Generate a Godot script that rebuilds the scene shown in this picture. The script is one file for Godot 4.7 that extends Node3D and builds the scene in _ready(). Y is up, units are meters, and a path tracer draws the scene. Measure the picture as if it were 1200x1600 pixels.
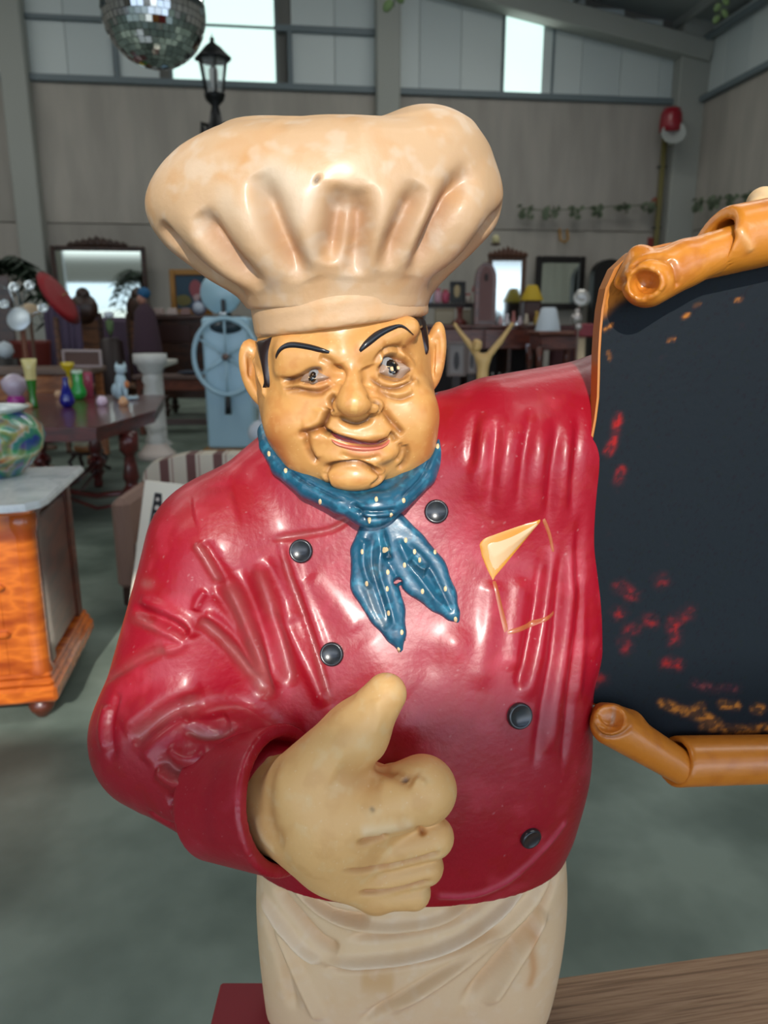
extends Node3D

# ---------- calibration ----------
const F := 1186.0            # focal length in pixels of the 1200x1600 frame
const EYE := Vector3(0, 1.5, 0)
const PITCH := -0.2478       # camera looks 14.2 degrees down
const U := 0.00063           # metres per sculpting unit of the statue
const D0 := 1190.0           # the statue's upright reference plane, in units in front of the eye
const YAW := 0.131           # the hall is turned 7.5 degrees against the camera
const HALL := Vector3(0, 0, -20)
var cb := Basis(Vector3.RIGHT, PITCH)
var hb := Basis(Vector3.UP, YAW)
var taken := {}
var mats := {}
var tex := {}
var rng := RandomNumberGenerator.new()
var noise := FastNoiseLite.new()

func ray(px: float, py: float) -> Vector3:
	return cb * Vector3((px - 600.0) / F, (800.0 - py) / F, -1.0)

func at(px: float, py: float, d: float) -> Vector3:      # a point at distance d (metres, level) in front of the eye
	var r := ray(px, py)
	return EYE + r * (d / -r.z)

func on_height(px: float, py: float, h: float) -> Vector3:
	var r := ray(px, py)
	return EYE + r * ((h - EYE.y) / r.y)

func mpp(p: Vector3) -> float:                           # metres per pixel at p
	return -(cb.inverse() * (p - EYE)).z / F

func hall_pt(px: float, py: float, z: float) -> Vector3: # where the pixel meets the hall plane z metres in front of the far wall, in the hall's axes
	var o := hb.inverse() * (EYE - HALL)
	var r := hb.inverse() * ray(px, py)
	return o + r * ((z - o.z) / r.z)

func hall_x(px: float, py: float, x: float) -> Vector3:  # where the pixel meets the hall plane at x
	var o := hb.inverse() * (EYE - HALL)
	var r := hb.inverse() * ray(px, py)
	return o + r * ((x - o.x) / r.x)

func P(px: float, py: float, w: float) -> Vector3:       # statue space: origin at the eye, world axes, units of U
	var r := ray(px, py)
	return r * ((D0 - w) / -r.z)

func R(px: float, py: float, w: float, r: float) -> float:
	return r * -(cb.inverse() * P(px, py, w)).z / F

func srgb(r: int, g: int, b: int) -> Color:
	return Color(r / 255.0, g / 255.0, b / 255.0)

func lin(r: int, g: int, b: int) -> Color:
	return srgb(r, g, b).srgb_to_linear()

# ---------- naming ----------
func numbered(n: String) -> String:
	if not taken.has(n):
		taken[n] = 0
		return n
	taken[n] += 1
	return "%s_%03d" % [n, taken[n]]

func thing(called: String, label: String, category: String, where := Vector3.ZERO, turn := 0.0, group := "") -> Node3D:
	var o := Node3D.new()
	o.name = numbered(called)
	add_child(o, true)
	o.position = where
	o.rotation.y = turn
	o.set_meta("label", label)
	o.set_meta("category", category)
	if group:
		o.set_meta("group", group)
	return o

func part(called: String, mesh: Mesh, m: Material, parent: Node, label := "") -> MeshInstance3D:
	var o := MeshInstance3D.new()
	o.mesh = mesh
	o.material_override = m
	o.name = called
	if parent != self:
		var n := 0
		for c in parent.get_children():
			if String(c.name) == called or String(c.name).begins_with(called + "_0"):
				n += 1
		if n > 0:
			o.name = "%s_%03d" % [called, n]
	else:
		o.name = numbered(called)
	parent.add_child(o, true)
	if label:
		o.set_meta("label", label)
	return o

func struct(called: String, mesh: Mesh, m: Material, label := "") -> MeshInstance3D:
	var o := part(called, mesh, m, self)
	o.position = HALL
	o.rotation.y = YAW
	o.set_meta("kind", "structure")
	if label:
		o.set_meta("label", label)
	return o

# ---------- materials ----------
func flat(r: int, g: int, b: int, rough := 0.6, metal := 0.0, coat := 0.0) -> StandardMaterial3D:
	var key := "%d %d %d %f %f %f" % [r, g, b, rough, metal, coat]
	if mats.has(key):
		return mats[key]
	var m := StandardMaterial3D.new()
	m.albedo_color = srgb(r, g, b)
	m.roughness = rough
	m.metallic = metal
	if coat > 0.0:
		m.clearcoat_enabled = true
		m.clearcoat = coat
		m.clearcoat_roughness = 0.15
	mats[key] = m
	return m

func noise_tex(key: String, freq: float, octaves: int, ramp: Array, size := 512, stretch := false, kind := FastNoiseLite.TYPE_SIMPLEX_SMOOTH, warp := 0.0) -> Texture2D:
	if tex.has(key):
		return tex[key]
	var n := FastNoiseLite.new()
	n.seed = key.hash() % 1000
	n.noise_type = kind
	n.frequency = freq
	n.fractal_octaves = octaves
	if warp > 0.0:
		n.domain_warp_enabled = true
		n.domain_warp_amplitude = warp
		n.domain_warp_frequency = 0.01
	var img: Image
	if stretch:                                        # fibres along one axis
		img = n.get_seamless_image(64, size)
		img.resize(size * 2, size, Image.INTERPOLATE_CUBIC)
	else:
		img = n.get_seamless_image(size, size)
	img.convert(Image.FORMAT_RGB8)
	var g := Gradient.new()
	g.offsets = PackedFloat32Array(ramp.map(func(e): return e[0]))
	g.colors = PackedColorArray(ramp.map(func(e): return e[1]))
	for y in img.get_height():
		for x in img.get_width():
			img.set_pixel(x, y, g.sample(img.get_pixel(x, y).r))
	tex[key] = ImageTexture.create_from_image(img)
	return tex[key]

func tri(m: StandardMaterial3D, sc: Vector3, world := false) -> StandardMaterial3D:
	m.uv1_triplanar = true
	m.uv1_world_triplanar = world
	m.uv1_scale = sc
	return m

func grey_tex(key: String, freq: float, oct: int, size := 512, kind := FastNoiseLite.TYPE_SIMPLEX_SMOOTH) -> Texture2D:
	return noise_tex(key, freq, oct, [[0.0, Color.BLACK], [1.0, Color.WHITE]], size, false, kind)

func wood(key: String, dark: Color, light: Color, rough := 0.35, coat := 0.0, sc := Vector3(1.2, 1.2, 1.2), fibre_along_x := true) -> StandardMaterial3D:
	if mats.has(key):
		return mats[key]
	var m := StandardMaterial3D.new()
	m.albedo_texture = noise_tex(key, 0.03, 4, [[0.15, dark], [0.45, dark.lerp(light, 0.6)], [0.6, light], [0.85, dark.lerp(light, 0.4)]], 256, true)
	m.roughness = rough
	if coat > 0.0:
		m.clearcoat_enabled = true
		m.clearcoat = coat
		m.clearcoat_roughness = 0.12
	mats[key] = tri(m, sc)
	return m

# ---------- plain shapes ----------
class Shape:
	var st := SurfaceTool.new()
	func _init():
		st.begin(Mesh.PRIMITIVE_TRIANGLES)
	func tri3(a: Vector3, b: Vector3, c: Vector3):     # a, b, c run counter-clockwise seen from outside
		st.add_vertex(a); st.add_vertex(c); st.add_vertex(b)
	func quad(a: Vector3, b: Vector3, c: Vector3, d: Vector3):
		tri3(a, b, c); tri3(a, c, d)
	func box(c: Vector3, s: Vector3, bev := 0.0, ba := Basis.IDENTITY) -> Shape:
		st.set_smooth_group(-1)
		var h := s * 0.5
		bev = minf(bev, minf(h.x, minf(h.y, h.z)) * 0.9)
		var i := h - Vector3.ONE * bev
		for ax in 3:
			for sg in [-1.0, 1.0]:
				var u := (ax + 1) % 3
				var v := (ax + 2) % 3
				var q := []
				for e in [[-1, -1], [1, -1], [1, 1], [-1, 1]]:
					var p := Vector3.ZERO
					p[ax] = sg * h[ax]
					p[u] = e[0] * i[u]
					p[v] = e[1] * i[v]
					q.append(c + ba * p)
				if sg > 0: quad(q[0], q[1], q[2], q[3])
				else: quad(q[3], q[2], q[1], q[0])
		if bev > 0.0:
			for ax in 3:
				var u := (ax + 1) % 3
				var v := (ax + 2) % 3
				for su in [-1.0, 1.0]:
					for sv in [-1.0, 1.0]:
						var q := []
						for sa in [-1.0, 1.0]:
							var p := Vector3.ZERO
							p[ax] = sa * i[ax]; p[u] = su * h[u]; p[v] = sv * i[v]
							q.append(c + ba * p)
							p[u] = su * i[u]; p[v] = sv * h[v]
							q.append(c + ba * p)
						if su * sv > 0: quad(q[0], q[1], q[3], q[2])
						else: quad(q[2], q[3], q[1], q[0])
			for sx in [-1.0, 1.0]:
				for sy in [-1.0, 1.0]:
					for sz in [-1.0, 1.0]:
						var a := c + ba * Vector3(sx * h.x, sy * i.y, sz * i.z)
						var b := c + ba * Vector3(sx * i.x, sy * h.y, sz * i.z)
						var d := c + ba * Vector3(sx * i.x, sy * i.y, sz * h.z)
						if sx * sy * sz > 0: tri3(a, b, d)
						else: tri3(a, d, b)
		return self
	func lathe(prof: Array, c := Vector3.ZERO, n := 24, ba := Basis.IDENTITY, sx := 1.0, sz := 1.0) -> Shape:  # [radius, height] from the bottom up
		st.set_smooth_group(1)
		for k in prof.size() - 1:
			var p0: Array = prof[k]
			var p1: Array = prof[k + 1]
			for j in n:
				var t0 := TAU * j / n
				var t1 := TAU * (j + 1) / n
				var a := c + ba * Vector3(cos(t0) * p0[0] * sx, p0[1], -sin(t0) * p0[0] * sz)
				var b := c + ba * Vector3(cos(t1) * p0[0] * sx, p0[1], -sin(t1) * p0[0] * sz)
				var d := c + ba * Vector3(cos(t1) * p1[0] * sx, p1[1], -sin(t1) * p1[0] * sz)
				var e := c + ba * Vector3(cos(t0) * p1[0] * sx, p1[1], -sin(t0) * p1[0] * sz)
				if p0[0] > 1e-5: tri3(a, b, d)
				if p1[0] > 1e-5: tri3(a, d, e)
		return self
	func rod(a: Vector3, b: Vector3, ra: float, rb := -1.0, n := 12) -> Shape:
		if rb < 0.0: rb = ra
		var y := (b - a).normalized()
		var x := y.cross(Vector3.RIGHT if absf(y.x) < 0.8 else Vector3.UP).normalized()
		return lathe([[0.0, 0.0], [ra, 0.0], [rb, (b - a).length()], [0.0, (b - a).length()]], a, n, Basis(x, y, x.cross(y)))
	func tube(pts: Array, r: float, n := 8, closed := false) -> Shape:
		st.set_smooth_group(1)
		var rings := []
		var m := pts.size()
		var side := Vector3.ZERO
		for k in m:
			var t: Vector3
			if closed: t = (pts[(k + 1) % m] - pts[(k + m - 1) % m]).normalized()
			else: t = (pts[mini(k + 1, m - 1)] - pts[maxi(k - 1, 0)]).normalized()
			if k == 0: side = t.cross(Vector3.UP if absf(t.y) < 0.8 else Vector3.RIGHT).normalized()
			side = (side - t * side.dot(t)).normalized()
			var up := side.cross(t)
			var ring := []
			for j in n:
				var f := TAU * j / n
				ring.append(pts[k] + side * cos(f) * r + up * sin(f) * r)
			rings.append(ring)
		for k in (m if closed else m - 1):
			var r0: Array = rings[k]
			var r1: Array = rings[(k + 1) % m]
			for j in n:
				quad(r0[(j + 1) % n], r0[j], r1[j], r1[(j + 1) % n])
		if not closed:
			for j in range(1, n - 1):
				tri3(rings[0][0], rings[0][j], rings[0][j + 1])
				tri3(rings[m - 1][0], rings[m - 1][j + 1], rings[m - 1][j])
		return self
	func prism(poly: PackedVector2Array, z0: float, z1: float, xf := Transform3D.IDENTITY) -> Shape:   # outline in x, y; from z0 (back) to z1 (front)
		st.set_smooth_group(-1)
		if Geometry2D.is_polygon_clockwise(poly):
			poly = poly.duplicate(); poly.reverse()
		var id := Geometry2D.triangulate_polygon(poly)
		for k in range(0, id.size(), 3):
			var a := poly[id[k]]; var b := poly[id[k + 1]]; var c := poly[id[k + 2]]
			if (b - a).cross(c - a) < 0.0:
				var s := b; b = c; c = s
			tri3(xf * Vector3(a.x, a.y, z1), xf * Vector3(b.x, b.y, z1), xf * Vector3(c.x, c.y, z1))
			tri3(xf * Vector3(a.x, a.y, z0), xf * Vector3(c.x, c.y, z0), xf * Vector3(b.x, b.y, z0))
		for k in poly.size():
			var a := poly[k]; var b := poly[(k + 1) % poly.size()]
			quad(xf * Vector3(a.x, a.y, z0), xf * Vector3(b.x, b.y, z0), xf * Vector3(b.x, b.y, z1), xf * Vector3(a.x, a.y, z1))
		return self
	func ball(c: Vector3, r: Vector3, n := 16, ba := Basis.IDENTITY) -> Shape:
		var prof := []
		for k in n / 2 + 1:
			var f := PI * k / (n / 2) - PI / 2
			prof.append([cos(f) if k > 0 and k < n / 2 else 0.0, sin(f) * r.y])
		return lathe(prof, c, n, ba, r.x, r.z)
	func done() -> ArrayMesh:
		st.generate_normals()
		return st.commit()

# ---------- sculpting: distance fields, surface nets, strokes ----------
class Prim:
	var t := 0
	var a := Vector3.ZERO
	var ba := Vector3.ZERO
	var inv := 0.0
	var ra := 0.0
	var rb := 0.0
	var k := 0.01
	var op := 0
	var x := Transform3D.IDENTITY
	var r := Vector3.ONE
	var r2 := Vector3.ONE
	var tab: Array[PackedFloat32Array] = []
	var other: Field
	func d(p: Vector3) -> float:
		if t == 0:                                     # tapered capsule
			var q := p - a
			var h := clampf(q.dot(ba) * inv, 0.0, 1.0)
			return (q - ba * h).length() - (ra + (rb - ra) * h)
		if t == 1:                                     # ellipsoid
			var q := x * p
			var k0 := (q / r).length()
			var k1 := (q / r2).length()
			return k0 * (k0 - 1.0) / k1 if k1 > 1e-6 else -minf(r.x, minf(r.y, r.z))
		if t == 2:                                     # stacked cross-sections
			var f := clampf((p.y - ra) / rb, 0.0, tab[0].size() - 1.001)
			var i := int(f)
			f -= i
			var cx := lerpf(tab[0][i], tab[0][i + 1], f)
			var hx := lerpf(tab[1][i], tab[1][i + 1], f)
			var cz := lerpf(tab[2][i], tab[2][i + 1], f)
			var hz := lerpf(tab[3][i], tab[3][i + 1], f)
			var n := pow(pow(absf(p.x - cx) / hx, inv) + pow(absf(p.z - cz) / hz, inv), 1.0 / inv)
			var e := (n - 1.0) * minf(hx, hz) * 0.9
			return maxf(e, maxf(p.y - r.x, r.y - p.y))
		if t == 3:                                     # rounded, capped cylinder
			var q := p - a
			var l := q.dot(ba)
			var e := Vector2((q - ba * l).length() - ra + rb, absf(l) - inv + rb)
			return minf(maxf(e.x, e.y), 0.0) + Vector2(maxf(e.x, 0.0), maxf(e.y, 0.0)).length() - rb
		if t == 4:                                     # rounded box
			var q := (x * p).abs() - r
			return q.max(Vector3.ZERO).length() + minf(maxf(q.x, maxf(q.y, q.z)), 0.0) - ra
		if t == 5:                                     # another field, offset
			return other.at(p) - ra
		return p.dot(ba) - ra                          # half-space

class Field:
	var prims: Array[Prim] = []
	func d(p: Vector3, list: Array[Prim]) -> float:
		var v := 1e6
		for m in list:
			var e := m.d(p)
			if m.op == 0:
				var h := maxf(m.k - absf(v - e), 0.0) / m.k
				v = minf(v, e) - h * h * m.k * 0.25
			else:
				if m.op == 1: e = -e
				var h := maxf(m.k - absf(v - e), 0.0) / m.k
				v = maxf(v, e) + h * h * m.k * 0.25
		return v
	func at(p: Vector3) -> float:
		return d(p, prims)
	func grad(p: Vector3, e := 0.7) -> Vector3:
		return Vector3(at(p + Vector3(e, 0, 0)) - at(p - Vector3(e, 0, 0)), at(p + Vector3(0, e, 0)) - at(p - Vector3(0, e, 0)), at(p + Vector3(0, 0, e)) - at(p - Vector3(0, 0, e))).normalized()
	func cap(a: Vector3, ra: float, b: Vector3, rb: float, k := 20.0, op := 0) -> void:
		var m := Prim.new()
		m.a = a; m.ba = b - a; m.inv = 1.0 / maxf((b - a).length_squared(), 1e-6); m.ra = ra; m.rb = rb; m.k = k; m.op = op
		prims.append(m)
	func ell(c: Vector3, r: Vector3, k := 20.0, ba := Basis.IDENTITY, op := 0) -> void:
		var m := Prim.new()
		m.t = 1; m.x = Transform3D(ba, c).affine_inverse(); m.r = r; m.r2 = r * r; m.k = k; m.op = op
		prims.append(m)
	func cyl(c: Vector3, axis: Vector3, rad: float, half: float, round_ := 6.0, k := 3.0, op := 0) -> void:
		var m := Prim.new()
		m.t = 3; m.a = c; m.ba = axis.normalized(); m.ra = rad; m.inv = half; m.rb = round_; m.k = k; m.op = op
		prims.append(m)
	func rbox(c: Vector3, half: Vector3, round_: float, ba := Basis.IDENTITY, k := 3.0, op := 0) -> void:
		var m := Prim.new()
		m.t = 4; m.x = Transform3D(ba, c).affine_inverse(); m.r = half - Vector3.ONE * round_; m.ra = round_; m.k = k; m.op = op
		prims.append(m)
	func offset_of(f: Field, off: float, k := 6.0, op := 2) -> void:
		var m := Prim.new()
		m.t = 5; m.other = f; m.ra = off; m.k = k; m.op = op
		prims.append(m)
	func half(n: Vector3, through: Vector3, k := 6.0, op := 2) -> void:   # keeps what lies behind the plane
		var m := Prim.new()
		m.t = 6; m.ba = n.normalized(); m.ra = m.ba.dot(through); m.k = k; m.op = op
		prims.append(m)
	func mesh(lo: Vector3, hi: Vector3, h: float) -> Clay:
		const B := 4
		var bx := int(ceil((hi.x - lo.x) / h / B))
		var by := int(ceil((hi.y - lo.y) / h / B))
		var bz := int(ceil((hi.z - lo.z) / h / B))
		var nx := bx * B + 1
		var ny := by * B + 1
		var nz := bz * B + 1
		var sy := nx
		var sz := nx * ny
		var val := PackedFloat32Array()
		val.resize(nx * ny * nz)
		val.fill(NAN)
		var cell := PackedInt32Array()
		cell.resize(nx * ny * nz)
		cell.fill(-1)
		var reach := h * B * 0.87
		var active := PackedInt32Array()
		for k in bz:
			for j in by:
				for i in bx:
					var c := lo + Vector3(i + 0.5, j + 0.5, k + 0.5) * (h * B)
					var v := at(c)
					if absf(v) > reach * 1.5 + h:
						continue
					active.append(i * B + j * B * sy + k * B * sz)
					var near: Array[Prim] = []
					for m in prims:
						if m.op == 0:
							if m.d(c) < v + 2.2 * reach + m.k: near.append(m)
						elif m.op == 1:
							if m.d(c) < 2.2 * reach + m.k: near.append(m)
						else: near.append(m)
					for z in B + 1:
						for y in B + 1:
							var row := i * B + (j * B + y) * sy + (k * B + z) * sz
							for x in B + 1:
								if is_nan(val[row + x]):
									val[row + x] = d(lo + Vector3(i * B + x, j * B + y, k * B + z) * h, near)
		var s := Clay.new()
		var cells := PackedInt32Array()
		var off := [0, 1, sy, sy + 1, sz, sz + 1, sz + sy, sz + sy + 1]
		var ed := [[0, 1], [2, 3], [4, 5], [6, 7], [0, 2], [1, 3], [4, 6], [5, 7], [0, 4], [1, 5], [2, 6], [3, 7]]
		for b0 in active:
			for z in B:
				for y in B:
					for x in B:
						var c0 := b0 + x + y * sy + z * sz
						var v0 := val[c0]
						var inside := v0 < 0.0
						if (val[c0 + 1] < 0.0) == inside and (val[c0 + sy] < 0.0) == inside and (val[c0 + sy + 1] < 0.0) == inside and (val[c0 + sz] < 0.0) == inside and (val[c0 + sz + 1] < 0.0) == inside and (val[c0 + sz + sy] < 0.0) == inside and (val[c0 + sz + sy + 1] < 0.0) == inside:
							continue
						var sum := Vector3.ZERO
						var n := 0
						for e in ed:
							var va := val[c0 + off[e[0]]]
							var vb := val[c0 + off[e[1]]]
							if (va < 0.0) != (vb < 0.0):
								var f := va / (va - vb)
								var pa := Vector3(e[0] & 1, (e[0] >> 1) & 1, e[0] >> 2)
								var pb := Vector3(e[1] & 1, (e[1] >> 1) & 1, e[1] >> 2)
								sum += pa.lerp(pb, f)
								n += 1
						var ix := c0 % nx
						var iy := (c0 / sy) % ny
						var iz := c0 / sz
						cell[c0] = s.v.size()
						cells.append(c0)
						s.v.append(lo + (Vector3(ix, iy, iz) + sum / n) * h)
		for c0 in cells:
			var inside := val[c0] < 0.0
			for ax in 3:
				var step: int = [1, sy, sz][ax]
				var u: int = [sy, sz, 1][ax]
				var w: int = [sz, 1, sy][ax]
				if (val[c0 + step] < 0.0) == inside or is_nan(val[c0 + step]):
					continue
				if c0 - u - w < 0:
					continue
				var a := cell[c0]
				var b := cell[c0 - u]
				var c := cell[c0 - u - w]
				var e := cell[c0 - w]
				if b < 0 or c < 0 or e < 0:
					continue
				if inside: s.f.append_array([a, b, c, a, c, e])
				else: s.f.append_array([a, c, b, a, e, c])
		return s

class Stroke:
	var p: PackedVector3Array
	var w := 5.0
	var a := 0.0
	var box: AABB
	var power := 2.0
	var taper := true
	var tap := 0.22
	var color := Color.BLACK
	var mix := 0.0
	var grit := 0.0
	func weight(q: Vector3) -> float:
		var n := p.size()
		var best := 1e9
		var pos := 0.5
		if n == 1:
			best = q.distance_squared_to(p[0])
		for i in n - 1:
			var ab := p[i + 1] - p[i]
			var h := clampf((q - p[i]).dot(ab) / maxf(ab.length_squared(), 1e-6), 0.0, 1.0)
			var e := q.distance_squared_to(p[i] + ab * h)
			if e < best:
				best = e
				pos = (i + h) / (n - 1)
		var x := sqrt(best) / w
		if x > 2.4:
			return 0.0
		var g := exp(-pow(x, power))
		if taper and n > 1:
			g *= smoothstep(0.0, tap, pos + 0.04) * smoothstep(0.0, tap, 1.04 - pos)
		return g

class Clay:
	var v := PackedVector3Array()
	var n := PackedVector3Array()
	var f := PackedInt32Array()
	var c := PackedColorArray()
	func normals() -> void:
		n.resize(v.size())
		n.fill(Vector3.ZERO)
		for i in range(0, f.size(), 3):
			var a := f[i]
			var b := f[i + 1]
			var e := f[i + 2]
			var g := (v[b] - v[a]).cross(v[e] - v[a])
			n[a] += g
			n[b] += g
			n[e] += g
		for i in n.size():
			n[i] = n[i].normalized()
	func relax(amount: float) -> void:
		var sum := PackedVector3Array()
		sum.resize(v.size())
		var cnt := PackedFloat32Array()
		cnt.resize(v.size())
		for i in range(0, f.size(), 3):
			for e in 3:
				var a := f[i + e]
				var b := f[i + (e + 1) % 3]
				sum[a] += v[b]
				cnt[a] += 1.0
				sum[b] += v[a]
				cnt[b] += 1.0
		for i in v.size():
			if cnt[i] > 0.0:
				v[i] = v[i].lerp(sum[i] / cnt[i], amount)
	func split(keep: Vector3, least: float) -> void:     # halves every edge whose two ends face along keep by more than least; curved by the normals
		var mid := {}
		var out := PackedInt32Array()
		var sel := PackedByteArray()
		sel.resize(v.size())
		for i in v.size():
			sel[i] = 1 if n[i].dot(keep) > least else 0
		for i in range(0, f.size(), 3):
			var m := [-1, -1, -1]
			for e in 3:
				var a := f[i + e]
				var b := f[i + (e + 1) % 3]
				if not (sel[a] and sel[b]):
					continue
				var key := mini(a, b) * 4194304 + maxi(a, b)
				if mid.has(key):
					m[e] = mid[key]
					continue
				var h := (v[a] + v[b]) * 0.5
				var pa := h - n[a] * (h - v[a]).dot(n[a])
				var pb := h - n[b] * (h - v[b]).dot(n[b])
				m[e] = v.size()
				mid[key] = m[e]
				v.append(h.lerp((pa + pb) * 0.5, 0.75))
				n.append((n[a] + n[b]).normalized())
			var A := f[i]
			var Bv := f[i + 1]
			var C := f[i + 2]
			var cnt: int = int(m[0] >= 0) + int(m[1] >= 0) + int(m[2] >= 0)
			if cnt == 0:
				out.append_array([A, Bv, C])
			elif cnt == 3:
				out.append_array([A, m[0], m[2], m[0], Bv, m[1], m[2], m[1], C, m[0], m[1], m[2]])
			else:                                          # one edge only: two faces (two edges cannot happen, as ends are shared)
				if m[0] >= 0: out.append_array([A, m[0], C, m[0], Bv, C])
				elif m[1] >= 0: out.append_array([A, Bv, m[1], A, m[1], C])
				else: out.append_array([A, Bv, m[2], m[2], Bv, C])
		f = out
	func sculpt(strokes: Array[Stroke]) -> void:
		for i in v.size():
			var q := v[i]
			var h := 0.0
			for s in strokes:
				if s.a != 0.0 and s.box.has_point(q):
					h += s.a * s.weight(q)
			if h != 0.0:
				v[i] = q + n[i] * h
	func paint(base: Color, strokes: Array[Stroke], q0: PackedVector3Array) -> void:
		c.resize(v.size())
		var grain := FastNoiseLite.new()
		grain.frequency = 0.045
		grain.fractal_octaves = 5
		for i in v.size():
			var k := base
			var q := q0[i]
			for s in strokes:
				if s.mix > 0.0 and s.box.has_point(q):
					var share := s.mix * s.weight(q)
					if s.grit > 0.0:
						share *= lerpf(1.0, smoothstep(-0.2, 0.3, grain.get_noise_2d(q.x, q.y)), s.grit)
					k = k.lerp(s.color, share)
			c[i] = k
	func mesh(base: Vector3, eye: Vector3, unit: float) -> ArrayMesh:
		var out := PackedVector3Array()
		out.resize(v.size())
		var shift := eye - base
		for i in v.size():
			out[i] = v[i] * unit + shift
		var id := f.duplicate()
		for i in range(0, id.size(), 3):
			var t := id[i + 1]
			id[i + 1] = id[i + 2]
			id[i + 2] = t
		var arr := []
		arr.resize(Mesh.ARRAY_MAX)
		arr[Mesh.ARRAY_VERTEX] = out
		arr[Mesh.ARRAY_NORMAL] = n
		if c.size() == v.size():
			arr[Mesh.ARRAY_COLOR] = c
		arr[Mesh.ARRAY_INDEX] = id
		var m := ArrayMesh.new()
		m.add_surface_from_arrays(Mesh.PRIMITIVE_TRIANGLES, arr)
		return m

func table(rows: Array, expo: float, top: float, bottom: float) -> Prim:   # rows: [py, left px, right px, front w, back w] from the top down
	var ys := []
	for r in rows:
		var wc: float = (r[3] + r[4]) * 0.5
		var l := P(r[1], r[0], wc)
		var q := P(r[2], r[0], wc)
		ys.append([l.y, (l.x + q.x) * 0.5, (q.x - l.x) * 0.5, -D0 + wc, (r[3] - r[4]) * 0.5])
	var m := Prim.new()
	m.t = 2
	m.inv = expo
	m.r = Vector3(top, bottom, 0)
	m.ra = ys[-1][0]
	m.rb = 8.0
	m.k = 20.0
	var n := int((ys[0][0] - ys[-1][0]) / 8.0) + 2
	for c in 4:
		var col := PackedFloat32Array()
		for i in n:
			var y: float = ys[-1][0] + i * 8.0
			var k := 0
			while k < ys.size() - 2 and ys[k + 1][0] > y:
				k += 1
			var f := clampf((y - ys[k + 1][0]) / (ys[k][0] - ys[k + 1][0]), 0.0, 1.0)
			col.append(cubic_interpolate(ys[k + 1][c + 1], ys[k][c + 1], ys[mini(k + 2, ys.size() - 1)][c + 1], ys[maxi(k - 1, 0)][c + 1], f))
		m.tab.append(col)
	return m

func hit(f: Field, px: float, py: float, from := 600.0) -> Vector3:
	var r := ray(px, py).normalized()
	var t := from
	for i in 90:
		var e := f.at(r * t)
		if e < 0.15:
			break
		t += maxf(e * 0.8, 0.1)
		if t > 2600.0:
			break
	for i in 4:
		t += clampf(f.at(r * t), -12.0, 12.0) * 0.7
	return r * t

func stroke(list: Array[Stroke], f: Field, pts: Array, w: float, a: float, color := Color.BLACK, mix := 0.0, power := 2.0, taper := true) -> Stroke:
	var s := Stroke.new()
	# pts: [[px, py], ...] laid on the field's surface; a smooth curve runs through them
	var raw := PackedVector3Array()
	for p in pts:
		raw.append(hit(f, p[0], p[1]))
	if raw.size() < 3:
		s.p = raw
	else:
		for i in raw.size() - 1:
			for k in 3:
				s.p.append(raw[i].cubic_interpolate(raw[i + 1], raw[maxi(i - 1, 0)], raw[mini(i + 2, raw.size() - 1)], k / 3.0))
		s.p.append(raw[-1])
	s.w = w
	s.a = a
	s.color = color
	s.mix = mix
	s.power = power
	s.taper = taper
	s.box = AABB(s.p[0], Vector3.ZERO)
	for q in s.p:
		s.box = s.box.expand(q)
	s.box = s.box.grow(w * 2.4)
	list.append(s)
	return s

func lay(f: Field, strokes: Array[Stroke], px: float, py: float, up: float) -> Vector3:   # a point lying on the sculpted surface
	var q := hit(f, px, py)
	var n := f.grad(q)
	var h := up
	for s in strokes:
		if s.a != 0.0 and s.box.has_point(q):
			h += s.a * s.weight(q)
	return q + n * h

func patch(f: Field, strokes: Array[Stroke], left: Array, right: Array, cols: int, thick: float, dome := 0.5) -> Clay:   # a raised patch between two outlines that lies on the sculpted surface
	var s := Clay.new()
	var rows := left.size()
	for sub in [0]:
		for i in rows:
			for j in cols + 1:
				var t := float(j) / cols
				var px: float = lerpf(left[i][0], right[i][0], t)
				var py: float = lerpf(left[i][1], right[i][1], t)
				var edge := minf(minf(t, 1.0 - t) * 2.0, minf(i, rows - 1 - i) * 2.0 / (rows - 1) * 3.0)
				var h := thick * pow(clampf(edge, 0.0, 1.0), dome)
				var q := lay(f, strokes, px, py, h - 0.8)
				var tries := 0
				while absf(f.at(hit(f, px, py))) > 3.0 and tries < 14:   # off the edge of the form: step back towards the patch's other side
					px = move_toward(px, left[i][0] if t > 0.5 else right[i][0], 1.5)
					tries += 1
					q = lay(f, strokes, px, py, h - 0.8)
				s.v.append(q)
	for i in rows - 1:
		for j in cols:
			var a := i * (cols + 1) + j
			s.f.append_array([a, a + cols + 1, a + 1, a + 1, a + cols + 1, a + cols + 2])
	s.normals()
	var away := 0.0
	for i in s.v.size():
		away += s.n[i].dot(-s.v[i])
	if away < 0.0:
		for i in range(0, s.f.size(), 3):
			var t := s.f[i + 1]
			s.f[i + 1] = s.f[i + 2]
			s.f[i + 2] = t
		s.normals()
	return s

func along(pts: Array, n: int) -> Array:                 # n points evenly along a smooth curve through pts
	var c := Curve2D.new()
	for i in pts.size():
		var p := Vector2(pts[i][0], pts[i][1])
		var a := Vector2(pts[maxi(i - 1, 0)][0], pts[maxi(i - 1, 0)][1])
		var b := Vector2(pts[mini(i + 1, pts.size() - 1)][0], pts[mini(i + 1, pts.size() - 1)][1])
		var tg := (b - a) / 6.0
		c.add_point(p, -tg, tg)
	var out := []
	var l := c.get_baked_length()
	for i in n:
		var q := c.sample_baked(l * i / (n - 1))
		out.append([q.x, q.y])
	return out

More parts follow.
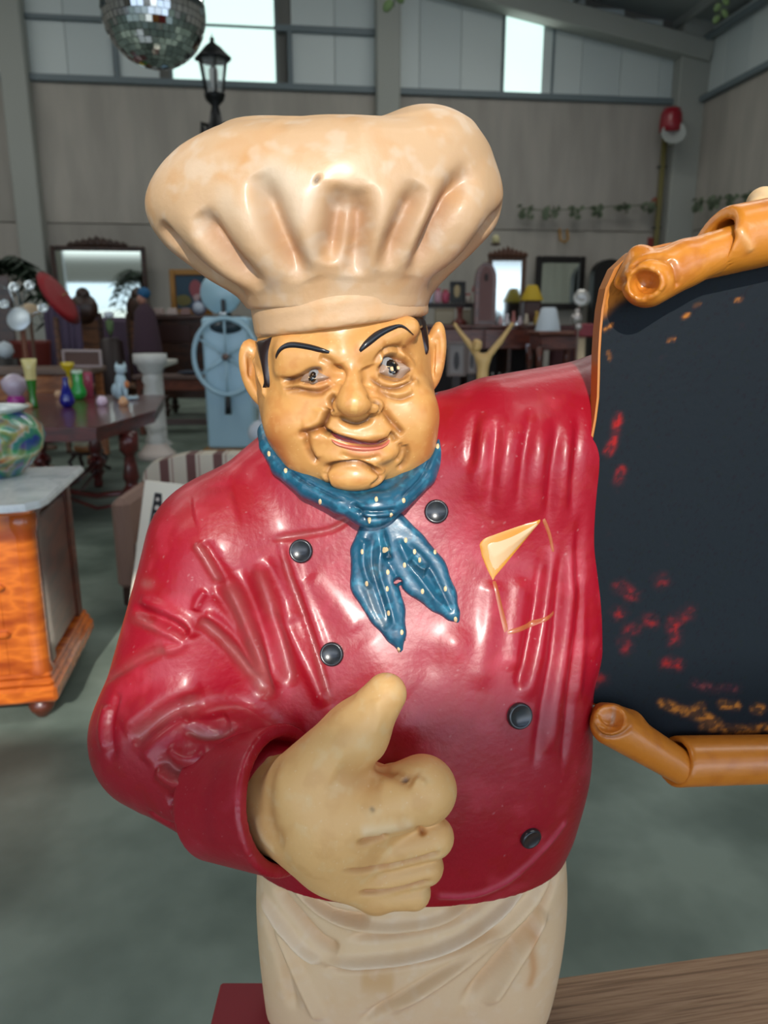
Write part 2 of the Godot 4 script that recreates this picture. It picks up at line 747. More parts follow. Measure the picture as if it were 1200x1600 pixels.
func bounds(x0: float, y0: float, x1: float, y1: float, w0: float, w1: float) -> AABB:   # the room round a part, given by what it spans
	var b := AABB(P(x0, y0, w0), Vector3.ZERO)
	for x in [x0, x1]:
		for y in [y0, y1]:
			for w in [w0, w1]:
				b = b.expand(P(x, y, w))
	return b.grow(8.0)

# ---------- the chef statue ----------
var chef: Node3D
var chef_base := Vector3.ZERO
var jacket := Field.new()
var jacket_strokes: Array[Stroke] = []
var head := Field.new()
var head_strokes: Array[Stroke] = []

func painted(key: String, rough: float, coat: float, bump := 0.06, tint := Color.WHITE) -> StandardMaterial3D:
	if mats.has(key):
		return mats[key]
	var m := StandardMaterial3D.new()
	m.vertex_color_use_as_albedo = true
	m.albedo_color = tint
	m.roughness = rough
	m.metallic_specular = 0.5
	if coat > 0.0:
		m.clearcoat_enabled = true
		m.clearcoat = coat
		m.clearcoat_roughness = 0.22
	m.heightmap_enabled = true
	m.heightmap_texture = grey_tex("plaster_relief", 0.02, 4, 512)
	m.heightmap_scale = bump * 0.45
	mats[key] = tri(m, Vector3.ONE * 9.0)
	return m

func plain_paint(key: String, c: Color, rough := 0.35, coat := 0.4) -> StandardMaterial3D:
	if mats.has(key):
		return mats[key]
	var m := StandardMaterial3D.new()
	m.albedo_color = c
	m.roughness = rough
	if coat > 0.0:
		m.clearcoat_enabled = true
		m.clearcoat = coat
		m.clearcoat_roughness = 0.2
	mats[key] = m
	return m

func blotch(s: Clay, q0: PackedVector3Array, c2: Color, amount: float, scale: float, lo := 0.0, seed_ := 1) -> void:   # uneven paint: fades towards c2 in patches
	var noise := FastNoiseLite.new()
	noise.seed = seed_
	noise.frequency = 1.0 / scale
	noise.fractal_octaves = 3
	for i in s.v.size():
		var h := noise.get_noise_3dv(q0[i])
		s.c[i] = s.c[i].lerp(c2, amount * smoothstep(lo, lo + 0.5, h))

func speckle(s: Clay, q0: PackedVector3Array, c2: Color, amount: float, scale: float, lo: float, seed_: int) -> void:
	var noise := FastNoiseLite.new()
	noise.seed = seed_
	noise.frequency = 1.0 / scale
	noise.fractal_octaves = 2
	for i in s.v.size():
		s.c[i] = s.c[i].lerp(c2, amount * smoothstep(lo, lo + 0.12, noise.get_noise_3dv(q0[i])))

var jobs := []

func make_part(called: String, f: Field, room: AABB, h: float, strokes: Array[Stroke], base: Color, parent: Node3D, m: Material, splits := 0, blots := [], label := "", where := Vector3.INF) -> void:
	jobs.append({"called": called, "f": f, "room": room, "h": h, "strokes": strokes, "base": base, "parent": parent, "m": m, "splits": splits, "blots": blots, "label": label, "where": where})

func shape_job(i: int) -> void:
	var j: Dictionary = jobs[i]
	var f: Field = j.f
	var s := f.mesh(j.room.position, j.room.end, j.h)
	s.relax(0.35)
	s.normals()
	for k in j.splits:
		s.split(Vector3(0, 0.25, 1).normalized(), -0.15)
	var q0 := s.v.duplicate()
	s.sculpt(j.strokes)
	s.normals()
	s.paint(j.base, j.strokes, q0)
	for b in j.blots:
		if b.size() > 5: speckle(s, q0, b[0], b[1], b[2], b[3], b[4])
		else: blotch(s, q0, b[0], b[1], b[2], b[3], b[4])
	j.clay = s

func finish_parts() -> void:
	var id := WorkerThreadPool.add_group_task(shape_job, jobs.size(), -1, true)
	WorkerThreadPool.wait_for_group_task_completion(id)
	for j in jobs:
		var s: Clay = j.clay
		part(j.called, s.mesh(j.parent.position if j.where == Vector3.INF else j.where, EYE, U), j.m, j.parent, j.label)
	jobs.clear()

func skin_part(called: String, s: Clay, m: Material, parent: Node3D, label := "") -> MeshInstance3D:
	s.c = PackedColorArray()
	return part(called, s.mesh(parent.position, EYE, U), m, parent, label)

func zoomed(pts: Array, x0: float, y0: float, s: float) -> Array:
	return pts.map(func(p): return [x0 + p[0] / s, y0 + p[1] / s])

func disc(cx: float, cy: float, r: float, n := 9, ry := -1.0) -> Array:       # the two halves of a circle, for patch()
	if ry < 0.0: ry = r
	var a := []
	var b := []
	for i in n:
		var t := PI * i / (n - 1)
		a.append([cx - sin(t) * r, cy - cos(t) * ry])
		b.append([cx + sin(t) * r, cy - cos(t) * ry])
	return [a, b]

func on_outline(f: Field, strokes: Array[Stroke], called: String, left: Array, right: Array, n: int, cols: int, thick: float, m: Material, label := "", dome := 0.5) -> void:
	skin_part(called, patch(f, strokes, along(left, n), along(right, n), cols, thick, dome), m, chef, label)

func jacket_form() -> void:
	var f := jacket
	var hem := P(700, 1405, 140).y
	f.prims.append(table([[600, 500, 650, 0, -110], [650, 440, 700, 20, -140], [710, 370, 800, 45, -160], [790, 300, 900, 70, -180], [890, 310, 925, 105, -185], [990, 330, 925, 148, -185], [1090, 345, 922, 176, -185], [1190, 360, 918, 184, -180], [1280, 378, 896, 172, -170], [1340, 398, 872, 152, -150], [1440, 415, 852, 128, -140]], 2.25, P(560, 630, -60).y, hem))
	# his right arm, on the left of the picture
	f.cap(P(352, 872, -20), R(352, 872, -20, 122), P(262, 1140, 60), R(262, 1140, 60, 108), 45.0)
	f.cap(P(262, 1150, 65), R(262, 1150, 65, 112), P(400, 1246, 190), R(400, 1246, 190, 98), 30.0)
	# the raised arm, behind the board
	f.cap(P(785, 715, -60), R(785, 715, -60, 128), P(960, 660, -130), R(960, 660, -130, 104), 70.0)
	f.cap(P(868, 720, -20), R(868, 720, -20, 60), P(866, 1000, -10), R(866, 1000, -10, 58), 50.0)
	f.cap(P(960, 660, -130), R(960, 660, -130, 102), P(1190, 470, -140), R(1190, 470, -140, 72), 30.0)
	var L := jacket_strokes
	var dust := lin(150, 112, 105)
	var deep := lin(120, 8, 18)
	# folds of the raised shoulder
	for g in [[[779, 646], [772, 715], [763, 806]], [[830, 634], [819, 715], [808, 806]], [[872, 655], [863, 734], [855, 830]], [[745, 640], [738, 690], [735, 740]], [[905, 640], [898, 720], [893, 810]]]:
		stroke(L, f, g, 9, -7.0).tap = 0.42
	for g in [[[798, 640], [788, 734], [780, 815]], [[850, 640], [841, 725], [832, 815]], [[890, 650], [882, 740], [876, 830]], [[756, 650], [750, 720], [742, 790]]]:
		stroke(L, f, g, 16, 6.5).tap = 0.45
	for g in [[[865, 850], [850, 950], [838, 1030], [820, 1095]], [[893, 850], [884, 990], [868, 1099], [858, 1180]]]:
		stroke(L, f, g, 14, 8.0)
	for g in [[[850, 860], [838, 940], [822, 1020], [808, 1080]], [[880, 850], [868, 980], [850, 1100], [835, 1200]], [[908, 800], [903, 950], [890, 1100], [878, 1200]]]:
		stroke(L, f, g, 9, -7.0)
	stroke(L, f, [[770, 905], [765, 980], [745, 1080]], 18, 5.0)
	stroke(L, f, [[815, 900], [805, 980], [800, 1050]], 16, 5.0)
	stroke(L, f, [[900, 900], [905, 1000], [900, 1100]], 14, 6.0)
	stroke(L, f, [[641, 1140]], 26, 5.0)
	stroke(L, f, [[714, 1008]], 26, 5.0)
	stroke(L, f, [[672, 1040]], 24, -3.0)
	# button placket and collar seam
	stroke(L, f, [[437, 846], [452, 900], [474, 960], [497, 1030], [522, 1115]], 5, -5.0, dust, 0.35)
	stroke(L, f, [[450, 846], [466, 900], [488, 960], [512, 1030]], 9, 3.5)
	stroke(L, f, [[425, 842], [470, 836], [515, 828], [545, 812]], 5, -4.0, dust, 0.35)
	stroke(L, f, [[560, 1000], [600, 1055], [640, 1090]], 26, 2.0)
	stroke(L, f, [[480, 900], [520, 940], [560, 990]], 18, 3.0)
	# folds running from the shoulder into the crook of the arm
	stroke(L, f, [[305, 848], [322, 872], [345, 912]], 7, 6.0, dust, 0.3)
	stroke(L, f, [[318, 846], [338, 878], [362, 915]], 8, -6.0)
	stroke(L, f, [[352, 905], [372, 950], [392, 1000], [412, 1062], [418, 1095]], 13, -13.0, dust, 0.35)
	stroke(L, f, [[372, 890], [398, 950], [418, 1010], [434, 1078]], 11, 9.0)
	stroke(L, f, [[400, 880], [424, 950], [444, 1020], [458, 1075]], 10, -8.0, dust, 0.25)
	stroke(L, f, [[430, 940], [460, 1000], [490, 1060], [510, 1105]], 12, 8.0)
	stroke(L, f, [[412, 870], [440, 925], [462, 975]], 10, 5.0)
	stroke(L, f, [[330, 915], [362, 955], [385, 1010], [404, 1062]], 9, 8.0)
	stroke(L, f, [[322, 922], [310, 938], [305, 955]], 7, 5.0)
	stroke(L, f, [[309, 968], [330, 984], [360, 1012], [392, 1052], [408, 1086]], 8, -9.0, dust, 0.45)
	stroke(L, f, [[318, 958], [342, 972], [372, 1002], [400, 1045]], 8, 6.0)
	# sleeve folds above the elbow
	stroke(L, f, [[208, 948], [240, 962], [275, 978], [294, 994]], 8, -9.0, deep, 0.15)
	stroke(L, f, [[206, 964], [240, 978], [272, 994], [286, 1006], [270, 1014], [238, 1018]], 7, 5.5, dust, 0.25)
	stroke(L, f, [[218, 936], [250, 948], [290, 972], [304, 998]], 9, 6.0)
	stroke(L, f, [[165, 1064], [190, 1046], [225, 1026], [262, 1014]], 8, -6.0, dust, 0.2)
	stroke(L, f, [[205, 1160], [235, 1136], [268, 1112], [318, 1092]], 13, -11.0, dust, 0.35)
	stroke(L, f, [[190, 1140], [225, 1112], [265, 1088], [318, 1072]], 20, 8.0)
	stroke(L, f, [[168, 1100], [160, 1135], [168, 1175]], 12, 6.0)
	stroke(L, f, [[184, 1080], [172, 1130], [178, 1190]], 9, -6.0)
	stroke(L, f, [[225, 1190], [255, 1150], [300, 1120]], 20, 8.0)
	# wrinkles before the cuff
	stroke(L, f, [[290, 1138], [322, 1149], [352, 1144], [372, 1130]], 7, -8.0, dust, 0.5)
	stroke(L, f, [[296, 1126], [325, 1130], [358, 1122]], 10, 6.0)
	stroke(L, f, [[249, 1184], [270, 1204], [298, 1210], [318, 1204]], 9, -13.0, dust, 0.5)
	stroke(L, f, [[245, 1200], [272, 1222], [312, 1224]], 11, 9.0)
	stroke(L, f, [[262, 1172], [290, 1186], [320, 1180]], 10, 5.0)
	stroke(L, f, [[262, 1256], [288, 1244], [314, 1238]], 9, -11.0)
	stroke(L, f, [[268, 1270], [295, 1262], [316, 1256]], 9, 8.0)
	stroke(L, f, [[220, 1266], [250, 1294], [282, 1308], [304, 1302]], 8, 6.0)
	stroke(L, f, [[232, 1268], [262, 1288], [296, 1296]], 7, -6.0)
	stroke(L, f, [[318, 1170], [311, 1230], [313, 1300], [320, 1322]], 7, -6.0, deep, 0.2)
	# the flattened shoulder and scuffs
	stroke(L, f, [[300, 800], [330, 790], [370, 780]], 30, 5.0, lin(176, 62, 72), 0.35)
	stroke(L, f, [[205, 905], [230, 912], [270, 935]], 8, 0.0, dust, 0.4)
	# hem rim
	stroke(L, f, [[690, 1400], [740, 1398], [790, 1378], [840, 1336], [880, 1288]], 7, 4.0, lin(196, 66, 92), 0.5, 2.0, false)

func head_form() -> void:
	var f := head
	var w := -25.0
	f.ell(P(537, 585, w), Vector3(R(537, 590, w, 137), R(546, 590, w, 190), 130))
	f.ell(P(556, 668, w + 12), Vector3(R(556, 672, w, 125), R(556, 672, w, 105), 116), 36.0)
	f.cap(P(545, 700, w - 40), 95, P(550, 850, w - 60), 110, 20.0)
	# cheeks, chin, lips, nose
	f.ell(P(466, 660, w + 78), Vector3(50, 42, 44), 26.0)
	f.ell(P(642, 652, w + 76), Vector3(42, 55, 42), 26.0)
	f.ell(P(480, 702, w + 66), Vector3(34, 36, 38), 22.0)
	f.ell(P(640, 698, w + 62), Vector3(34, 40, 38), 22.0)
	f.ell(P(553, 744, w + 106), Vector3(46, 22, 26), 10.0)
	f.ell(P(558, 674, w + 110), Vector3(46, 14, 20), 12.0, Basis(Vector3.BACK, 0.06))
	f.ell(P(562, 712, w + 117), Vector3(50, 16, 18), 12.0, Basis(Vector3.BACK, 0.03))
	f.cap(P(545, 566, w + 117), 12, P(551, 618, w + 140), 18, 14.0)
	f.ell(P(553, 630, w + 146), Vector3(25, 19, 22), 10.0)
	f.ell(P(526, 638, w + 128), Vector3(14, 12, 18), 5.0)
	f.ell(P(584, 635, w + 126), Vector3(15, 13, 18), 5.0)
	# brows and heavy lids
	f.cap(P(450, 552, w + 100), 18, P(515, 556, w + 116), 16, 22.0)
	f.cap(P(568, 545, w + 116), 15, P(640, 512, w + 92), 15, 24.0)
	f.ell(P(470, 572, w + 100), Vector3(38, 17, 20), 12.0, Basis(Vector3.BACK, 0.25))
	f.ell(P(616, 600, w + 98), Vector3(34, 10, 14), 8.0, Basis(Vector3.BACK, 0.12))
	f.ell(P(483, 606, w + 104), Vector3(38, 9, 14), 8.0, Basis(Vector3.BACK, 0.08))
	# ears
	f.ell(P(403, 584, w - 14), Vector3(27, 56, 17), 6.0, Basis(Vector3.BACK, 0.26) * Basis(Vector3.UP, 0.3))
	f.ell(P(680, 556, w - 14), Vector3(17, 54, 17), 6.0, Basis(Vector3.BACK, -0.1) * Basis(Vector3.UP, -0.3))
	f.ell(P(403, 590, w + 6), Vector3(12, 38, 15), 5.0, Basis(Vector3.BACK, 0.3), 1)
	f.ell(P(681, 556, w + 6), Vector3(8, 36, 15), 5.0, Basis(Vector3.BACK, -0.06), 1)
	var L := head_strokes
	var line := lin(98, 50, 24)
	var dark := lin(60, 26, 18)
	var Z := func(a): return zoomed(a, 360, 470, 3.3333)
	# ears' inner ridges
	stroke(L, f, [[398, 556], [408, 590], [414, 622]], 4, 6.0)
	stroke(L, f, [[386, 548], [391, 585], [402, 612]], 4, -4.0, line, 0.68)
	stroke(L, f, [[680, 530], [684, 560], [680, 590]], 3.5, 5.0)
	# sockets
	stroke(L, f, [[596, 562], [630, 556]], 19, -8.0)
	stroke(L, f, [[590, 590], [612, 596], [640, 586]], 6, -3.0)
	stroke(L, f, [[530, 570], [526, 592], [516, 604]], 11, -8.0)
	stroke(L, f, [[574, 572], [578, 590], [574, 606]], 11, -8.0)
	# right eye: lids and bags
	stroke(L, f, Z.call([[770, 378], [800, 325], [850, 300], [905, 315], [950, 365]]), 3.6, -5.2, line, 0.94)
	stroke(L, f, Z.call([[765, 350], [800, 295], [850, 272], [910, 290], [965, 345]]), 4.5, 3.6)
	stroke(L, f, Z.call([[745, 330], [790, 270], [850, 245], [915, 255], [975, 310]]), 4.0, -3.9, line, 0.41)
	stroke(L, f, Z.call([[770, 380], [820, 402], [880, 402], [945, 365]]), 3.2, -3.9, line, 0.68)
	stroke(L, f, Z.call([[735, 395], [790, 445], [860, 458], [930, 430], [962, 380]]), 4.2, -5.9, line, 0.74)
	stroke(L, f, Z.call([[760, 455], [820, 495], [890, 510], [960, 480]]), 4.0, -3.9, line, 0.47)
	stroke(L, f, Z.call([[820, 475], [890, 488], [950, 462]]), 6.0, 3.0)
	# left eye, squeezed
	stroke(L, f, Z.call([[258, 410], [310, 418], [370, 400], [420, 372], [480, 362]]), 4.5, -10.4, line, 0.95)
	stroke(L, f, Z.call([[360, 425], [420, 430], [480, 420], [520, 405]]), 3.0, -3.9, line, 0.68)
	stroke(L, f, Z.call([[270, 462], [330, 455], [400, 470], [470, 472], [540, 435]]), 3.6, -7.2, line, 0.81)
	stroke(L, f, Z.call([[290, 478], [370, 480], [430, 492], [500, 482]]), 3.0, -3.9, line, 0.41)
	stroke(L, f, Z.call([[560, 330], [575, 380], [560, 430]]), 7.0, -6.5)
	stroke(L, f, Z.call([[460, 290], [520, 320], [565, 370]]), 6.0, -6.5, line, 0.34)
	# nose wings and the folds round the mouth
	stroke(L, f, Z.call([[545, 490], [520, 520], [515, 560], [535, 590]]), 3.8, -7.8, dark, 0.81)
	stroke(L, f, Z.call([[715, 500], [760, 520], [790, 560], [770, 590]]), 3.8, -7.8, dark, 0.68)
	stroke(L, f, Z.call([[560, 610], [610, 630], [660, 640], [720, 620], [760, 590]]), 4.5, -7.8, dark, 0.74)
	stroke(L, f, Z.call([[505, 555], [500, 610], [470, 660], [400, 685], [350, 700]]), 5.0, -10.4, line, 0.94)
	stroke(L, f, Z.call([[480, 560], [470, 610], [430, 655], [370, 670]]), 11.0, 4.5)
	stroke(L, f, Z.call([[800, 560], [825, 610], [865, 660], [900, 700]]), 5.0, -7.8, line, 0.68)
	stroke(L, f, Z.call([[405, 690], [398, 740], [420, 800], [455, 850]]), 5.0, -7.8, line, 0.68)
	stroke(L, f, Z.call([[450, 700], [440, 760], [462, 820]]), 8.0, 3.0)
	stroke(L, f, Z.call([[905, 750], [920, 800], [905, 850], [870, 880]]), 5.0, -6.5, line, 0.54)
	stroke(L, f, Z.call([[880, 740], [890, 790], [860, 840]]), 3.5, -3.9, line, 0.41)
	stroke(L, f, Z.call([[465, 655], [490, 680], [520, 700]]), 4.0, -9.1, dark, 0.81)
	stroke(L, f, Z.call([[830, 690], [850, 705], [862, 735]]), 4.0, -7.8, dark, 0.68)
	# mouth
	stroke(L, f, Z.call([[470, 668], [520, 692], [600, 722], [690, 745], [770, 745], [840, 712]]), 3.6, -10.4, dark, 0.95)
	stroke(L, f, Z.call([[520, 680], [610, 700], [690, 712], [760, 700], [830, 690]]), 6.0, 3.5)
	stroke(L, f, Z.call([[560, 795], [640, 825], [720, 830], [790, 805]]), 5.0, -5.2)
	# chin
	stroke(L, f, Z.call([[490, 900], [510, 865], [570, 850], [660, 850], [740, 870], [790, 905]]), 4.0, -8.5, line, 0.81)
	stroke(L, f, Z.call([[480, 890], [500, 940], [540, 975]]), 5.0, -5.2, line, 0.41)
	stroke(L, f, Z.call([[790, 900], [775, 940], [730, 970]]), 5.0, -5.2, line, 0.41)
	stroke(L, f, Z.call([[740, 850], [780, 870], [800, 895]]), 3.0, 3.0)
	# blush of darker glaze
	stroke(L, f, [[430, 640], [432, 690], [450, 735]], 20, 0.0, lin(178, 98, 46), 0.6)
	stroke(L, f, [[676, 620], [676, 680], [650, 735]], 16, 0.0, lin(178, 98, 46), 0.6)
	stroke(L, f, [[500, 764], [550, 774], [610, 766]], 10, 0.0, lin(176, 92, 48), 0.6)
	stroke(L, f, [[540, 700], [575, 706], [600, 700]], 9, 0.0, lin(206, 112, 84), 0.5)
	stroke(L, f, [[548, 633], [560, 634]], 12, 0.0, lin(226, 184, 112), 0.7)
	stroke(L, f, [[480, 596], [520, 590]], 14, 0.0, lin(216, 150, 104), 0.5)
	stroke(L, f, [[398, 570], [410, 620]], 14, 0.0, lin(170, 96, 40), 0.5)

func hat_form(f: Field, L: Array[Stroke]) -> void:
	var w := -22.0
	var rows := [[206, 372, 722, 92], [216, 334, 736, 116], [232, 290, 758, 138], [262, 258, 775, 152], [295, 238, 784, 160], [326, 232, 785, 164], [358, 242, 772, 162], [390, 266, 744, 156], [415, 298, 718, 150], [440, 332, 692, 142], [462, 370, 674, 134], [490, 392, 666, 130]]
	var m := table(rows.map(func(r): return [r[0], r[1], r[2], w + r[3], w - r[3]]), 2.1, P(510, 212, w).y, P(530, 484, w).y)
	f.prims.append(m)
	f.ell(P(414, 256, w), Vector3(R(372, 326, w, 100), R(372, 326, w, 60), 110), 24.0)
	f.ell(P(664, 242, w), Vector3(R(632, 308, w, 90), R(632, 308, w, 66), 110), 24.0)
	f.ell(P(530, 256, w), Vector3(R(510, 330, w, 140), R(510, 330, w, 48), 130), 34.0)
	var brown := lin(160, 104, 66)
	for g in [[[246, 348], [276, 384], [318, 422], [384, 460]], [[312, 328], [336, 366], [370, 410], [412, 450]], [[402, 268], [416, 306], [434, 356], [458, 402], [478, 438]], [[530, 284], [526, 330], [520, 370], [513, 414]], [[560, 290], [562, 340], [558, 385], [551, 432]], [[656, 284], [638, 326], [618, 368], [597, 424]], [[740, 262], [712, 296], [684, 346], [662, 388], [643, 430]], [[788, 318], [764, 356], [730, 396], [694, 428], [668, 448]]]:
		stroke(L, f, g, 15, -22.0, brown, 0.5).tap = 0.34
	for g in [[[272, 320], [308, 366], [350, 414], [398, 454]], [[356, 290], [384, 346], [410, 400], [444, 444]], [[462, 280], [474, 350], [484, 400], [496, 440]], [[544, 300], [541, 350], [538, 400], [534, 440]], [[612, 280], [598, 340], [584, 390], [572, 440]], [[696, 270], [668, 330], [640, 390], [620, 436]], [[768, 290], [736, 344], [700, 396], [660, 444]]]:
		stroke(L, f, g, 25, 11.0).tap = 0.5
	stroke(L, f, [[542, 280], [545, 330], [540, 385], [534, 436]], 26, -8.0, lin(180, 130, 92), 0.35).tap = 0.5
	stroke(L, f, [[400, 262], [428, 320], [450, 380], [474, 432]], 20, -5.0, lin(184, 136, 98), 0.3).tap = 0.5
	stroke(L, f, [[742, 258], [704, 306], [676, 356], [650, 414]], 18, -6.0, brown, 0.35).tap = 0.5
	stroke(L, f, [[430, 188], [500, 198], [560, 192]], 30, -4.0)
	# water stain on the crown
	var ochre := lin(196, 136, 66)
	stroke(L, f, [[330, 268], [352, 278], [368, 282], [378, 262], [386, 244], [405, 234], [440, 240]], 8, 0.0, ochre, 0.65)
	stroke(L, f, [[440, 240], [470, 262], [500, 268], [520, 250]], 10, 0.0, ochre, 0.45)
	stroke(L, f, [[400, 262], [460, 285], [500, 300]], 26, 0.0, lin(205, 186, 160), 0.7)
	stroke(L, f, [[330, 310], [420, 320], [480, 350]], 30, 0.0, lin(208, 184, 156), 0.6)
	stroke(L, f, [[497, 278], [494, 283]], 3, -2.0, dark_brown(), 0.9, 2.0, false)

func dark_brown() -> Color:
	return lin(60, 40, 24)

func make_chef() -> void:
	var left := P(345, 1533, -60)
	var foot := -1292.0
	chef_base = EYE + Vector3(-10.0, -1319.0, -D0 + 30.0) * U
	chef = thing("chef_statue", "painted chef statue in a red jacket and tall cream hat giving a thumbs up", "statue", chef_base)
	jacket_form()
	head_form()
	# plinth
	var s := Shape.new()
	s.box(EYE - chef_base + Vector3((left.x + 262.0) * 0.5, -1305.0, -D0 + 90.0) * U, Vector3(262.0 - left.x, 28.0, 300.0) * U, 0.003)
	part("plinth", s.done(), flat(138, 32, 42, 0.5), chef, "dark red base board")
	# jacket
	var jm := painted("jacket", 0.42, 0.22, 0.085)
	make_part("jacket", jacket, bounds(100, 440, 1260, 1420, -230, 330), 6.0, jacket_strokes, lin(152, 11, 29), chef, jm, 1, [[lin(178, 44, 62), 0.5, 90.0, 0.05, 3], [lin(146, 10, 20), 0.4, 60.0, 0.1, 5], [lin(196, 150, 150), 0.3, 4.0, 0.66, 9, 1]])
	# head
	var hm := painted("skin", 0.42, 0.2, 0.04)
	make_part("head", head, bounds(365, 400, 705, 800, -190, 150), 3.6, head_strokes, lin(208, 150, 84), chef, hm, 1, [[lin(192, 124, 62), 0.5, 40.0, 0.05, 21], [lin(222, 170, 104), 0.3, 26.0, 0.1, 22], [lin(236, 200, 140), 0.5, 3.5, 0.64, 23, 1]])
	# turned-back cuff
	var cuff := Field.new()
	var cs: Array[Stroke] = []
	var ca := P(330, 1250, 186)
	var cz := P(448, 1247, 244)
	var axis := cz - ca
	cuff.cap(ca, R(330, 1250, 186, 86), cz + axis * 0.3, R(448, 1247, 244, 122), 3.0)
	cuff.half(axis, cz, 8.0)
	cuff.half(-axis, ca, 10.0)
	cuff.cap(P(405, 1249, 220), R(400, 1249, 220, 84), cz + axis * 0.6, R(448, 1247, 244, 106), 5.0, 1)
	stroke(cs, cuff, [[352, 1175], [330, 1230], [326, 1290], [334, 1322]], 12, 0.0, lin(132, 8, 22), 0.3)
	make_part("cuff", cuff, bounds(300, 1110, 530, 1390, 120, 330), 4.0, cs, lin(156, 12, 32), chef, jm, 1, [[lin(178, 44, 62), 0.4, 70.0, 0.05, 7], [lin(196, 150, 150), 0.3, 4.0, 0.66, 9, 1]])
	# hat
	var tm := painted("hat", 0.5, 0.15, 0.08)
	var hat := Field.new()
	var hs: Array[Stroke] = []
	hat_form(hat, hs)
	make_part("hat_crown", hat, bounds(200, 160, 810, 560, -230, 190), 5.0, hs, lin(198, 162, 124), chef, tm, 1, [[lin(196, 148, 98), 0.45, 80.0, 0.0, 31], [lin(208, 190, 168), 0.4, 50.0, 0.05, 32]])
	var band := Field.new()
	var bs: Array[Stroke] = []
	band.cyl(P(531, 480, -25), Vector3(-0.129, 0.99, 0.0), R(531, 480, -25, 137), 30.0, 8.0)
	stroke(bs, band, [[396, 500], [450, 486], [530, 472], [600, 462], [664, 456]], 9, 1.5)
	stroke(bs, band, [[440, 478], [520, 458], [600, 448]], 6, 0.0, lin(190, 140, 92), 0.3)
	make_part("hat_band", band, bounds(360, 420, 700, 560, -190, 140), 5.0, bs, lin(206, 168, 128), chef, tm, 1, [[lin(206, 152, 96), 0.45, 60.0, 0.05, 33]])
	# thumbs-up hand
	var hand := Field.new()
	var ls: Array[Stroke] = []
	hand_form(hand, ls)
	make_part("hand", hand, bounds(370, 1030, 740, 1440, 150, 400), 3.6, ls, lin(226, 176, 112), chef, painted("hand", 0.55, 0.05, 0.06), 1, [[lin(208, 152, 90), 0.4, 50.0, 0.0, 41], [lin(226, 190, 136), 0.45, 34.0, 0.1, 42], [lin(236, 214, 180), 0.35, 7.0, 0.62, 43, 1]], "thumbs-up fist")
	# apron
	var apron := Field.new()
	var asx: Array[Stroke] = []
	apron_form(apron, asx, foot)
	make_part("apron", apron, AABB(Vector3(-280, -1300, -1340), Vector3(620, 500, 300)), 6.0, asx, lin(222, 190, 148), chef, painted("apron", 0.6, 0.05, 0.06), 1, [[lin(214, 172, 120), 0.3, 90.0, 0.1, 51], [lin(230, 208, 178), 0.3, 46.0, 0.1, 52]])
	# the hand that holds the board
	var grip := Field.new()
	var gs: Array[Stroke] = []
	grip.ell(P(1268, 352, -122), Vector3(70, 60, 40))
	for k in 4:
		var x := 1192.0 + k * 40.0
		grip.cap(P(x + 6, 346 - k * 7, -137), 26, P(x, 318 - k * 8, -92), 24, 12.0)
		grip.cap(P(x, 318 - k * 8, -92), 23, P(x - 6, 328 - k * 8, -47), 20, 8.0)
	grip.cap(P(1235, 395, -102), 24, P(1180, 345, -82), 20, 12.0)
	make_part("hand", grip, bounds(1140, 270, 1400, 430, -180, -10), 5.0, gs, lin(222, 184, 134), chef, painted("hand", 0.55, 0.05, 0.06), 0, [], "raised hand behind the board")
	make_scarf()

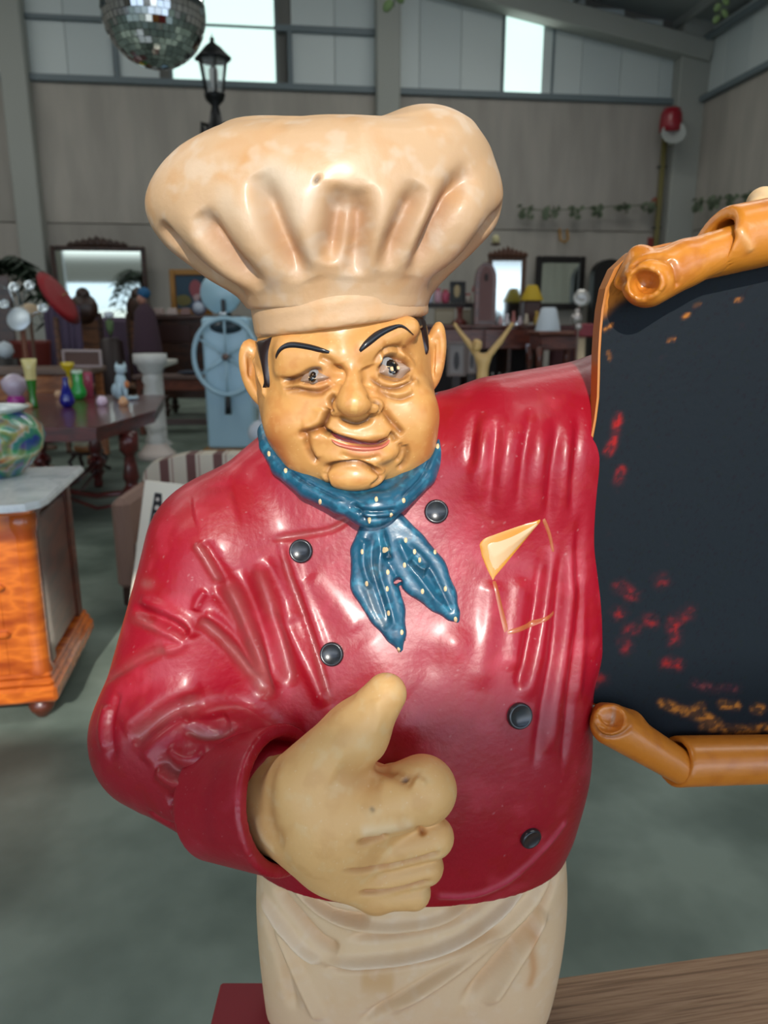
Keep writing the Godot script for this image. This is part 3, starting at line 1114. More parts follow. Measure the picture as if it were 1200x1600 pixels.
func hand_form(f: Field, L: Array[Stroke]) -> void:
	var w := 285.0
	f.cap(P(410, 1252, w - 80), R(420, 1252, w, 78), P(510, 1268, w), R(500, 1262, w, 88), 30.0)
	f.ell(P(530, 1290, w), Vector3(R(530, 1290, w, 92), R(530, 1290, w, 122), 62), 30.0)
	f.ell(P(590, 1255, w - 10), Vector3(80, 46, 55), 25.0)
	f.cap(P(522, 1335, w + 4), 46, P(588, 1386, w + 6), 36, 16.0)
	# four fingers, each bent back into the fist
	var rows := [[[556, 1268, 50], [660, 1234, 52]], [[552, 1336, 33], [676, 1308, 32]], [[556, 1376, 29], [664, 1354, 28]], [[580, 1398, 24], [646, 1394, 26]]]
	for r in rows:
		var a: Array = r[0]
		var b: Array = r[1]
		f.cap(P(a[0], a[1], w + 22), R(a[0], a[1], w, a[2]), P(b[0], b[1], w + 12), R(b[0], b[1], w, b[2]), 5.0)
		f.cap(P(b[0], b[1], w + 6), R(b[0], b[1], w, b[2]), P(b[0] - 40, b[1] + 6, w - 70), R(b[0], b[1], w, b[2] - 3), 5.0)
		f.cap(P(b[0] - 40, b[1] + 6, w - 70), R(b[0], b[1], w, b[2] - 3), P(b[0] - (105 if b[1] < 1390 else 60), b[1] + (14 if b[1] < 1390 else 0), w - 60), R(b[0], b[1], w, b[2] - 6), 5.0)
	# thumb, from the side of the palm
	f.cap(P(474, 1226, w + 5), R(474, 1226, w, 58), P(556, 1146, w), R(556, 1146, w, 50), 22.0)
	f.cap(P(556, 1146, w), R(556, 1146, w, 48), P(603, 1084, w - 6), R(603, 1084, w, 33), 16.0)
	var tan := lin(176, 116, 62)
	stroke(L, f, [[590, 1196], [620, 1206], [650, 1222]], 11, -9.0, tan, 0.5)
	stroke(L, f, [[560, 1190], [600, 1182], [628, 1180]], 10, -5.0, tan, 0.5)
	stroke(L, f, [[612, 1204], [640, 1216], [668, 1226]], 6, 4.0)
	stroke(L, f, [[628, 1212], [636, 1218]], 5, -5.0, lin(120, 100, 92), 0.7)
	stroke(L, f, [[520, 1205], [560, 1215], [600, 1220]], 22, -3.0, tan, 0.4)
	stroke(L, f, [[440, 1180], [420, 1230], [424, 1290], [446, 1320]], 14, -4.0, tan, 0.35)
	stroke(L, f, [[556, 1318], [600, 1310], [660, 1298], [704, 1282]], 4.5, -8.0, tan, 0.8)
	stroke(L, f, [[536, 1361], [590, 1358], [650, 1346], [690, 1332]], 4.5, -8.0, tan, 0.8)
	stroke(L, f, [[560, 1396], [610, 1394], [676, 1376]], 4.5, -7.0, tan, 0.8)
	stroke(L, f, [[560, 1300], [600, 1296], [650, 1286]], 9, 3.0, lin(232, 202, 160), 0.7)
	stroke(L, f, [[500, 1130], [560, 1080]], 12, -2.0)
	stroke(L, f, [[588, 1090], [592, 1120], [584, 1150]], 8, 2.0)
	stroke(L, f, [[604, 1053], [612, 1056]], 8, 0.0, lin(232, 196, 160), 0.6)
	stroke(L, f, [[581, 1265], [582, 1266]], 3, -1.0, dark_brown(), 0.9, 2.0, false)
	stroke(L, f, [[400, 1270], [410, 1310], [430, 1330]], 8, 2.0, lin(226, 196, 150), 0.6)
	stroke(L, f, [[396, 1230], [420, 1180], [450, 1160], [486, 1148]], 6, 2.5, lin(226, 196, 150), 0.6)

func apron_form(f: Field, L: Array[Stroke], foot: float) -> void:
	f.prims.append(table([[1200, 420, 880, 110, -120], [1300, 408, 880, 118, -125], [1380, 402, 884, 118, -130], [1450, 404, 880, 115, -130], [1530, 412, 866, 112, -128], [1620, 424, 842, 108, -125]], 2.4, P(600, 1240, 0).y, foot))
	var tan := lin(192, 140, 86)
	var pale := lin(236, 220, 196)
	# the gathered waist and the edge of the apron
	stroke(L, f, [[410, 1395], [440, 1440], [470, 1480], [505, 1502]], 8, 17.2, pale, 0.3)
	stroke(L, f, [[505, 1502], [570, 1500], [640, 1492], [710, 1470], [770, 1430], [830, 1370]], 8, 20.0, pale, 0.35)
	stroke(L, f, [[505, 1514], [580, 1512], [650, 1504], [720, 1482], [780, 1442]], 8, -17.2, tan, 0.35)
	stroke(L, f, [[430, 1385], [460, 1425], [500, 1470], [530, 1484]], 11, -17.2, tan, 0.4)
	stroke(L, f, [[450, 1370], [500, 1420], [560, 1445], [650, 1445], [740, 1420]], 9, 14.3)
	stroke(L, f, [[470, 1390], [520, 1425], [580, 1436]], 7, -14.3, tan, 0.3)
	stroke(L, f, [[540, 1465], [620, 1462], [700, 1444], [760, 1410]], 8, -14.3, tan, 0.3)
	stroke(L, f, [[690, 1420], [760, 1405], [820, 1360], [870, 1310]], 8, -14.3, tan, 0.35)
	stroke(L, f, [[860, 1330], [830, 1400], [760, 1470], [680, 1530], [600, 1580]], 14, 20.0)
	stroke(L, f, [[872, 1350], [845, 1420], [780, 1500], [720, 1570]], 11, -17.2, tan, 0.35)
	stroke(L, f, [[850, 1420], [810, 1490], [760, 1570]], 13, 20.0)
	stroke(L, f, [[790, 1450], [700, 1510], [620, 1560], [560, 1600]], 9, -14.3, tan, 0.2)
	stroke(L, f, [[412, 1420], [440, 1500], [460, 1580]], 11, -11.4)
	stroke(L, f, [[430, 1430], [470, 1530], [500, 1595]], 11, 14.3)
	# stains
	stroke(L, f, [[836, 1440], [828, 1475], [834, 1515], [824, 1550]], 9, 0.0, lin(190, 124, 60), 0.6)
	stroke(L, f, [[560, 1530], [620, 1535]], 34, 0.0, lin(200, 152, 92), 0.6)
	stroke(L, f, [[560, 1460], [640, 1458]], 9, 0.0, lin(160, 110, 70), 0.3)

func make_scarf() -> void:
	var f := Field.new()
	var L: Array[Stroke] = []
	var put := func(pts: Array, k: float):
		for i in pts.size() - 1:
			var a: Array = pts[i]
			var b: Array = pts[i + 1]
			var pa := hit(jacket, a[0], a[1])
			var pb := hit(jacket, b[0], b[1])
			f.cap(pa, a[2], pb, b[2], k)
	put.call([[590, 812, 22], [574, 862, 26], [584, 910, 36], [604, 955, 29], [618, 990, 17], [626, 1016, 4]], 3.0)
	put.call([[604, 812, 24], [634, 858, 34], [662, 898, 38], [688, 932, 26], [706, 958, 13], [715, 970, 4]], 3.0)
	f.offset_of(jacket, 13.0, 8.0)
	var band := [[420, 676, -44], [424, 696, -6], [442, 728, 36], [482, 760, 66], [532, 784, 86], [575, 798, 96], [622, 780, 88], [662, 742, 58], [684, 694, 18], [690, 655, -16], [686, 632, -52]]
	for i in band.size() - 1:
		var a: Array = band[i]
		var b: Array = band[i + 1]
		f.cap(P(a[0], a[1], a[2]), 19, P(b[0], b[1], b[2]), 19, 4.0)
	var inner := [[428, 690, -30], [452, 728, 14], [494, 752, 46], [552, 776, 74], [625, 762, 66], [664, 718, 30], [682, 672, -20]]
	for i in inner.size() - 1:
		f.cap(P(inner[i][0], inner[i][1], inner[i][2]), 17, P(inner[i + 1][0], inner[i + 1][1], inner[i + 1][2]), 17, 4.0)
	f.ell(P(584, 796, 96), Vector3(40, 27, 24), 8.0, Basis(Vector3.BACK, 0.2))
	var dark := lin(18, 48, 66)
	stroke(L, f, [[430, 700], [450, 732], [490, 760], [540, 784]], 3, -4.0, dark, 0.6)
	stroke(L, f, [[620, 782], [655, 750], [676, 706], [685, 660]], 3, -3.0, dark, 0.5)
	stroke(L, f, [[545, 790], [580, 800], [620, 796]], 3.5, -5.0, dark, 0.6)
	stroke(L, f, [[560, 810], [590, 812], [620, 806]], 3.5, -4.0, dark, 0.6)
	stroke(L, f, [[550, 784], [562, 800], [574, 820]], 4, -4.0, dark, 0.4)
	stroke(L, f, [[598, 824], [606, 870], [622, 910], [638, 950], [650, 968]], 4.5, -10.0, dark, 0.8)
	stroke(L, f, [[585, 830], [580, 880], [596, 930], [612, 980]], 6, -5.0, dark, 0.4)
	stroke(L, f, [[570, 840], [568, 880], [580, 920]], 6, 5.0)
	stroke(L, f, [[600, 840], [592, 890], [606, 940], [618, 985]], 6, 5.0)
	stroke(L, f, [[640, 872], [655, 885], [668, 892]], 7, -9.0, dark, 0.9)
	stroke(L, f, [[620, 840], [640, 880], [664, 915], [690, 950]], 6, 5.0)
	stroke(L, f, [[636, 850], [668, 880], [694, 930], [708, 960]], 5, -4.0, dark, 0.4)
	stroke(L, f, [[570, 905], [584, 950], [604, 985]], 7, -3.0, lin(70, 84, 90), 0.7)
	stroke(L, f, [[586, 880], [590, 900]], 12, 0.0, lin(74, 92, 98), 0.6)
	stroke(L, f, [[640, 930], [670, 950]], 9, 0.0, lin(60, 84, 96), 0.6)
	make_part("neckerchief", f, bounds(395, 590, 740, 1040, -110, 160), 3.6, L, lin(28, 84, 108), chef, painted("scarf", 0.34, 0.4, 0.05), 1, [[lin(58, 132, 156), 0.6, 22.0, 0.05, 61], [lin(18, 52, 74), 0.5, 18.0, 0.05, 62]], "blue polka dot neckerchief knotted at the throat")
	var cream := plain_paint("dot", srgb(228, 196, 148), 0.4, 0.2)
	for d in [[420, 709], [446, 735], [500, 784], [588, 780], [631, 782], [684, 697], [612, 806], [577, 814], [566, 862], [573, 912], [599, 860], [606, 894], [634, 844], [648, 862], [656, 875], [632, 883], [605, 920], [607, 958], [660, 924], [643, 942], [696, 920], [628, 988], [636, 1002], [680, 862], [622, 1016], [712, 968]]:
		var c: Array = disc(d[0], d[1], 3.6, 6, 4.6)
		skin_part("polka_dot", patch(f, L, c[0], c[1], 3, 2.2), cream, chef)

func make_features() -> void:
	var f := head
	var L := head_strokes
	var black := plain_paint("brow_black", srgb(22, 24, 30), 0.3, 0.5)
	var hair := plain_paint("hair", srgb(34, 18, 16), 0.35, 0.4)
	var Z := func(a): return zoomed(a, 360, 470, 3.3333)
	on_outline(f, L, "eyebrow", Z.call([[233, 304], [256, 244], [310, 212], [400, 221], [470, 240], [522, 262]]), Z.call([[236, 308], [268, 260], [320, 246], [400, 256], [460, 270], [516, 278]]), 22, 5, 5.0, black, "lowered black eyebrow")
	on_outline(f, L, "eyebrow", Z.call([[664, 258], [700, 205], [760, 155], [840, 127], [900, 127], [962, 182]]), Z.call([[676, 272], [730, 234], [790, 187], [850, 154], [895, 142], [958, 184]]), 22, 5, 5.0, black, "raised black eyebrow")
	on_outline(f, L, "sideburn", Z.call([[128, 212], [135, 255], [158, 320], [176, 400], [178, 455]]), Z.call([[222, 183], [200, 260], [198, 330], [205, 400], [207, 455]]), 20, 6, 6.0, hair, "dark sideburn")
	on_outline(f, L, "sideburn", Z.call([[962, 85], [985, 130], [1000, 200], [1016, 280]]), Z.call([[1012, 80], [1024, 150], [1028, 210], [1022, 285]]), 18, 5, 6.0, hair, "dark sideburn")
	var white := plain_paint("sclera", srgb(168, 140, 120), 0.3, 0.5)
	var glass := plain_paint("iris", srgb(16, 16, 18), 0.15, 0.8)
	var grey := plain_paint("iris_rim", srgb(150, 150, 150), 0.2, 0.8)
	var cream := plain_paint("dot", srgb(228, 196, 148), 0.4, 0.2)
	on_outline(f, L, "eyeball", Z.call([[778, 372], [800, 330], [850, 302], [900, 318], [944, 356]]), Z.call([[778, 374], [820, 394], [860, 398], [900, 388], [944, 358]]), 16, 8, 7.0, white)
	on_outline(f, L, "eyeball", Z.call([[352, 418], [380, 392], [430, 374], [480, 380], [512, 402]]), Z.call([[352, 420], [400, 428], [440, 428], [480, 418], [512, 404]]), 14, 6, 5.0, white)
	var eyes := [[614.0, 574.0, 13.2, 12.6, 9.0], [488.6, 590.0, 9.2, 8.4, 6.6]]
	for e in eyes:
		var d: Array = disc(e[0], e[1], e[2] + 2.2, 9, e[3] + 1.6)
		skin_part("iris_rim", patch(f, L, d[0], d[1], 6, e[4]), grey, chef)
		d = disc(e[0], e[1], e[2], 9, e[3])
		skin_part("iris", patch(f, L, d[0], d[1], 6, e[4] + 1.6), glass, chef)
		for k in 4:                                    # the pale cross painted over the iris
			var t := PI * 0.5 * k + 0.15
			var u := Vector2(cos(t), sin(t))
			var v := Vector2(-u.y, u.x)
			var c := Vector2(e[0], e[1])
			var r: float = e[2]
			var p := [c + u * r * 0.08 - v * r * 0.14, c + u * r * 0.55 - v * r * 0.1, c + u * r * 0.95 - v * r * 0.17]
			var q := [c + u * r * 0.08 + v * r * 0.14, c + u * r * 0.55 + v * r * 0.1, c + u * r * 0.95 + v * r * 0.17]
			skin_part("iris_mark", patch(f, L, p.map(func(i): return [i.x, i.y]), q.map(func(i): return [i.x, i.y]), 2, e[4] + 2.6, 0.1), cream, chef)
	var e := disc(614 - 3.5, 576.5, 4.2, 7)
	skin_part("iris_mark", patch(f, L, e[0], e[1], 4, 12.4), cream, chef)
	e = disc(614 + 5.5, 575, 3.4, 7)
	skin_part("iris_mark", patch(f, L, e[0], e[1], 4, 12.4), cream, chef)
	on_outline(f, L, "lip", Z.call([[520, 716], [570, 738], [640, 752], [720, 756], [790, 748], [834, 722]]), Z.call([[522, 722], [560, 758], [640, 782], [720, 786], [800, 768], [836, 726]]), 22, 5, 5.0, plain_paint("lip", srgb(204, 112, 88), 0.35, 0.4), "pink lower lip")
	on_outline(f, L, "mouth", Z.call([[505, 686], [560, 702], [640, 724], [720, 742], [790, 740], [832, 716]]), Z.call([[507, 692], [565, 730], [640, 748], [720, 752], [790, 744], [833, 720]]), 22, 4, 3.0, plain_paint("mouth", srgb(110, 40, 44), 0.4, 0.3), "dark parting of the lips")
	# buttons
	var J := jacket_strokes
	var bm := plain_paint("button", srgb(30, 32, 36), 0.3, 0.5)
	for b in [[471, 861, 18.5], [519, 1022, 18.5], [682, 799, 18.5], [811, 1118, 20.5], [828, 1308, 17.0]]:
		var q := lay(jacket, J, b[0], b[1], -3.0)
		var n := jacket.grad(q, 6.0)
		var x := n.cross(Vector3.UP).normalized()
		var r := R(b[0], b[1], D0 + q.z, b[2])
		var s := Shape.new()
		s.lathe([[0, 0], [r * U, 0], [r * U * 1.02, 7 * U], [r * U * 0.96, 10 * U], [r * U * 0.86, 11 * U], [r * U * 0.8, 10 * U], [0, 10.4 * U]], EYE - chef_base + q * U, 28, Basis(x, n, x.cross(n)))
		part("button", s.done(), bm, chef)
	# pocket square and painted pocket
	on_outline(jacket, J, "pocket_square", [[748, 851], [760, 838], [800, 824], [846, 811]], [[752, 868], [768, 905], [776, 900], [846, 813]], 26, 14, 4.0, plain_paint("square_edge", srgb(206, 140, 48), 0.35, 0.4), "cream pocket square with an ochre edge")
	on_outline(jacket, J, "pocket_square", [[757, 852], [768, 843], [800, 832], [842, 814]], [[760, 868], [770, 898], [774, 896], [843, 816]], 26, 14, 5.4, plain_paint("square", srgb(212, 172, 126), 0.4, 0.3))
	var line := plain_paint("pocket_line", srgb(166, 84, 44), 0.4, 0.4)
	on_outline(jacket, J, "pocket_outline", [[766, 905], [776, 950], [786, 993]], [[775, 905], [785, 945], [796, 986]], 16, 3, 2.2, line)
	on_outline(jacket, J, "pocket_outline", [[788, 984], [820, 974], [868, 953]], [[790, 994], [824, 984], [869, 962]], 16, 3, 2.2, line)
	on_outline(jacket, J, "pocket_outline", [[845, 811], [855, 836], [861, 863]], [[853, 808], [862, 834], [867, 864]], 16, 3, 2.2, line)

# ---------- the menu board the chef holds ----------
func make_board() -> void:
	var base := EYE + Vector3(420.0, -1290.0, -D0 + 30.0) * U
	var board := thing("menu_board", "blank blackboard shaped like an ochre parchment scroll held at the chef's side", "menu board", base)
	var w := 36.0
	var om := painted("ochre", 0.36, 0.4, 0.05)
	# the sheet
	var rim := along([[906, 1100], [908, 950], [912, 780], [922, 690], [932, 630], [935, 540], [942, 470], [956, 425], [985, 396]], 22)
	rim += along([[990, 392], [1080, 372], [1200, 352], [1420, 320]], 10)
	rim += along([[1428, 330], [1432, 760], [1420, 1192]], 12)
	rim += along([[1410, 1196], [1200, 1192], [1080, 1196], [1010, 1150], [960, 1104]], 14)
	var poly := PackedVector2Array()
	for p in rim:
		var q := P(p[0], p[1], w)
		poly.append(Vector2(q.x, q.y) * U)
	var s := Shape.new()
	var xf := Transform3D(Basis.IDENTITY, EYE - base + Vector3(0, 0, (-D0 + w) * U))
	s.prism(poly, -36 * U, 0.0, xf)
	part("sheet", s.done(), flat(186, 112, 32, 0.42, 0.0, 0.3), board, "ochre painted sheet edge")
	# the black writing panel, a thin coat with worn places
	var k := Clay.new()
	var inner := Geometry2D.offset_polygon(poly, -3.5 * U)[0]
	var lo := Vector2(1e9, 1e9)
	var hi := -lo
	for p in inner:
		lo = lo.min(p); hi = hi.max(p)
	var n := 210
	var m := 250
	var idx := {}
	noise.seed = 71
	noise.fractal_octaves = 4
	noise.frequency = 1.0
	var top := func(x: float) -> float: return 0.0
	for j in m + 1:
		for i in n + 1:
			var p := lo + (hi - lo) * Vector2(float(i) / n, float(j) / m)
			if not Geometry2D.is_point_in_polygon(p, inner):
				# pull border points onto the outline
				var best := Vector2.ZERO
				var bd := 1e9
				for e in inner.size():
					var c := Geometry2D.get_closest_point_to_segment(p, inner[e], inner[(e + 1) % inner.size()])
					if c.distance_squared_to(p) < bd:
						bd = c.distance_squared_to(p); best = c
				if bd > pow((hi.x - lo.x) / n * 1.5, 2.0) + pow((hi.y - lo.y) / m * 1.5, 2.0):
					continue
				p = best
			idx[i + j * 1000] = k.v.size()
			k.v.append(Vector3(p.x / U, p.y / U, -D0 + w + 1.2))
	for j in m:
		for i in n:
			var q := [i + j * 1000, i + 1 + j * 1000, i + 1 + (j + 1) * 1000, i + (j + 1) * 1000]
			if q.all(func(z): return idx.has(z)):
				k.f.append_array([idx[q[0]], idx[q[1]], idx[q[2]], idx[q[0]], idx[q[2]], idx[q[3]]])
	k.normals()
	var flatw := Field.new()
	flatw.half(Vector3.BACK, Vector3(0, 0, -D0 + w), 0.01, 0)
	var L: Array[Stroke] = []
	var ochre := lin(190, 116, 40)
	var red := lin(168, 24, 20)
	var dim := lin(74, 16, 20)
	# bare ochre round the curl at the upper left
	stroke(L, flatw, [[930, 470], [950, 450], [985, 430]], 26, 0.0, ochre, 0.97, 6.0, false)
	for g in [[[966, 652], [963, 668], [958, 690], [950, 706]], [[970, 735], [966, 752]]]:
		stroke(L, flatw, g, 7, 0.0, red, 0.95, 3.0, false)
	for g in [[[966, 915], [978, 922]], [[985, 928], [990, 930]], [[966, 958], [970, 960]], [[1012, 968], [1018, 972]], [[984, 985], [992, 982]], [[1050, 972], [1070, 962], [1076, 955]], [[1054, 975], [1052, 1000]], [[1032, 905], [1034, 910]], [[975, 1000], [978, 1012]], [[1040, 1035], [1060, 1038]], [[925, 1068], [938, 1060]]]:
		stroke(L, flatw, g, 8, 0.0, red, 0.5, 2.0, false)
	for g in [[[1080, 1065], [1110, 1075], [1155, 1076]]]:
		stroke(L, flatw, g, 6, 0.0, lin(140, 60, 60), 0.5)
	for g in [[[1035, 1098], [1060, 1108], [1090, 1118], [1120, 1128]], [[1070, 1112], [1095, 1104]], [[1128, 1100], [1150, 1103]], [[1100, 1135], [1150, 1140], [1200, 1136]], [[1180, 1106], [1190, 1108]], [[1105, 1120], [1115, 1135]]]:
		stroke(L, flatw, g, 8, 0.0, ochre, 0.9, 3.0, false)
	for g in [[[1068, 495], [1075, 492]], [[1085, 478], [1092, 475]], [[1150, 470], [1158, 467]], [[1045, 532], [1052, 530]], [[950, 552], [953, 560]], [[945, 515], [955, 508]]]:
		stroke(L, flatw, g, 3.2, 0.0, ochre, 0.8, 3.0, false)
	for s2 in L:
		s2.grit = 0.85
	L[0].grit = 0.0
	k.paint(lin(20, 24, 31), L, k.v)
	for i in k.v.size():
		var q := k.v[i]
		var e := noise.get_noise_2d(q.x * 0.012, q.y * 0.012)
		k.c[i] = k.c[i].lerp(lin(24, 28, 35), 0.4 * smoothstep(-0.3, 0.7, e))
		var z := noise.get_noise_2d(q.x * 0.12 + 50.0, q.y * 0.12)
		k.c[i] = k.c[i].lerp(lin(10, 12, 15), 0.3 * smoothstep(0.1, 0.5, z))
	var slate := painted("slate", 0.6, 0.0, 0.03)
	slate.metallic_specular = 0.3
	part("writing_panel", k.mesh(base, EYE, U), slate, board, "worn matt black panel")
	# the rolled upper edge
	var f := Field.new()
	var T: Array[Stroke] = []
	var a := P(1012, 440, 94)
	var b := P(1140, 384, 68)
	f.cap(a, R(1012, 440, 94, 40), P(1070, 412, 82), R(1070, 412, 82, 36), 8.0)
	f.cap(P(1070, 412, 82), R(1070, 412, 82, 35), b, R(1140, 384, 68, 31), 8.0)
	f.cap(P(968, 430, 58), 14, P(1000, 405, 68), 22, 18.0)
	f.cyl(P(1008, 441, 114), Vector3(-0.35, 0.02, 1.0), R(1010, 440, 108, 22), 40.0, 6.0, 5.0, 1)
	var c1 := P(1118, 382, 68)
	var c2 := P(1400, 318, 68)
	f.cap(c1, R(1118, 382, 68, 50), c2, R(1400, 318, 68, 46), 3.0)
	f.half(Vector3(-0.95, 0.3, 0.15), P(1128, 380, 68), 6.0)
	var g := Field.new()
	g.cap(a, R(1012, 440, 94, 40), P(1070, 412, 82), R(1070, 412, 82, 36), 8.0)
	g.cap(P(1070, 412, 82), R(1070, 412, 82, 35), P(1200, 366, 68), R(1140, 384, 68, 30), 8.0)
	g.cap(P(972, 440, 56), 12, P(1000, 405, 68), 20, 18.0)
	g.ell(P(1006, 442, 132), Vector3(R(1010, 440, 108, 24), R(1010, 440, 108, 23), 42), 6.0, Basis(Vector3.UP, -0.3), 1)
	var brown := lin(120, 62, 22)
	stroke(T, g, [[975, 470], [972, 440], [990, 412], [1020, 400], [1048, 412]], 5, -4.0, brown, 0.5)
	stroke(T, g, [[1046, 405], [1056, 425], [1058, 450]], 5, -4.0, brown, 0.4)
	stroke(T, g, [[1000, 424], [1026, 424], [1036, 445], [1018, 462], [996, 456], [992, 440]], 4, 3.0)
	stroke(T, g, [[1012, 446], [1016, 450]], 16, 0.0, brown, 0.6)
	make_part("scroll_curl", g, bounds(940, 330, 1220, 500, 18, 148), 4.0, T, lin(200, 124, 38), board, om, 1, [[lin(176, 96, 24), 0.5, 50.0, 0.0, 81], [lin(216, 146, 62), 0.4, 30.0, 0.1, 82]], "", base)
	var o := Field.new()
	var T2: Array[Stroke] = []
	o.cap(P(1090, 386, 66), R(1118, 382, 68, 52), P(1440, 312, 68), R(1400, 318, 68, 48), 3.0)
	o.half(Vector3(-0.93, 0.28, 0.25), P(1122, 378, 78), 5.0)
	o.cap(P(1070, 400, 74), R(1118, 382, 68, 38), P(1168, 374, 70), R(1140, 384, 68, 36), 6.0, 1)
	stroke(T2, o, [[1132, 352], [1150, 356], [1168, 378], [1174, 395]], 5, 3.0, lin(226, 170, 110), 0.6)
	make_part("scroll_sleeve", o, bounds(1060, 260, 1320, 460, -2, 148), 3.4, T2, lin(200, 124, 38), board, om, 0, [[lin(176, 96, 24), 0.5, 50.0, 0.0, 83]], "", base)
	# the rolled lower edge
	var d := Field.new()
	var T3: Array[Stroke] = []
	d.cap(P(955, 1132, 86), R(955, 1132, 86, 33), P(1070, 1202, 76), R(1070, 1202, 76, 26), 6.0)
	d.cap(P(940, 1112, 58), 14, P(985, 1128, 68), 20, 14.0)
	d.ell(P(952, 1116, 110), Vector3(R(955, 1130, 86, 25), 32, 24), 5.0, Basis(Vector3.RIGHT, 0.4), 1)
	stroke(T3, d, [[926, 1128], [940, 1148], [965, 1150], [988, 1132]], 4, -4.0, brown, 0.6)
	stroke(T3, d, [[930, 1118], [946, 1136], [968, 1136]], 4, 3.0)
	stroke(T3, d, [[955, 1120], [962, 1122]], 14, 0.0, lin(176, 158, 136), 0.7)
	make_part("scroll_curl", d, bounds(900, 1070, 1110, 1250, 18, 148), 4.0, T3, lin(198, 118, 34), board, om, 1, [[lin(176, 96, 24), 0.5, 50.0, 0.0, 84]], "", base)
	var e := Field.new()
	var T4: Array[Stroke] = []
	e.cap(P(1040, 1190, 68), R(1100, 1190, 68, 39), P(1440, 1180, 68), R(1400, 1180, 68, 34), 3.0)
	e.half(Vector3(-0.93, 0.25, 0.25), P(1062, 1190, 78), 5.0)
	e.cap(P(1020, 1180, 68), R(1070, 1196, 68, 29), P(1096, 1196, 68), R(1100, 1196, 68, 27), 4.0, 1)
	make_part("scroll_sleeve", e, bounds(1000, 1130, 1320, 1250, 8, 138), 3.4, T4, lin(198, 118, 34), board, om, 0, [[lin(176, 96, 24), 0.5, 50.0, 0.0, 85]], "", base)

# ---------- the hall ----------
const SUN_EL := 0.515
const SUN_AZ := -0.05

func make_light() -> void:
	var cam := Camera3D.new()
	cam.name = "camera"
	add_child(cam, true)
	cam.position = EYE
	cam.rotation.x = PITCH
	cam.near = 0.05
	cam.far = 300.0
	var ca := CameraAttributesPhysical.new()
	ca.frustum_focal_length = 12.0 / (800.0 / F)
	ca.exposure_aperture = 4.8
	ca.frustum_focus_distance = 0.69
	cam.attributes = ca
	cam.fov = rad_to_deg(2.0 * atan(800.0 / F))
	cam.current = true
	var we := WorldEnvironment.new()
	we.name = "environment"
	var e := Environment.new()
	e.background_mode = Environment.BG_SKY
	var sky := Sky.new()
	var sm := ProceduralSkyMaterial.new()
	sm.sky_top_color = srgb(150, 180, 222)
	sm.sky_horizon_color = srgb(222, 228, 230)
	sm.ground_bottom_color = srgb(150, 148, 140)
	sm.ground_horizon_color = srgb(190, 195, 196)
	sm.sky_energy_multiplier = 1.9
	sm.ground_energy_multiplier = 0.7
	sky.sky_material = sm
	e.sky = sky
	e.tonemap_mode = Environment.TONE_MAPPER_LINEAR
	e.tonemap_exposure = 0.95
	e.sdfgi_enabled = true
	e.ssao_enabled = true
	e.ssil_enabled = true
	we.environment = e
	add_child(we, true)
	var sun := DirectionalLight3D.new()
	sun.name = "sun"
	sun.light_color = srgb(255, 250, 241)
	sun.light_energy = 1.2
	sun.light_angular_distance = 0.53
	sun.shadow_enabled = true
	sun.rotation = Vector3(-SUN_EL, -SUN_AZ, 0)
	add_child(sun, true)

func piece(parent: Node3D, called: String, c: Vector3, size: Vector3, m: Material, bev := 0.0) -> MeshInstance3D:
	var s := Shape.new()
	s.box(c, size, bev)
	return part(called, s.done(), m, parent)

func concrete() -> Array:
	var out := []
	for k in 3:
		var m := StandardMaterial3D.new()
		m.albedo_color = [srgb(176, 170, 163), srgb(168, 163, 156), srgb(182, 176, 168)][k]
		m.albedo_texture = noise_tex("concrete", 0.01, 4, [[0.2, Color(0.925, 0.92, 0.915)], [0.5, Color(0.96, 0.957, 0.953)], [0.8, Color(1, 0.995, 0.99)]], 512)
		m.roughness = 0.9
		tri(m, Vector3(0.3, 0.06, 0.3))
		m.uv1_offset = Vector3(0.31 * k, 0.17 * k, 0.0)
		out.append(m)
	return out

func roof_y(x: float) -> float:
	return 10.55 - absf(x + 4.3) * 0.18

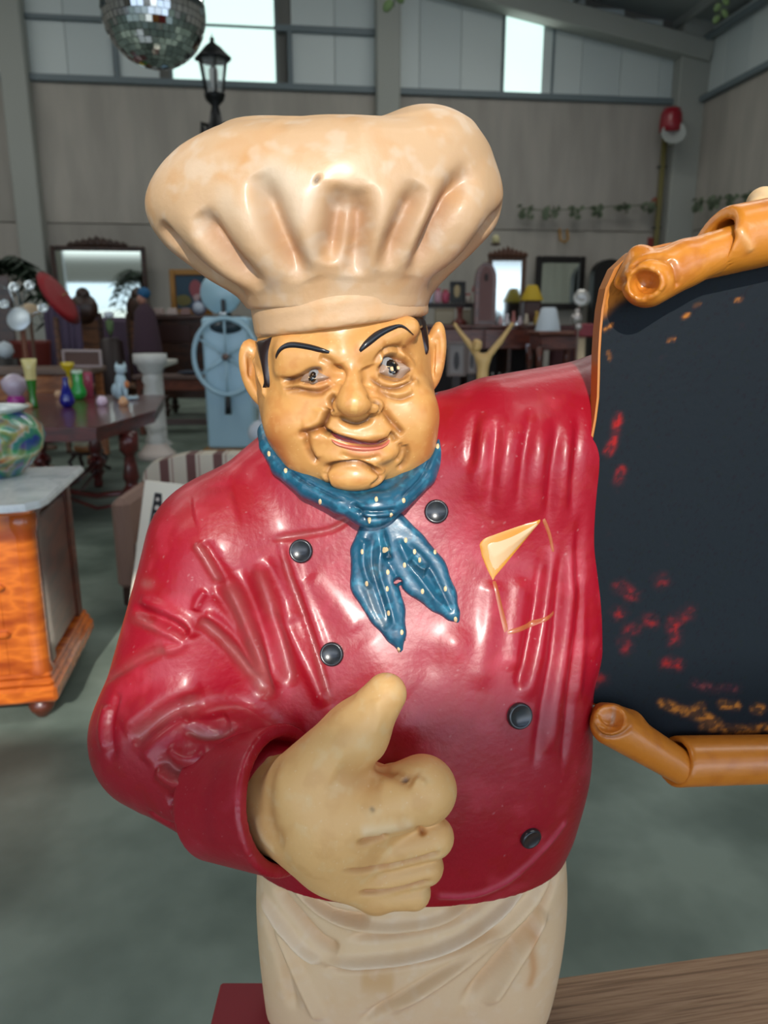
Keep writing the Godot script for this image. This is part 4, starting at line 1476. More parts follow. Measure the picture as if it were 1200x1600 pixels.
func make_hall() -> void:
	var cm := concrete()
	var steel := flat(214, 222, 222, 0.55)
	var steel2 := flat(206, 215, 216, 0.55)
	var rail := flat(112, 124, 130, 0.5)
	var col := flat(166, 168, 162, 0.8)
	# floor
	var fm := StandardMaterial3D.new()
	fm.albedo_texture = noise_tex("floor", 0.006, 5, [[0.2, srgb(90, 102, 93)], [0.5, srgb(110, 122, 112)], [0.75, srgb(126, 138, 127)]], 1024)
	fm.roughness = 0.5
	fm.metallic_specular = 0.35
	tri(fm, Vector3(0.22, 0.22, 0.22))
	var s := Shape.new()
	s.box(Vector3(-4.3, -0.15, 12.0), Vector3(25.0, 0.3, 28.0))
	struct("floor", s.done(), fm, "worn green-grey painted concrete floor")
	# ground outside the door
	s = Shape.new()
	s.box(Vector3(-4.3, -0.2, 46.0), Vector3(80.0, 0.3, 40.0))
	struct("trim_9", s.done(), flat(196, 190, 178, 0.9), "pale paved yard outside the hall")
	# far wall: precast panels below, sheet cladding above
	s = Shape.new()
	s.box(Vector3(-4.3, 5.4, -0.32), Vector3(25.0, 10.8, 0.3))
	var far := struct("wall_far", s.done(), flat(120, 118, 114, 0.9), "grey concrete and sheet metal gable wall")
	var xs := [-16.3, -8.3, 0.0, 7.9]
	for b in 3:
		for r in 2:
			var y0: float = [0.0, 3.72][r]
			var y1: float = [3.70, 6.72][r]
			piece(far, "concrete_panel", Vector3((xs[b] + xs[b + 1]) * 0.5, (y0 + y1) * 0.5, -0.1), Vector3(xs[b + 1] - xs[b] - 0.02, y1 - y0, 0.18), cm[(b + r) % 3], 0.012)
	for b in 24:
		var x0 := -16.3 + b * 1.01
		var x1 := x0 + 1.0
		var y1 := minf(roof_y(x0), roof_y(x1)) + 0.1
		for w in [[-4.92, -2.52], [2.92, 4.16]]:
			if x0 < w[1] - 0.3 and x1 > w[0] + 0.3:
				y1 = 0.0
		if y1 > 0.0:
			piece(far, "cladding_panel", Vector3((x0 + x1) * 0.5, (6.8 + y1) * 0.5, -0.12), Vector3(1.0, y1 - 6.8, 0.06), steel if b % 2 == 0 else steel2, 0.008)
	# translucent panels of the gable
	var k := 1
	for w in [[-4.92, -2.52, 10.2], [2.92, 4.16, 9.0]]:
		s = Shape.new()
		s.box(Vector3((w[0] + w[1]) * 0.5, (6.86 + w[2]) * 0.5, -0.12), Vector3(w[1] - w[0], w[2] - 6.86, 0.04))
		var glow := StandardMaterial3D.new()
		glow.albedo_color = srgb(225, 240, 236)
		glow.roughness = 0.4
		glow.emission_enabled = true
		glow.emission = srgb(214, 246, 238)
		glow.emission_energy_multiplier = 1.15
		var win := struct("window_%d" % k, s.done(), glow, "bright translucent panel high in the gable wall")
		lamp_area("window_light", Vector3((w[0] + w[1]) * 0.5, (6.86 + w[2]) * 0.5, 0.05), Vector2(w[1] - w[0], w[2] - 6.86), Vector3(0, 0, 1), 1.2 * (w[1] - w[0]) * (w[2] - 6.86) / 6.0)
		for x in [w[0], w[1]]:
			piece(win, "window_frame", Vector3(x, (6.86 + w[2]) * 0.5, -0.09), Vector3(0.05, w[2] - 6.86, 0.1), rail)
		k += 1
	# rails, studs and columns on the gable wall
	var n := 1
	for t in [[Vector3(-4.3, 6.79, 0.0), Vector3(25.0, 0.14, 0.18)], [Vector3(-6.5, 8.03, -0.04), Vector3(3.2, 0.1, 0.1)], [Vector3(-1.35, 8.03, -0.04), Vector3(2.35, 0.14, 0.1)], [Vector3(-3.72, 8.03, -0.06), Vector3(2.4, 0.05, 0.06)], [Vector3(-6.13, 7.4, -0.04), Vector3(0.11, 1.2, 0.1)], [Vector3(-2.2, 7.4, -0.04), Vector3(0.11, 1.2, 0.1)], [Vector3(-11.5, 8.03, -0.04), Vector3(6.5, 0.1, 0.1)]]:
		s = Shape.new()
		s.box(t[0], t[1], 0.01)
		struct("trim_%d" % n, s.done(), rail, "blue-grey steel rail on the gable wall")
		n += 1
	for x in [-8.3, 0.07, 7.72]:
		s = Shape.new()
		var wd := 0.56 if x < 7.0 else 0.9
		s.box(Vector3(x, 5.0, 0.12), Vector3(wd, 10.0, 0.42), 0.03)
		n = n + 1 if n != 8 else 10
		struct("trim_%d" % (n + 10), s.done(), col, "grey concrete column of the gable wall")
	# sloping roof beam
	for sg in [1.0, -1.0]:
		s = Shape.new()
		var a := Vector3(-4.3, 10.05, 0.2)
		var e := Vector3(-4.3 + sg * 12.3, 10.05 - 12.3 * 0.18, 0.2)
		s.box((a + e) * 0.5, Vector3((e - a).length(), 0.46, 0.5), 0.02, Basis(Vector3.BACK, -sg * atan(0.18)))
		struct("trim_%d" % (26 if sg > 0 else 27), s.done(), col, "sloping concrete roof beam")
	# side walls
	for q in [["wall_right", 7.95, 1.0], ["wall_left", -16.55, -1.0]]:
		s = Shape.new()
		s.box(Vector3(q[1] + q[2] * 0.3, 4.3, 12.6), Vector3(0.3, 8.6, 26.2))
		var wl := struct(q[0], s.done(), flat(120, 118, 114, 0.9), "grey concrete side wall with sheet cladding above")
		for b in 4:
			for r in 2:
				var y0: float = [0.0, 3.72][r]
				var y1: float = [3.70, 6.72][r]
				piece(wl, "concrete_panel", Vector3(q[1] + q[2] * 0.08, (y0 + y1) * 0.5, 3.1 + b * 6.4), Vector3(0.16, y1 - y0, 6.36), cm[(b + r + 1) % 3], 0.012)
		for b in 25:
			piece(wl, "cladding_panel", Vector3(q[1] + q[2] * 0.1, 7.6, 0.5 + b * 1.01), Vector3(0.06, 1.6, 1.0), steel if b % 2 == 0 else steel2, 0.008)
		s = Shape.new()
		s.box(Vector3(q[1] - q[2] * 0.05, 6.79, 12.6), Vector3(0.16, 0.13, 25.4), 0.01)
		s.box(Vector3(q[1] - q[2] * 0.1, 8.12, 12.6), Vector3(0.16, 0.12, 25.4), 0.01)
		struct("trim_%d" % (28 if q[2] > 0 else 29), s.done(), rail, "blue-grey steel rail along the side wall")
	# front wall behind the camera: wide doorway, beam, glazed strip
	s = Shape.new()
	var zf := 25.7
	s.box(Vector3(-4.3, 4.12, zf), Vector3(25.0, 1.3, 0.3))
	s.box(Vector3(-4.3, 8.25, zf), Vector3(25.0, 5.0, 0.3))
	s.box(Vector3(-15.4, 2.7, zf), Vector3(2.6, 5.8, 0.3))
	s.box(Vector3(7.3, 2.7, zf), Vector3(1.8, 5.8, 0.3))
	struct("wall_front", s.done(), cm[0], "concrete front wall with a wide open doorway")
	# roof
	for sg in [1.0, -1.0]:
		s = Shape.new()
		var a := Vector3(-4.3, 10.75, 12.7)
		var e := Vector3(-4.3 + sg * 12.8, 10.75 - 12.8 * 0.18, 12.7)
		var rb := Basis(Vector3.BACK, -sg * atan(0.18))
		s.box((a + e) * 0.5, Vector3((e - a).length(), 0.12, 26.6), 0.0, rb)
		var roof := struct("ceiling" if sg > 0 else "ceiling_2", s.done(), flat(150, 156, 156, 0.7), "grey sheet metal roof")
		for j in 5:
			var c := a.lerp(e, (j + 0.5) / 5.0) - Vector3(0, 0.16, 0)
			s = Shape.new()
			s.box(c, Vector3(0.1, 0.2, 26.0), 0.0, rb)
			part("purlin", s.done(), flat(150, 154, 152, 0.7), roof)
		for j in 3:                                        # rooflights
			var c := (a + e) * 0.5 + Vector3(0, -0.1, -7.5 + j * 7.6)
			s = Shape.new()
			s.box(c, Vector3(6.4, 0.04, 1.5), 0.0, rb)
			var sk := StandardMaterial3D.new()
			sk.albedo_color = srgb(225, 240, 236)
			sk.emission_enabled = true
			sk.emission = srgb(226, 240, 240)
			sk.emission_energy_multiplier = 1.3
			part("rooflight_window", s.done(), sk, roof)
			lamp_area("rooflight", c - Vector3(0, 0.12, 0), Vector2(6.4, 1.5), Vector3(-sg * 0.18, -1, 0), ROOFLIGHT)
	# bay beams across the roof
	s = Shape.new()
	s.box(Vector3(1.9, 9.0, 8.2), Vector3(12.4, 0.4, 0.4), 0.02, Basis(Vector3.BACK, -atan(0.18)))
	struct("trim_30", s.done(), col, "sloping concrete roof beam")

const ROOFLIGHT := 15.0

func lamp_area(called: String, c: Vector3, size: Vector2, towards: Vector3, energy: float) -> void:
	var l := AreaLight3D.new()
	l.name = numbered(called)
	l.area_size = size
	l.light_color = srgb(248, 246, 240)
	l.light_energy = energy
	l.shadow_enabled = true
	l.area_range = 60.0
	l.area_attenuation = 2.0
	add_child(l, true)
	l.position = HALL + hb * c
	var d := (hb * towards).normalized()
	l.look_at_from_position(l.position, l.position + d, Vector3.UP if absf(d.y) < 0.9 else Vector3.BACK)

# ---------- things in the hall ----------
func floor_spot(px: float, py: float) -> Vector3:
	return on_height(px, py, 0.0)

func stand_at(px: float, py: float, d: float, h := 0.0) -> Vector3:    # the spot at height h below or above what the pixel shows at distance d
	var p := at(px, py, d)
	return Vector3(p.x, h, p.z)

func make_bench() -> void:
	var h := 1.5 - 1320.0 * U
	var a := Vector3(-0.225, h, -0.741)
	var dir := Vector3(0.987, 0, -0.158)
	var fwd := Vector3(0.158, 0, 0.987)
	var ba := Basis(dir, Vector3.UP, fwd)
	var o := thing("wooden_bench_table", "weathered bare wooden table top that the chef statue stands on", "table", Vector3(a.x, 0, a.z) + dir * 0.75 + fwd * 0.33)
	o.basis = ba
	var wm := StandardMaterial3D.new()
	wm.albedo_texture = noise_tex("bench_wood", 0.05, 4, [[0.15, srgb(128, 96, 70)], [0.4, srgb(158, 122, 92)], [0.6, srgb(172, 136, 104)], [0.85, srgb(144, 108, 80)]], 512, true)
	wm.roughness = 0.7
	wm.heightmap_enabled = true
	wm.heightmap_texture = grey_tex("bench_relief", 0.04, 3)
	wm.heightmap_scale = 0.05
	tri(wm, Vector3(0.9, 5.0, 5.0))
	for k in 3:
		piece(o, "plank", Vector3(0, h - 0.02, -0.22 + k * 0.22), Vector3(1.5, 0.04, 0.218), wm, 0.003)
	for x in [-0.66, 0.66]:
		for z in [-0.26, 0.26]:
			piece(o, "leg", Vector3(x, (h - 0.04) * 0.5, z), Vector3(0.07, h - 0.04, 0.07), wm, 0.004)
	for z in [-0.26, 0.26]:
		piece(o, "rail", Vector3(0, h - 0.1, z), Vector3(1.25, 0.09, 0.025), wm, 0.003)

func make_cabinet() -> void:
	var turn := 0.172
	var corner := Vector3(-1.265, 0, -2.64)
	var o := thing("chest_of_drawers", "polished orange-brown chest of drawers with a grey-white marble top", "cabinet", corner + Vector3(-0.985, 0, 0.171) * 0.5 + Vector3(-0.171, 0, -0.985) * 0.34, turn)
	var wm := wood("cabinet_wood", srgb(150, 62, 14), srgb(214, 112, 34), 0.25, 0.6, Vector3(1.4, 1.4, 1.4))
	var dm := wood("cabinet_side", srgb(62, 26, 14), srgb(96, 44, 24), 0.35, 0.4, Vector3(1.4, 1.4, 1.4))
	var w := 0.5          # half width; local x right, z towards the front
	var z := 0.34
	piece(o, "body", Vector3(-0.01, 0.47, -0.01), Vector3(2 * w - 0.06, 0.72, 2 * z - 0.06), dm, 0.006)
	piece(o, "side_panel", Vector3(w - 0.035, 0.49, -0.03), Vector3(0.02, 0.56, 2 * z - 0.22), dm, 0.008)
	for e in [-1, 1]:
		piece(o, "side_stile", Vector3(w - 0.03, 0.49, -0.03 + e * 0.25), Vector3(0.035, 0.68, 0.07), dm, 0.006)
	piece(o, "front_stile", Vector3(w - 0.1, 0.5, z - 0.035), Vector3(0.14, 0.66, 0.05), wm, 0.006)
	var s := Shape.new()
	s.lathe([[0, 0.18], [0.05, 0.18], [0.052, 0.2], [0.042, 0.23], [0.044, 0.74], [0.052, 0.78], [0.05, 0.82], [0, 0.82]], Vector3(w - 0.05, 0, z - 0.05), 20)
	part("corner_column", s.done(), wm, o)
	for k in 3:
		var y := 0.275 + k * 0.185
		var dr := piece(o, "drawer", Vector3(-0.06, y, z - 0.03), Vector3(2 * w - 0.16, 0.155, 0.045), wm, 0.006)
		piece(dr, "raised_panel", Vector3(-0.06, y, z - 0.002), Vector3(2 * w - 0.34, 0.085, 0.02), wm, 0.012)
		piece(o, "drawer_moulding", Vector3(-0.06, y + 0.092, z - 0.01), Vector3(2 * w - 0.13, 0.026, 0.05), wm, 0.01)
	for q in [[0.165, 0.03, 0.02], [0.12, 0.065, 0.04], [0.19, 0.02, 0.0]]:
		piece(o, "plinth_moulding", Vector3(0, q[0], 0), Vector3(2 * w + q[2], q[1], 2 * z + q[2]), wm, minf(0.012, q[1] * 0.4))
	var mm := StandardMaterial3D.new()
	mm.albedo_texture = noise_tex("marble", 0.006, 5, [[0.2, srgb(204, 208, 210)], [0.45, srgb(232, 234, 234)], [0.55, srgb(218, 222, 223)], [0.8, srgb(238, 240, 240)]], 512, false, FastNoiseLite.TYPE_SIMPLEX_SMOOTH, 40.0)
	mm.roughness = 0.2
	tri(mm, Vector3(1.5, 1.5, 1.5))
	s = Shape.new()
	var pts := PackedVector2Array()
	for q in [[-0.56, -0.37], [0.54, -0.37], [0.54, 0.26], [0.528, 0.32], [0.49, 0.37], [0.43, 0.385], [-0.56, 0.385]]:
		pts.append(Vector2(q[0], -q[1]))
	s.prism(pts, 0.0, 0.018, Transform3D(Basis(Vector3.RIGHT, -PI / 2), Vector3(0, 0.842, 0)))
	var top2 := Geometry2D.offset_polygon(pts, -0.006)[0]
	s.prism(top2, 0.018, 0.026, Transform3D(Basis(Vector3.RIGHT, -PI / 2), Vector3(0, 0.842, 0)))
	part("marble_top", s.done(), mm, o)
	piece(o, "frieze", Vector3(0, 0.832, 0), Vector3(2 * w, 0.02, 2 * z), wm, 0.006)
	for x in [-1, 1]:
		for e in [-1, 1]:
			s = Shape.new()
			s.lathe([[0, 0], [0.022, 0], [0.03, 0.012], [0.044, 0.03], [0.05, 0.05], [0.042, 0.066], [0.036, 0.075], [0.046, 0.09], [0, 0.09]], Vector3(x * (w - 0.06), 0, e * (z - 0.06)), 18)
			part("bun_foot", s.done(), dm, o)
	# vase on the marble
	var p := on_height(-2, 742, 0.868)
	var v := thing("ceramic_vase", "squat glazed vase with bright green, blue and orange patches on the marble top", "vase", p)
	var u := mpp(p)
	var vm := StandardMaterial3D.new()
	var pal := Gradient.new()
	vm.albedo_texture = noise_tex("vase_glaze", 0.02, 1, [[0.0, srgb(20, 50, 130)], [0.22, srgb(24, 60, 150)], [0.3, srgb(40, 140, 80)], [0.44, srgb(60, 160, 96)], [0.5, srgb(226, 226, 210)], [0.58, srgb(214, 150, 36)], [0.66, srgb(120, 34, 34)], [0.74, srgb(40, 130, 90)], [0.86, srgb(22, 44, 120)], [1.0, srgb(230, 230, 220)]], 512, false, FastNoiseLite.TYPE_CELLULAR, 30.0)
	vm.roughness = 0.15
	vm.clearcoat_enabled = true
	tri(vm, Vector3(0.95, 0.95, 0.95))
	s = Shape.new()
	s.lathe([[0, 0], [34 * u, 0], [38 * u, 4 * u], [52 * u, 18 * u], [68 * u, 40 * u], [74 * u, 60 * u], [70 * u, 76 * u], [56 * u, 90 * u], [46 * u, 96 * u], [44 * u, 100 * u]], Vector3.ZERO, 36)
	part("vase_body", s.done(), vm, v)
	s = Shape.new()
	s.lathe([[44 * u, 98 * u], [54 * u, 104 * u], [55 * u, 106 * u], [52 * u, 106 * u], [42 * u, 100 * u], [40 * u, 84 * u], [0, 80 * u]], Vector3.ZERO, 36)
	part("vase_rim", s.done(), flat(226, 232, 226, 0.2, 0.0, 0.5), v, "white flared rim")

func turned_leg(parent: Node3D, x: float, z: float, h: float, r: float, m: Material, called := "leg") -> void:
	var s := Shape.new()
	s.lathe([[0, 0], [r * 0.5, 0], [r * 0.75, h * 0.04], [r * 0.55, h * 0.1], [r * 0.8, h * 0.17], [r * 1.1, h * 0.2], [r * 0.8, h * 0.24], [r * 1.3, h * 0.3], [r * 1.35, h * 0.36], [r * 0.8, h * 0.41], [r * 0.7, h * 0.45], [r, h * 0.5], [r * 0.8, h * 0.62], [r * 0.62, h * 0.74], [r * 0.9, h * 0.78], [r * 1.15, h * 0.8], [r * 1.15, h], [0, h]], Vector3(x, 0, z), 14)
	part(called, s.done(), m, parent)

func make_table() -> void:
	var c := Vector3(-2.55, 0, -5.85)
	var o := thing("side_table", "dark red mahogany table with angled corners, turned legs and carved stretchers", "table", c)
	var m := wood("mahogany", srgb(62, 16, 14), srgb(104, 34, 28), 0.3, 0.5)
	var pl := PackedVector2Array()
	for q in [[-3.4, -5.12], [-1.93, -5.08], [-1.83, -6.1], [-2.1, -7.35], [-3.4, -7.4]]:
		pl.append(Vector2(q[0] - c.x, -(q[1] - c.z)))
	var flatx := Basis(Vector3.RIGHT, -PI / 2)
	var s := Shape.new()
	s.prism(pl, 0.0, 0.03, Transform3D(flatx, Vector3(0, 0.77, 0)))
	part("table_top", s.done(), m, o)
	s = Shape.new()
	s.prism(Geometry2D.offset_polygon(pl, -0.015)[0], 0.0, 0.07, Transform3D(flatx, Vector3(0, 0.70, 0)))
	part("apron_rail", s.done(), m, o)
	var legs := [[-1.97, -5.3], [-2.05, -6.2], [-3.2, -5.3], [-2.62, -5.5]]
	for l in [[-1.9, -5.6], [-2.65, -6.9], [-3.2, -5.3], [-3.2, -7.0]]:
		turned_leg(o, l[0] - c.x, l[1] - c.z, 0.7, 0.062, m)
		var a := Vector3(l[0] - c.x, 0.24, l[1] - c.z)
		var mid := a * 0.5 + Vector3(0, 0.02, 0)
		s = Shape.new()
		s.tube([a, mid + Vector3(0, 0.04, 0), Vector3(0, 0.2, 0)], 0.022, 8)
		s.tube([a - Vector3(0, 0.08, 0), mid - Vector3(0, 0.06, 0), Vector3(0, 0.16, 0)], 0.014, 8)
		part("stretcher", s.done(), m, o)
	s = Shape.new()
	s.lathe([[0, 0.03], [0.015, 0.04], [0.03, 0.08], [0.02, 0.12], [0.06, 0.16], [0.065, 0.22], [0.03, 0.26], [0.035, 0.3], [0.015, 0.33], [0, 0.36]], Vector3.ZERO, 16)
	part("finial", s.done(), m, o)

func lathed(called: String, label: String, cat: String, where: Vector3, parts: Array, group := "") -> Node3D:   # parts: [name, material, profile, sections]
	var o := thing(called, label, cat, where, 0.0, group)
	for q in parts:
		var s := Shape.new()
		s.lathe(q[2], Vector3.ZERO, 20)
		part(q[0], s.done(), q[1], o)
	return o

func make_table_ware() -> void:
	var h := 0.8
	var g := func(px, py): return on_height(px, py, h)
	var p: Vector3 = g.call(53, 636)
	var u := mpp(p)
	lathed("glass_vase", "tall slim vase, green below and cream at its flared mouth", "vase", p, [["base", flat(38, 120, 24, 0.15, 0.0, 0.6), [[0, 0], [7 * u, 0], [6 * u, 4 * u], [5 * u, 20 * u], [8 * u, 42 * u]]], ["mouth", flat(222, 208, 140, 0.2, 0.0, 0.5), [[8 * u, 42 * u], [9 * u, 58 * u], [12 * u, 74 * u], [10 * u, 74 * u], [7 * u, 50 * u], [0, 44 * u]]]], "coloured glassware on the mahogany table")
	p = g.call(106, 636)
	u = mpp(p)
	lathed("glass_bottle", "cobalt blue bottle vase with a round belly", "vase", p, [["body", flat(14, 24, 130, 0.1, 0.0, 0.8), [[0, 0], [7 * u, 0], [11 * u, 6 * u], [11.5 * u, 13 * u], [8 * u, 24 * u], [5 * u, 33 * u], [4 * u, 42 * u], [5 * u, 46 * u], [3 * u, 46 * u], [0, 40 * u]]]], "coloured glassware on the mahogany table")
	p = g.call(124, 624)
	u = mpp(p)
	lathed("bulb_vase", "bright green bulbous glass vase with a pale rim", "vase", p, [["body", flat(34, 160, 60, 0.12, 0.0, 0.7), [[0, 0], [7 * u, 0], [12 * u, 6 * u], [12 * u, 13 * u], [8 * u, 24 * u], [8 * u, 40 * u]]], ["rim", flat(190, 214, 190, 0.2, 0.0, 0.5), [[8 * u, 40 * u], [8.6 * u, 45 * u], [7 * u, 45 * u], [6.5 * u, 38 * u], [0, 30 * u]]]], "coloured glassware on the mahogany table")
	p = g.call(110, 617)
	u = mpp(p)
	lathed("glass_goblet", "yellow glass goblet standing behind the green vase", "goblet", p, [["stem", flat(190, 170, 30, 0.15, 0.0, 0.5), [[0, 0], [9 * u, 0], [3 * u, 3 * u], [2.5 * u, 30 * u], [4 * u, 36 * u]]], ["cup", flat(214, 186, 24, 0.15, 0.0, 0.5), [[4 * u, 36 * u], [10 * u, 44 * u], [10 * u, 50 * u], [8 * u, 50 * u], [0, 40 * u]]]], "coloured glassware on the mahogany table")
	p = g.call(140, 620)
	u = mpp(p)
	lathed("glass_tumbler", "slim pink glass tumbler beside the green vase", "tumbler", p, [["body", flat(176, 70, 96, 0.15, 0.0, 0.5), [[0, 0], [7 * u, 0], [7 * u, 36 * u], [6 * u, 38 * u], [5.6 * u, 4 * u], [0, 3 * u]]]], "coloured glassware on the mahogany table")
	p = g.call(26, 632)
	u = mpp(p)
	var o := lathed("glass_bowl", "faceted clear and magenta glass bowl at the table's left", "bowl", p, [["foot", flat(170, 40, 140, 0.15, 0.0, 0.5), [[0, 0], [12 * u, 0], [14 * u, 8 * u], [10 * u, 14 * u]]], ["cup", flat(196, 180, 196, 0.12, 0.0, 0.6), [[10 * u, 14 * u], [18 * u, 24 * u], [20 * u, 36 * u], [16 * u, 40 * u], [8 * u, 46 * u], [0, 48 * u]]]])
	p = g.call(160, 634)
	u = mpp(p)
	lathed("glass_paperweight", "small white and pink glass paperweight near the table's front edge", "paperweight", p, [["body", flat(222, 196, 214, 0.15, 0.0, 0.6), [[0, 0], [6 * u, 0], [9 * u, 5 * u], [8 * u, 11 * u], [4 * u, 15 * u], [0, 16 * u]]]])
	p = g.call(193, 633)
	u = mpp(p)
	lathed("candle_cup", "small peach coloured cup in front of the cat figurine", "cup", p, [["body", flat(220, 168, 124, 0.4), [[0, 0], [6 * u, 0], [8 * u, 4 * u], [6 * u, 9 * u], [3 * u, 13 * u], [0, 14 * u]]]])
	p = g.call(45, 638)
	u = mpp(p)
	lathed("small_pot", "little tan pot at the foot of the tall vase", "pot", p, [["body", flat(200, 160, 118, 0.4), [[0, 0], [5 * u, 0], [6 * u, 4 * u], [4 * u, 8 * u], [0, 9 * u]]]])
	p = g.call(92, 622)
	u = mpp(p)
	lathed("shell_pot", "little cream pot left of the blue bottle", "pot", p, [["body", flat(214, 176, 140, 0.4), [[0, 0], [5 * u, 0], [6 * u, 6 * u], [4 * u, 11 * u], [0, 12 * u]]]])
	# cat figurine
	p = g.call(192, 624)
	u = mpp(p)
	var cat := thing("cat_figurine", "pale blue porcelain cat sitting at the table's right end", "figurine", p)
	var cm := flat(176, 200, 210, 0.2, 0.0, 0.6)
	var s := Shape.new()
	s.ball(Vector3(-4, 14, 0) * u, Vector3(13, 14, 10) * u, 14)
	s.ball(Vector3(0, 28, 3) * u, Vector3(9, 14, 8) * u, 14)
	part("body", s.done(), cm, cat)
	s = Shape.new()
	s.ball(Vector3(2, 46, 5) * u, Vector3(9, 8, 8) * u, 14)
	for e in [-1, 1]:
		s.lathe([[4 * u, 0], [0, 9 * u]], Vector3(2 + e * 6, 50, 4) * u, 6)
	part("head", s.done(), cm, cat)
	for e in [-1, 1]:
		s = Shape.new()
		s.rod(Vector3(3 + e * 4, 26, 8) * u, Vector3(5 + e * 5, 2, 14) * u, 3.2 * u, 3.6 * u, 8)
		part("leg", s.done(), cm, cat)
	s = Shape.new()
	s.tube([Vector3(-14, 4, -4) * u, Vector3(2, 3, 13) * u, Vector3(20, 3, 12) * u, Vector3(26, 4, 6) * u], 3 * u, 8)
	part("tail", s.done(), cm, cat)
	s = Shape.new()
	s.ball(Vector3(12, 24, 12) * u, Vector3(4, 6, 4) * u, 10)
	part("bow", s.done(), flat(206, 130, 80, 0.4), cat, "orange bow")
	# pot on a carved stand under the table
	p = floor_spot(140, 738)
	u = mpp(p)
	var st := thing("carved_stand", "low dark carved stand holding a painted pot behind the mahogany table", "stand", p)
	var dk := wood("ebony", srgb(24, 12, 12), srgb(52, 24, 22), 0.4, 0.2)
	piece(st, "top", Vector3(0, 32 * u, 0), Vector3(40 * u, 5 * u, 40 * u), dk, 2 * u)
	for k in 4:
		var t := PI / 4 + k * PI / 2
		s = Shape.new()
		s.tube([Vector3(cos(t) * 20, 30, sin(t) * 20) * u, Vector3(cos(t) * 30, 20, sin(t) * 30) * u, Vector3(cos(t) * 24, 8, sin(t) * 24) * u, Vector3(cos(t) * 34, 2.2, sin(t) * 34) * u], 3 * u, 8)
		part("leg", s.done(), dk, st)
	p += Vector3(0, 34.5 * u, 0)
	lathed("painted_pot", "cream painted pot with a brown foot on the low carved stand", "pot", p, [["foot", flat(150, 96, 52, 0.4), [[0, 0], [18 * u, 0], [20 * u, 6 * u], [18 * u, 9 * u]]], ["body", flat(196, 188, 160, 0.3, 0.0, 0.4), [[18 * u, 9 * u], [21 * u, 20 * u], [23 * u, 40 * u], [20 * u, 54 * u], [24 * u, 60 * u], [20 * u, 60 * u], [0, 40 * u]]], ["flower_band", flat(130, 84, 84, 0.4), [[21.2 * u, 20 * u], [22.4 * u, 26 * u], [23.3 * u, 36 * u], [23.2 * u, 41 * u]]]])

func make_pedestals() -> void:
	var p := floor_spot(246, 716)
	var u := mpp(p)
	var wm := flat(206, 204, 198, 0.5)
	lathed("stone_pedestal", "white turned stone pedestal column standing on the grey floor", "pedestal", p, [["foot", flat(206, 190, 180, 0.6), [[0, 0], [29 * u, 0], [29 * u, 9 * u], [25 * u, 11 * u], [18 * u, 20 * u], [15 * u, 24 * u]]], ["shaft", wm, [[15 * u, 24 * u], [16 * u, 30 * u], [12 * u, 38 * u], [14 * u, 46 * u], [16 * u, 52 * u], [12 * u, 56 * u], [15 * u, 74 * u], [15.5 * u, 92 * u], [11 * u, 114 * u], [14 * u, 120 * u], [12 * u, 130 * u]]], ["capital", wm, [[12 * u, 130 * u], [18 * u, 136 * u], [20 * u, 143 * u], [25 * u, 146 * u], [25 * u, 160 * u], [0, 160 * u]]]])
	p = floor_spot(257, 694)
	u = mpp(p)
	lathed("marble_stand", "low cream marble dish on a slim stem half hidden behind the white pedestal", "stand", p, [["stem", wm, [[0, 0], [14 * u, 0], [5 * u, 8 * u], [5 * u, 118 * u]]], ["dish", flat(222, 216, 204, 0.4), [[5 * u, 116 * u], [28 * u, 124 * u], [28 * u, 130 * u], [0, 130 * u]]]])

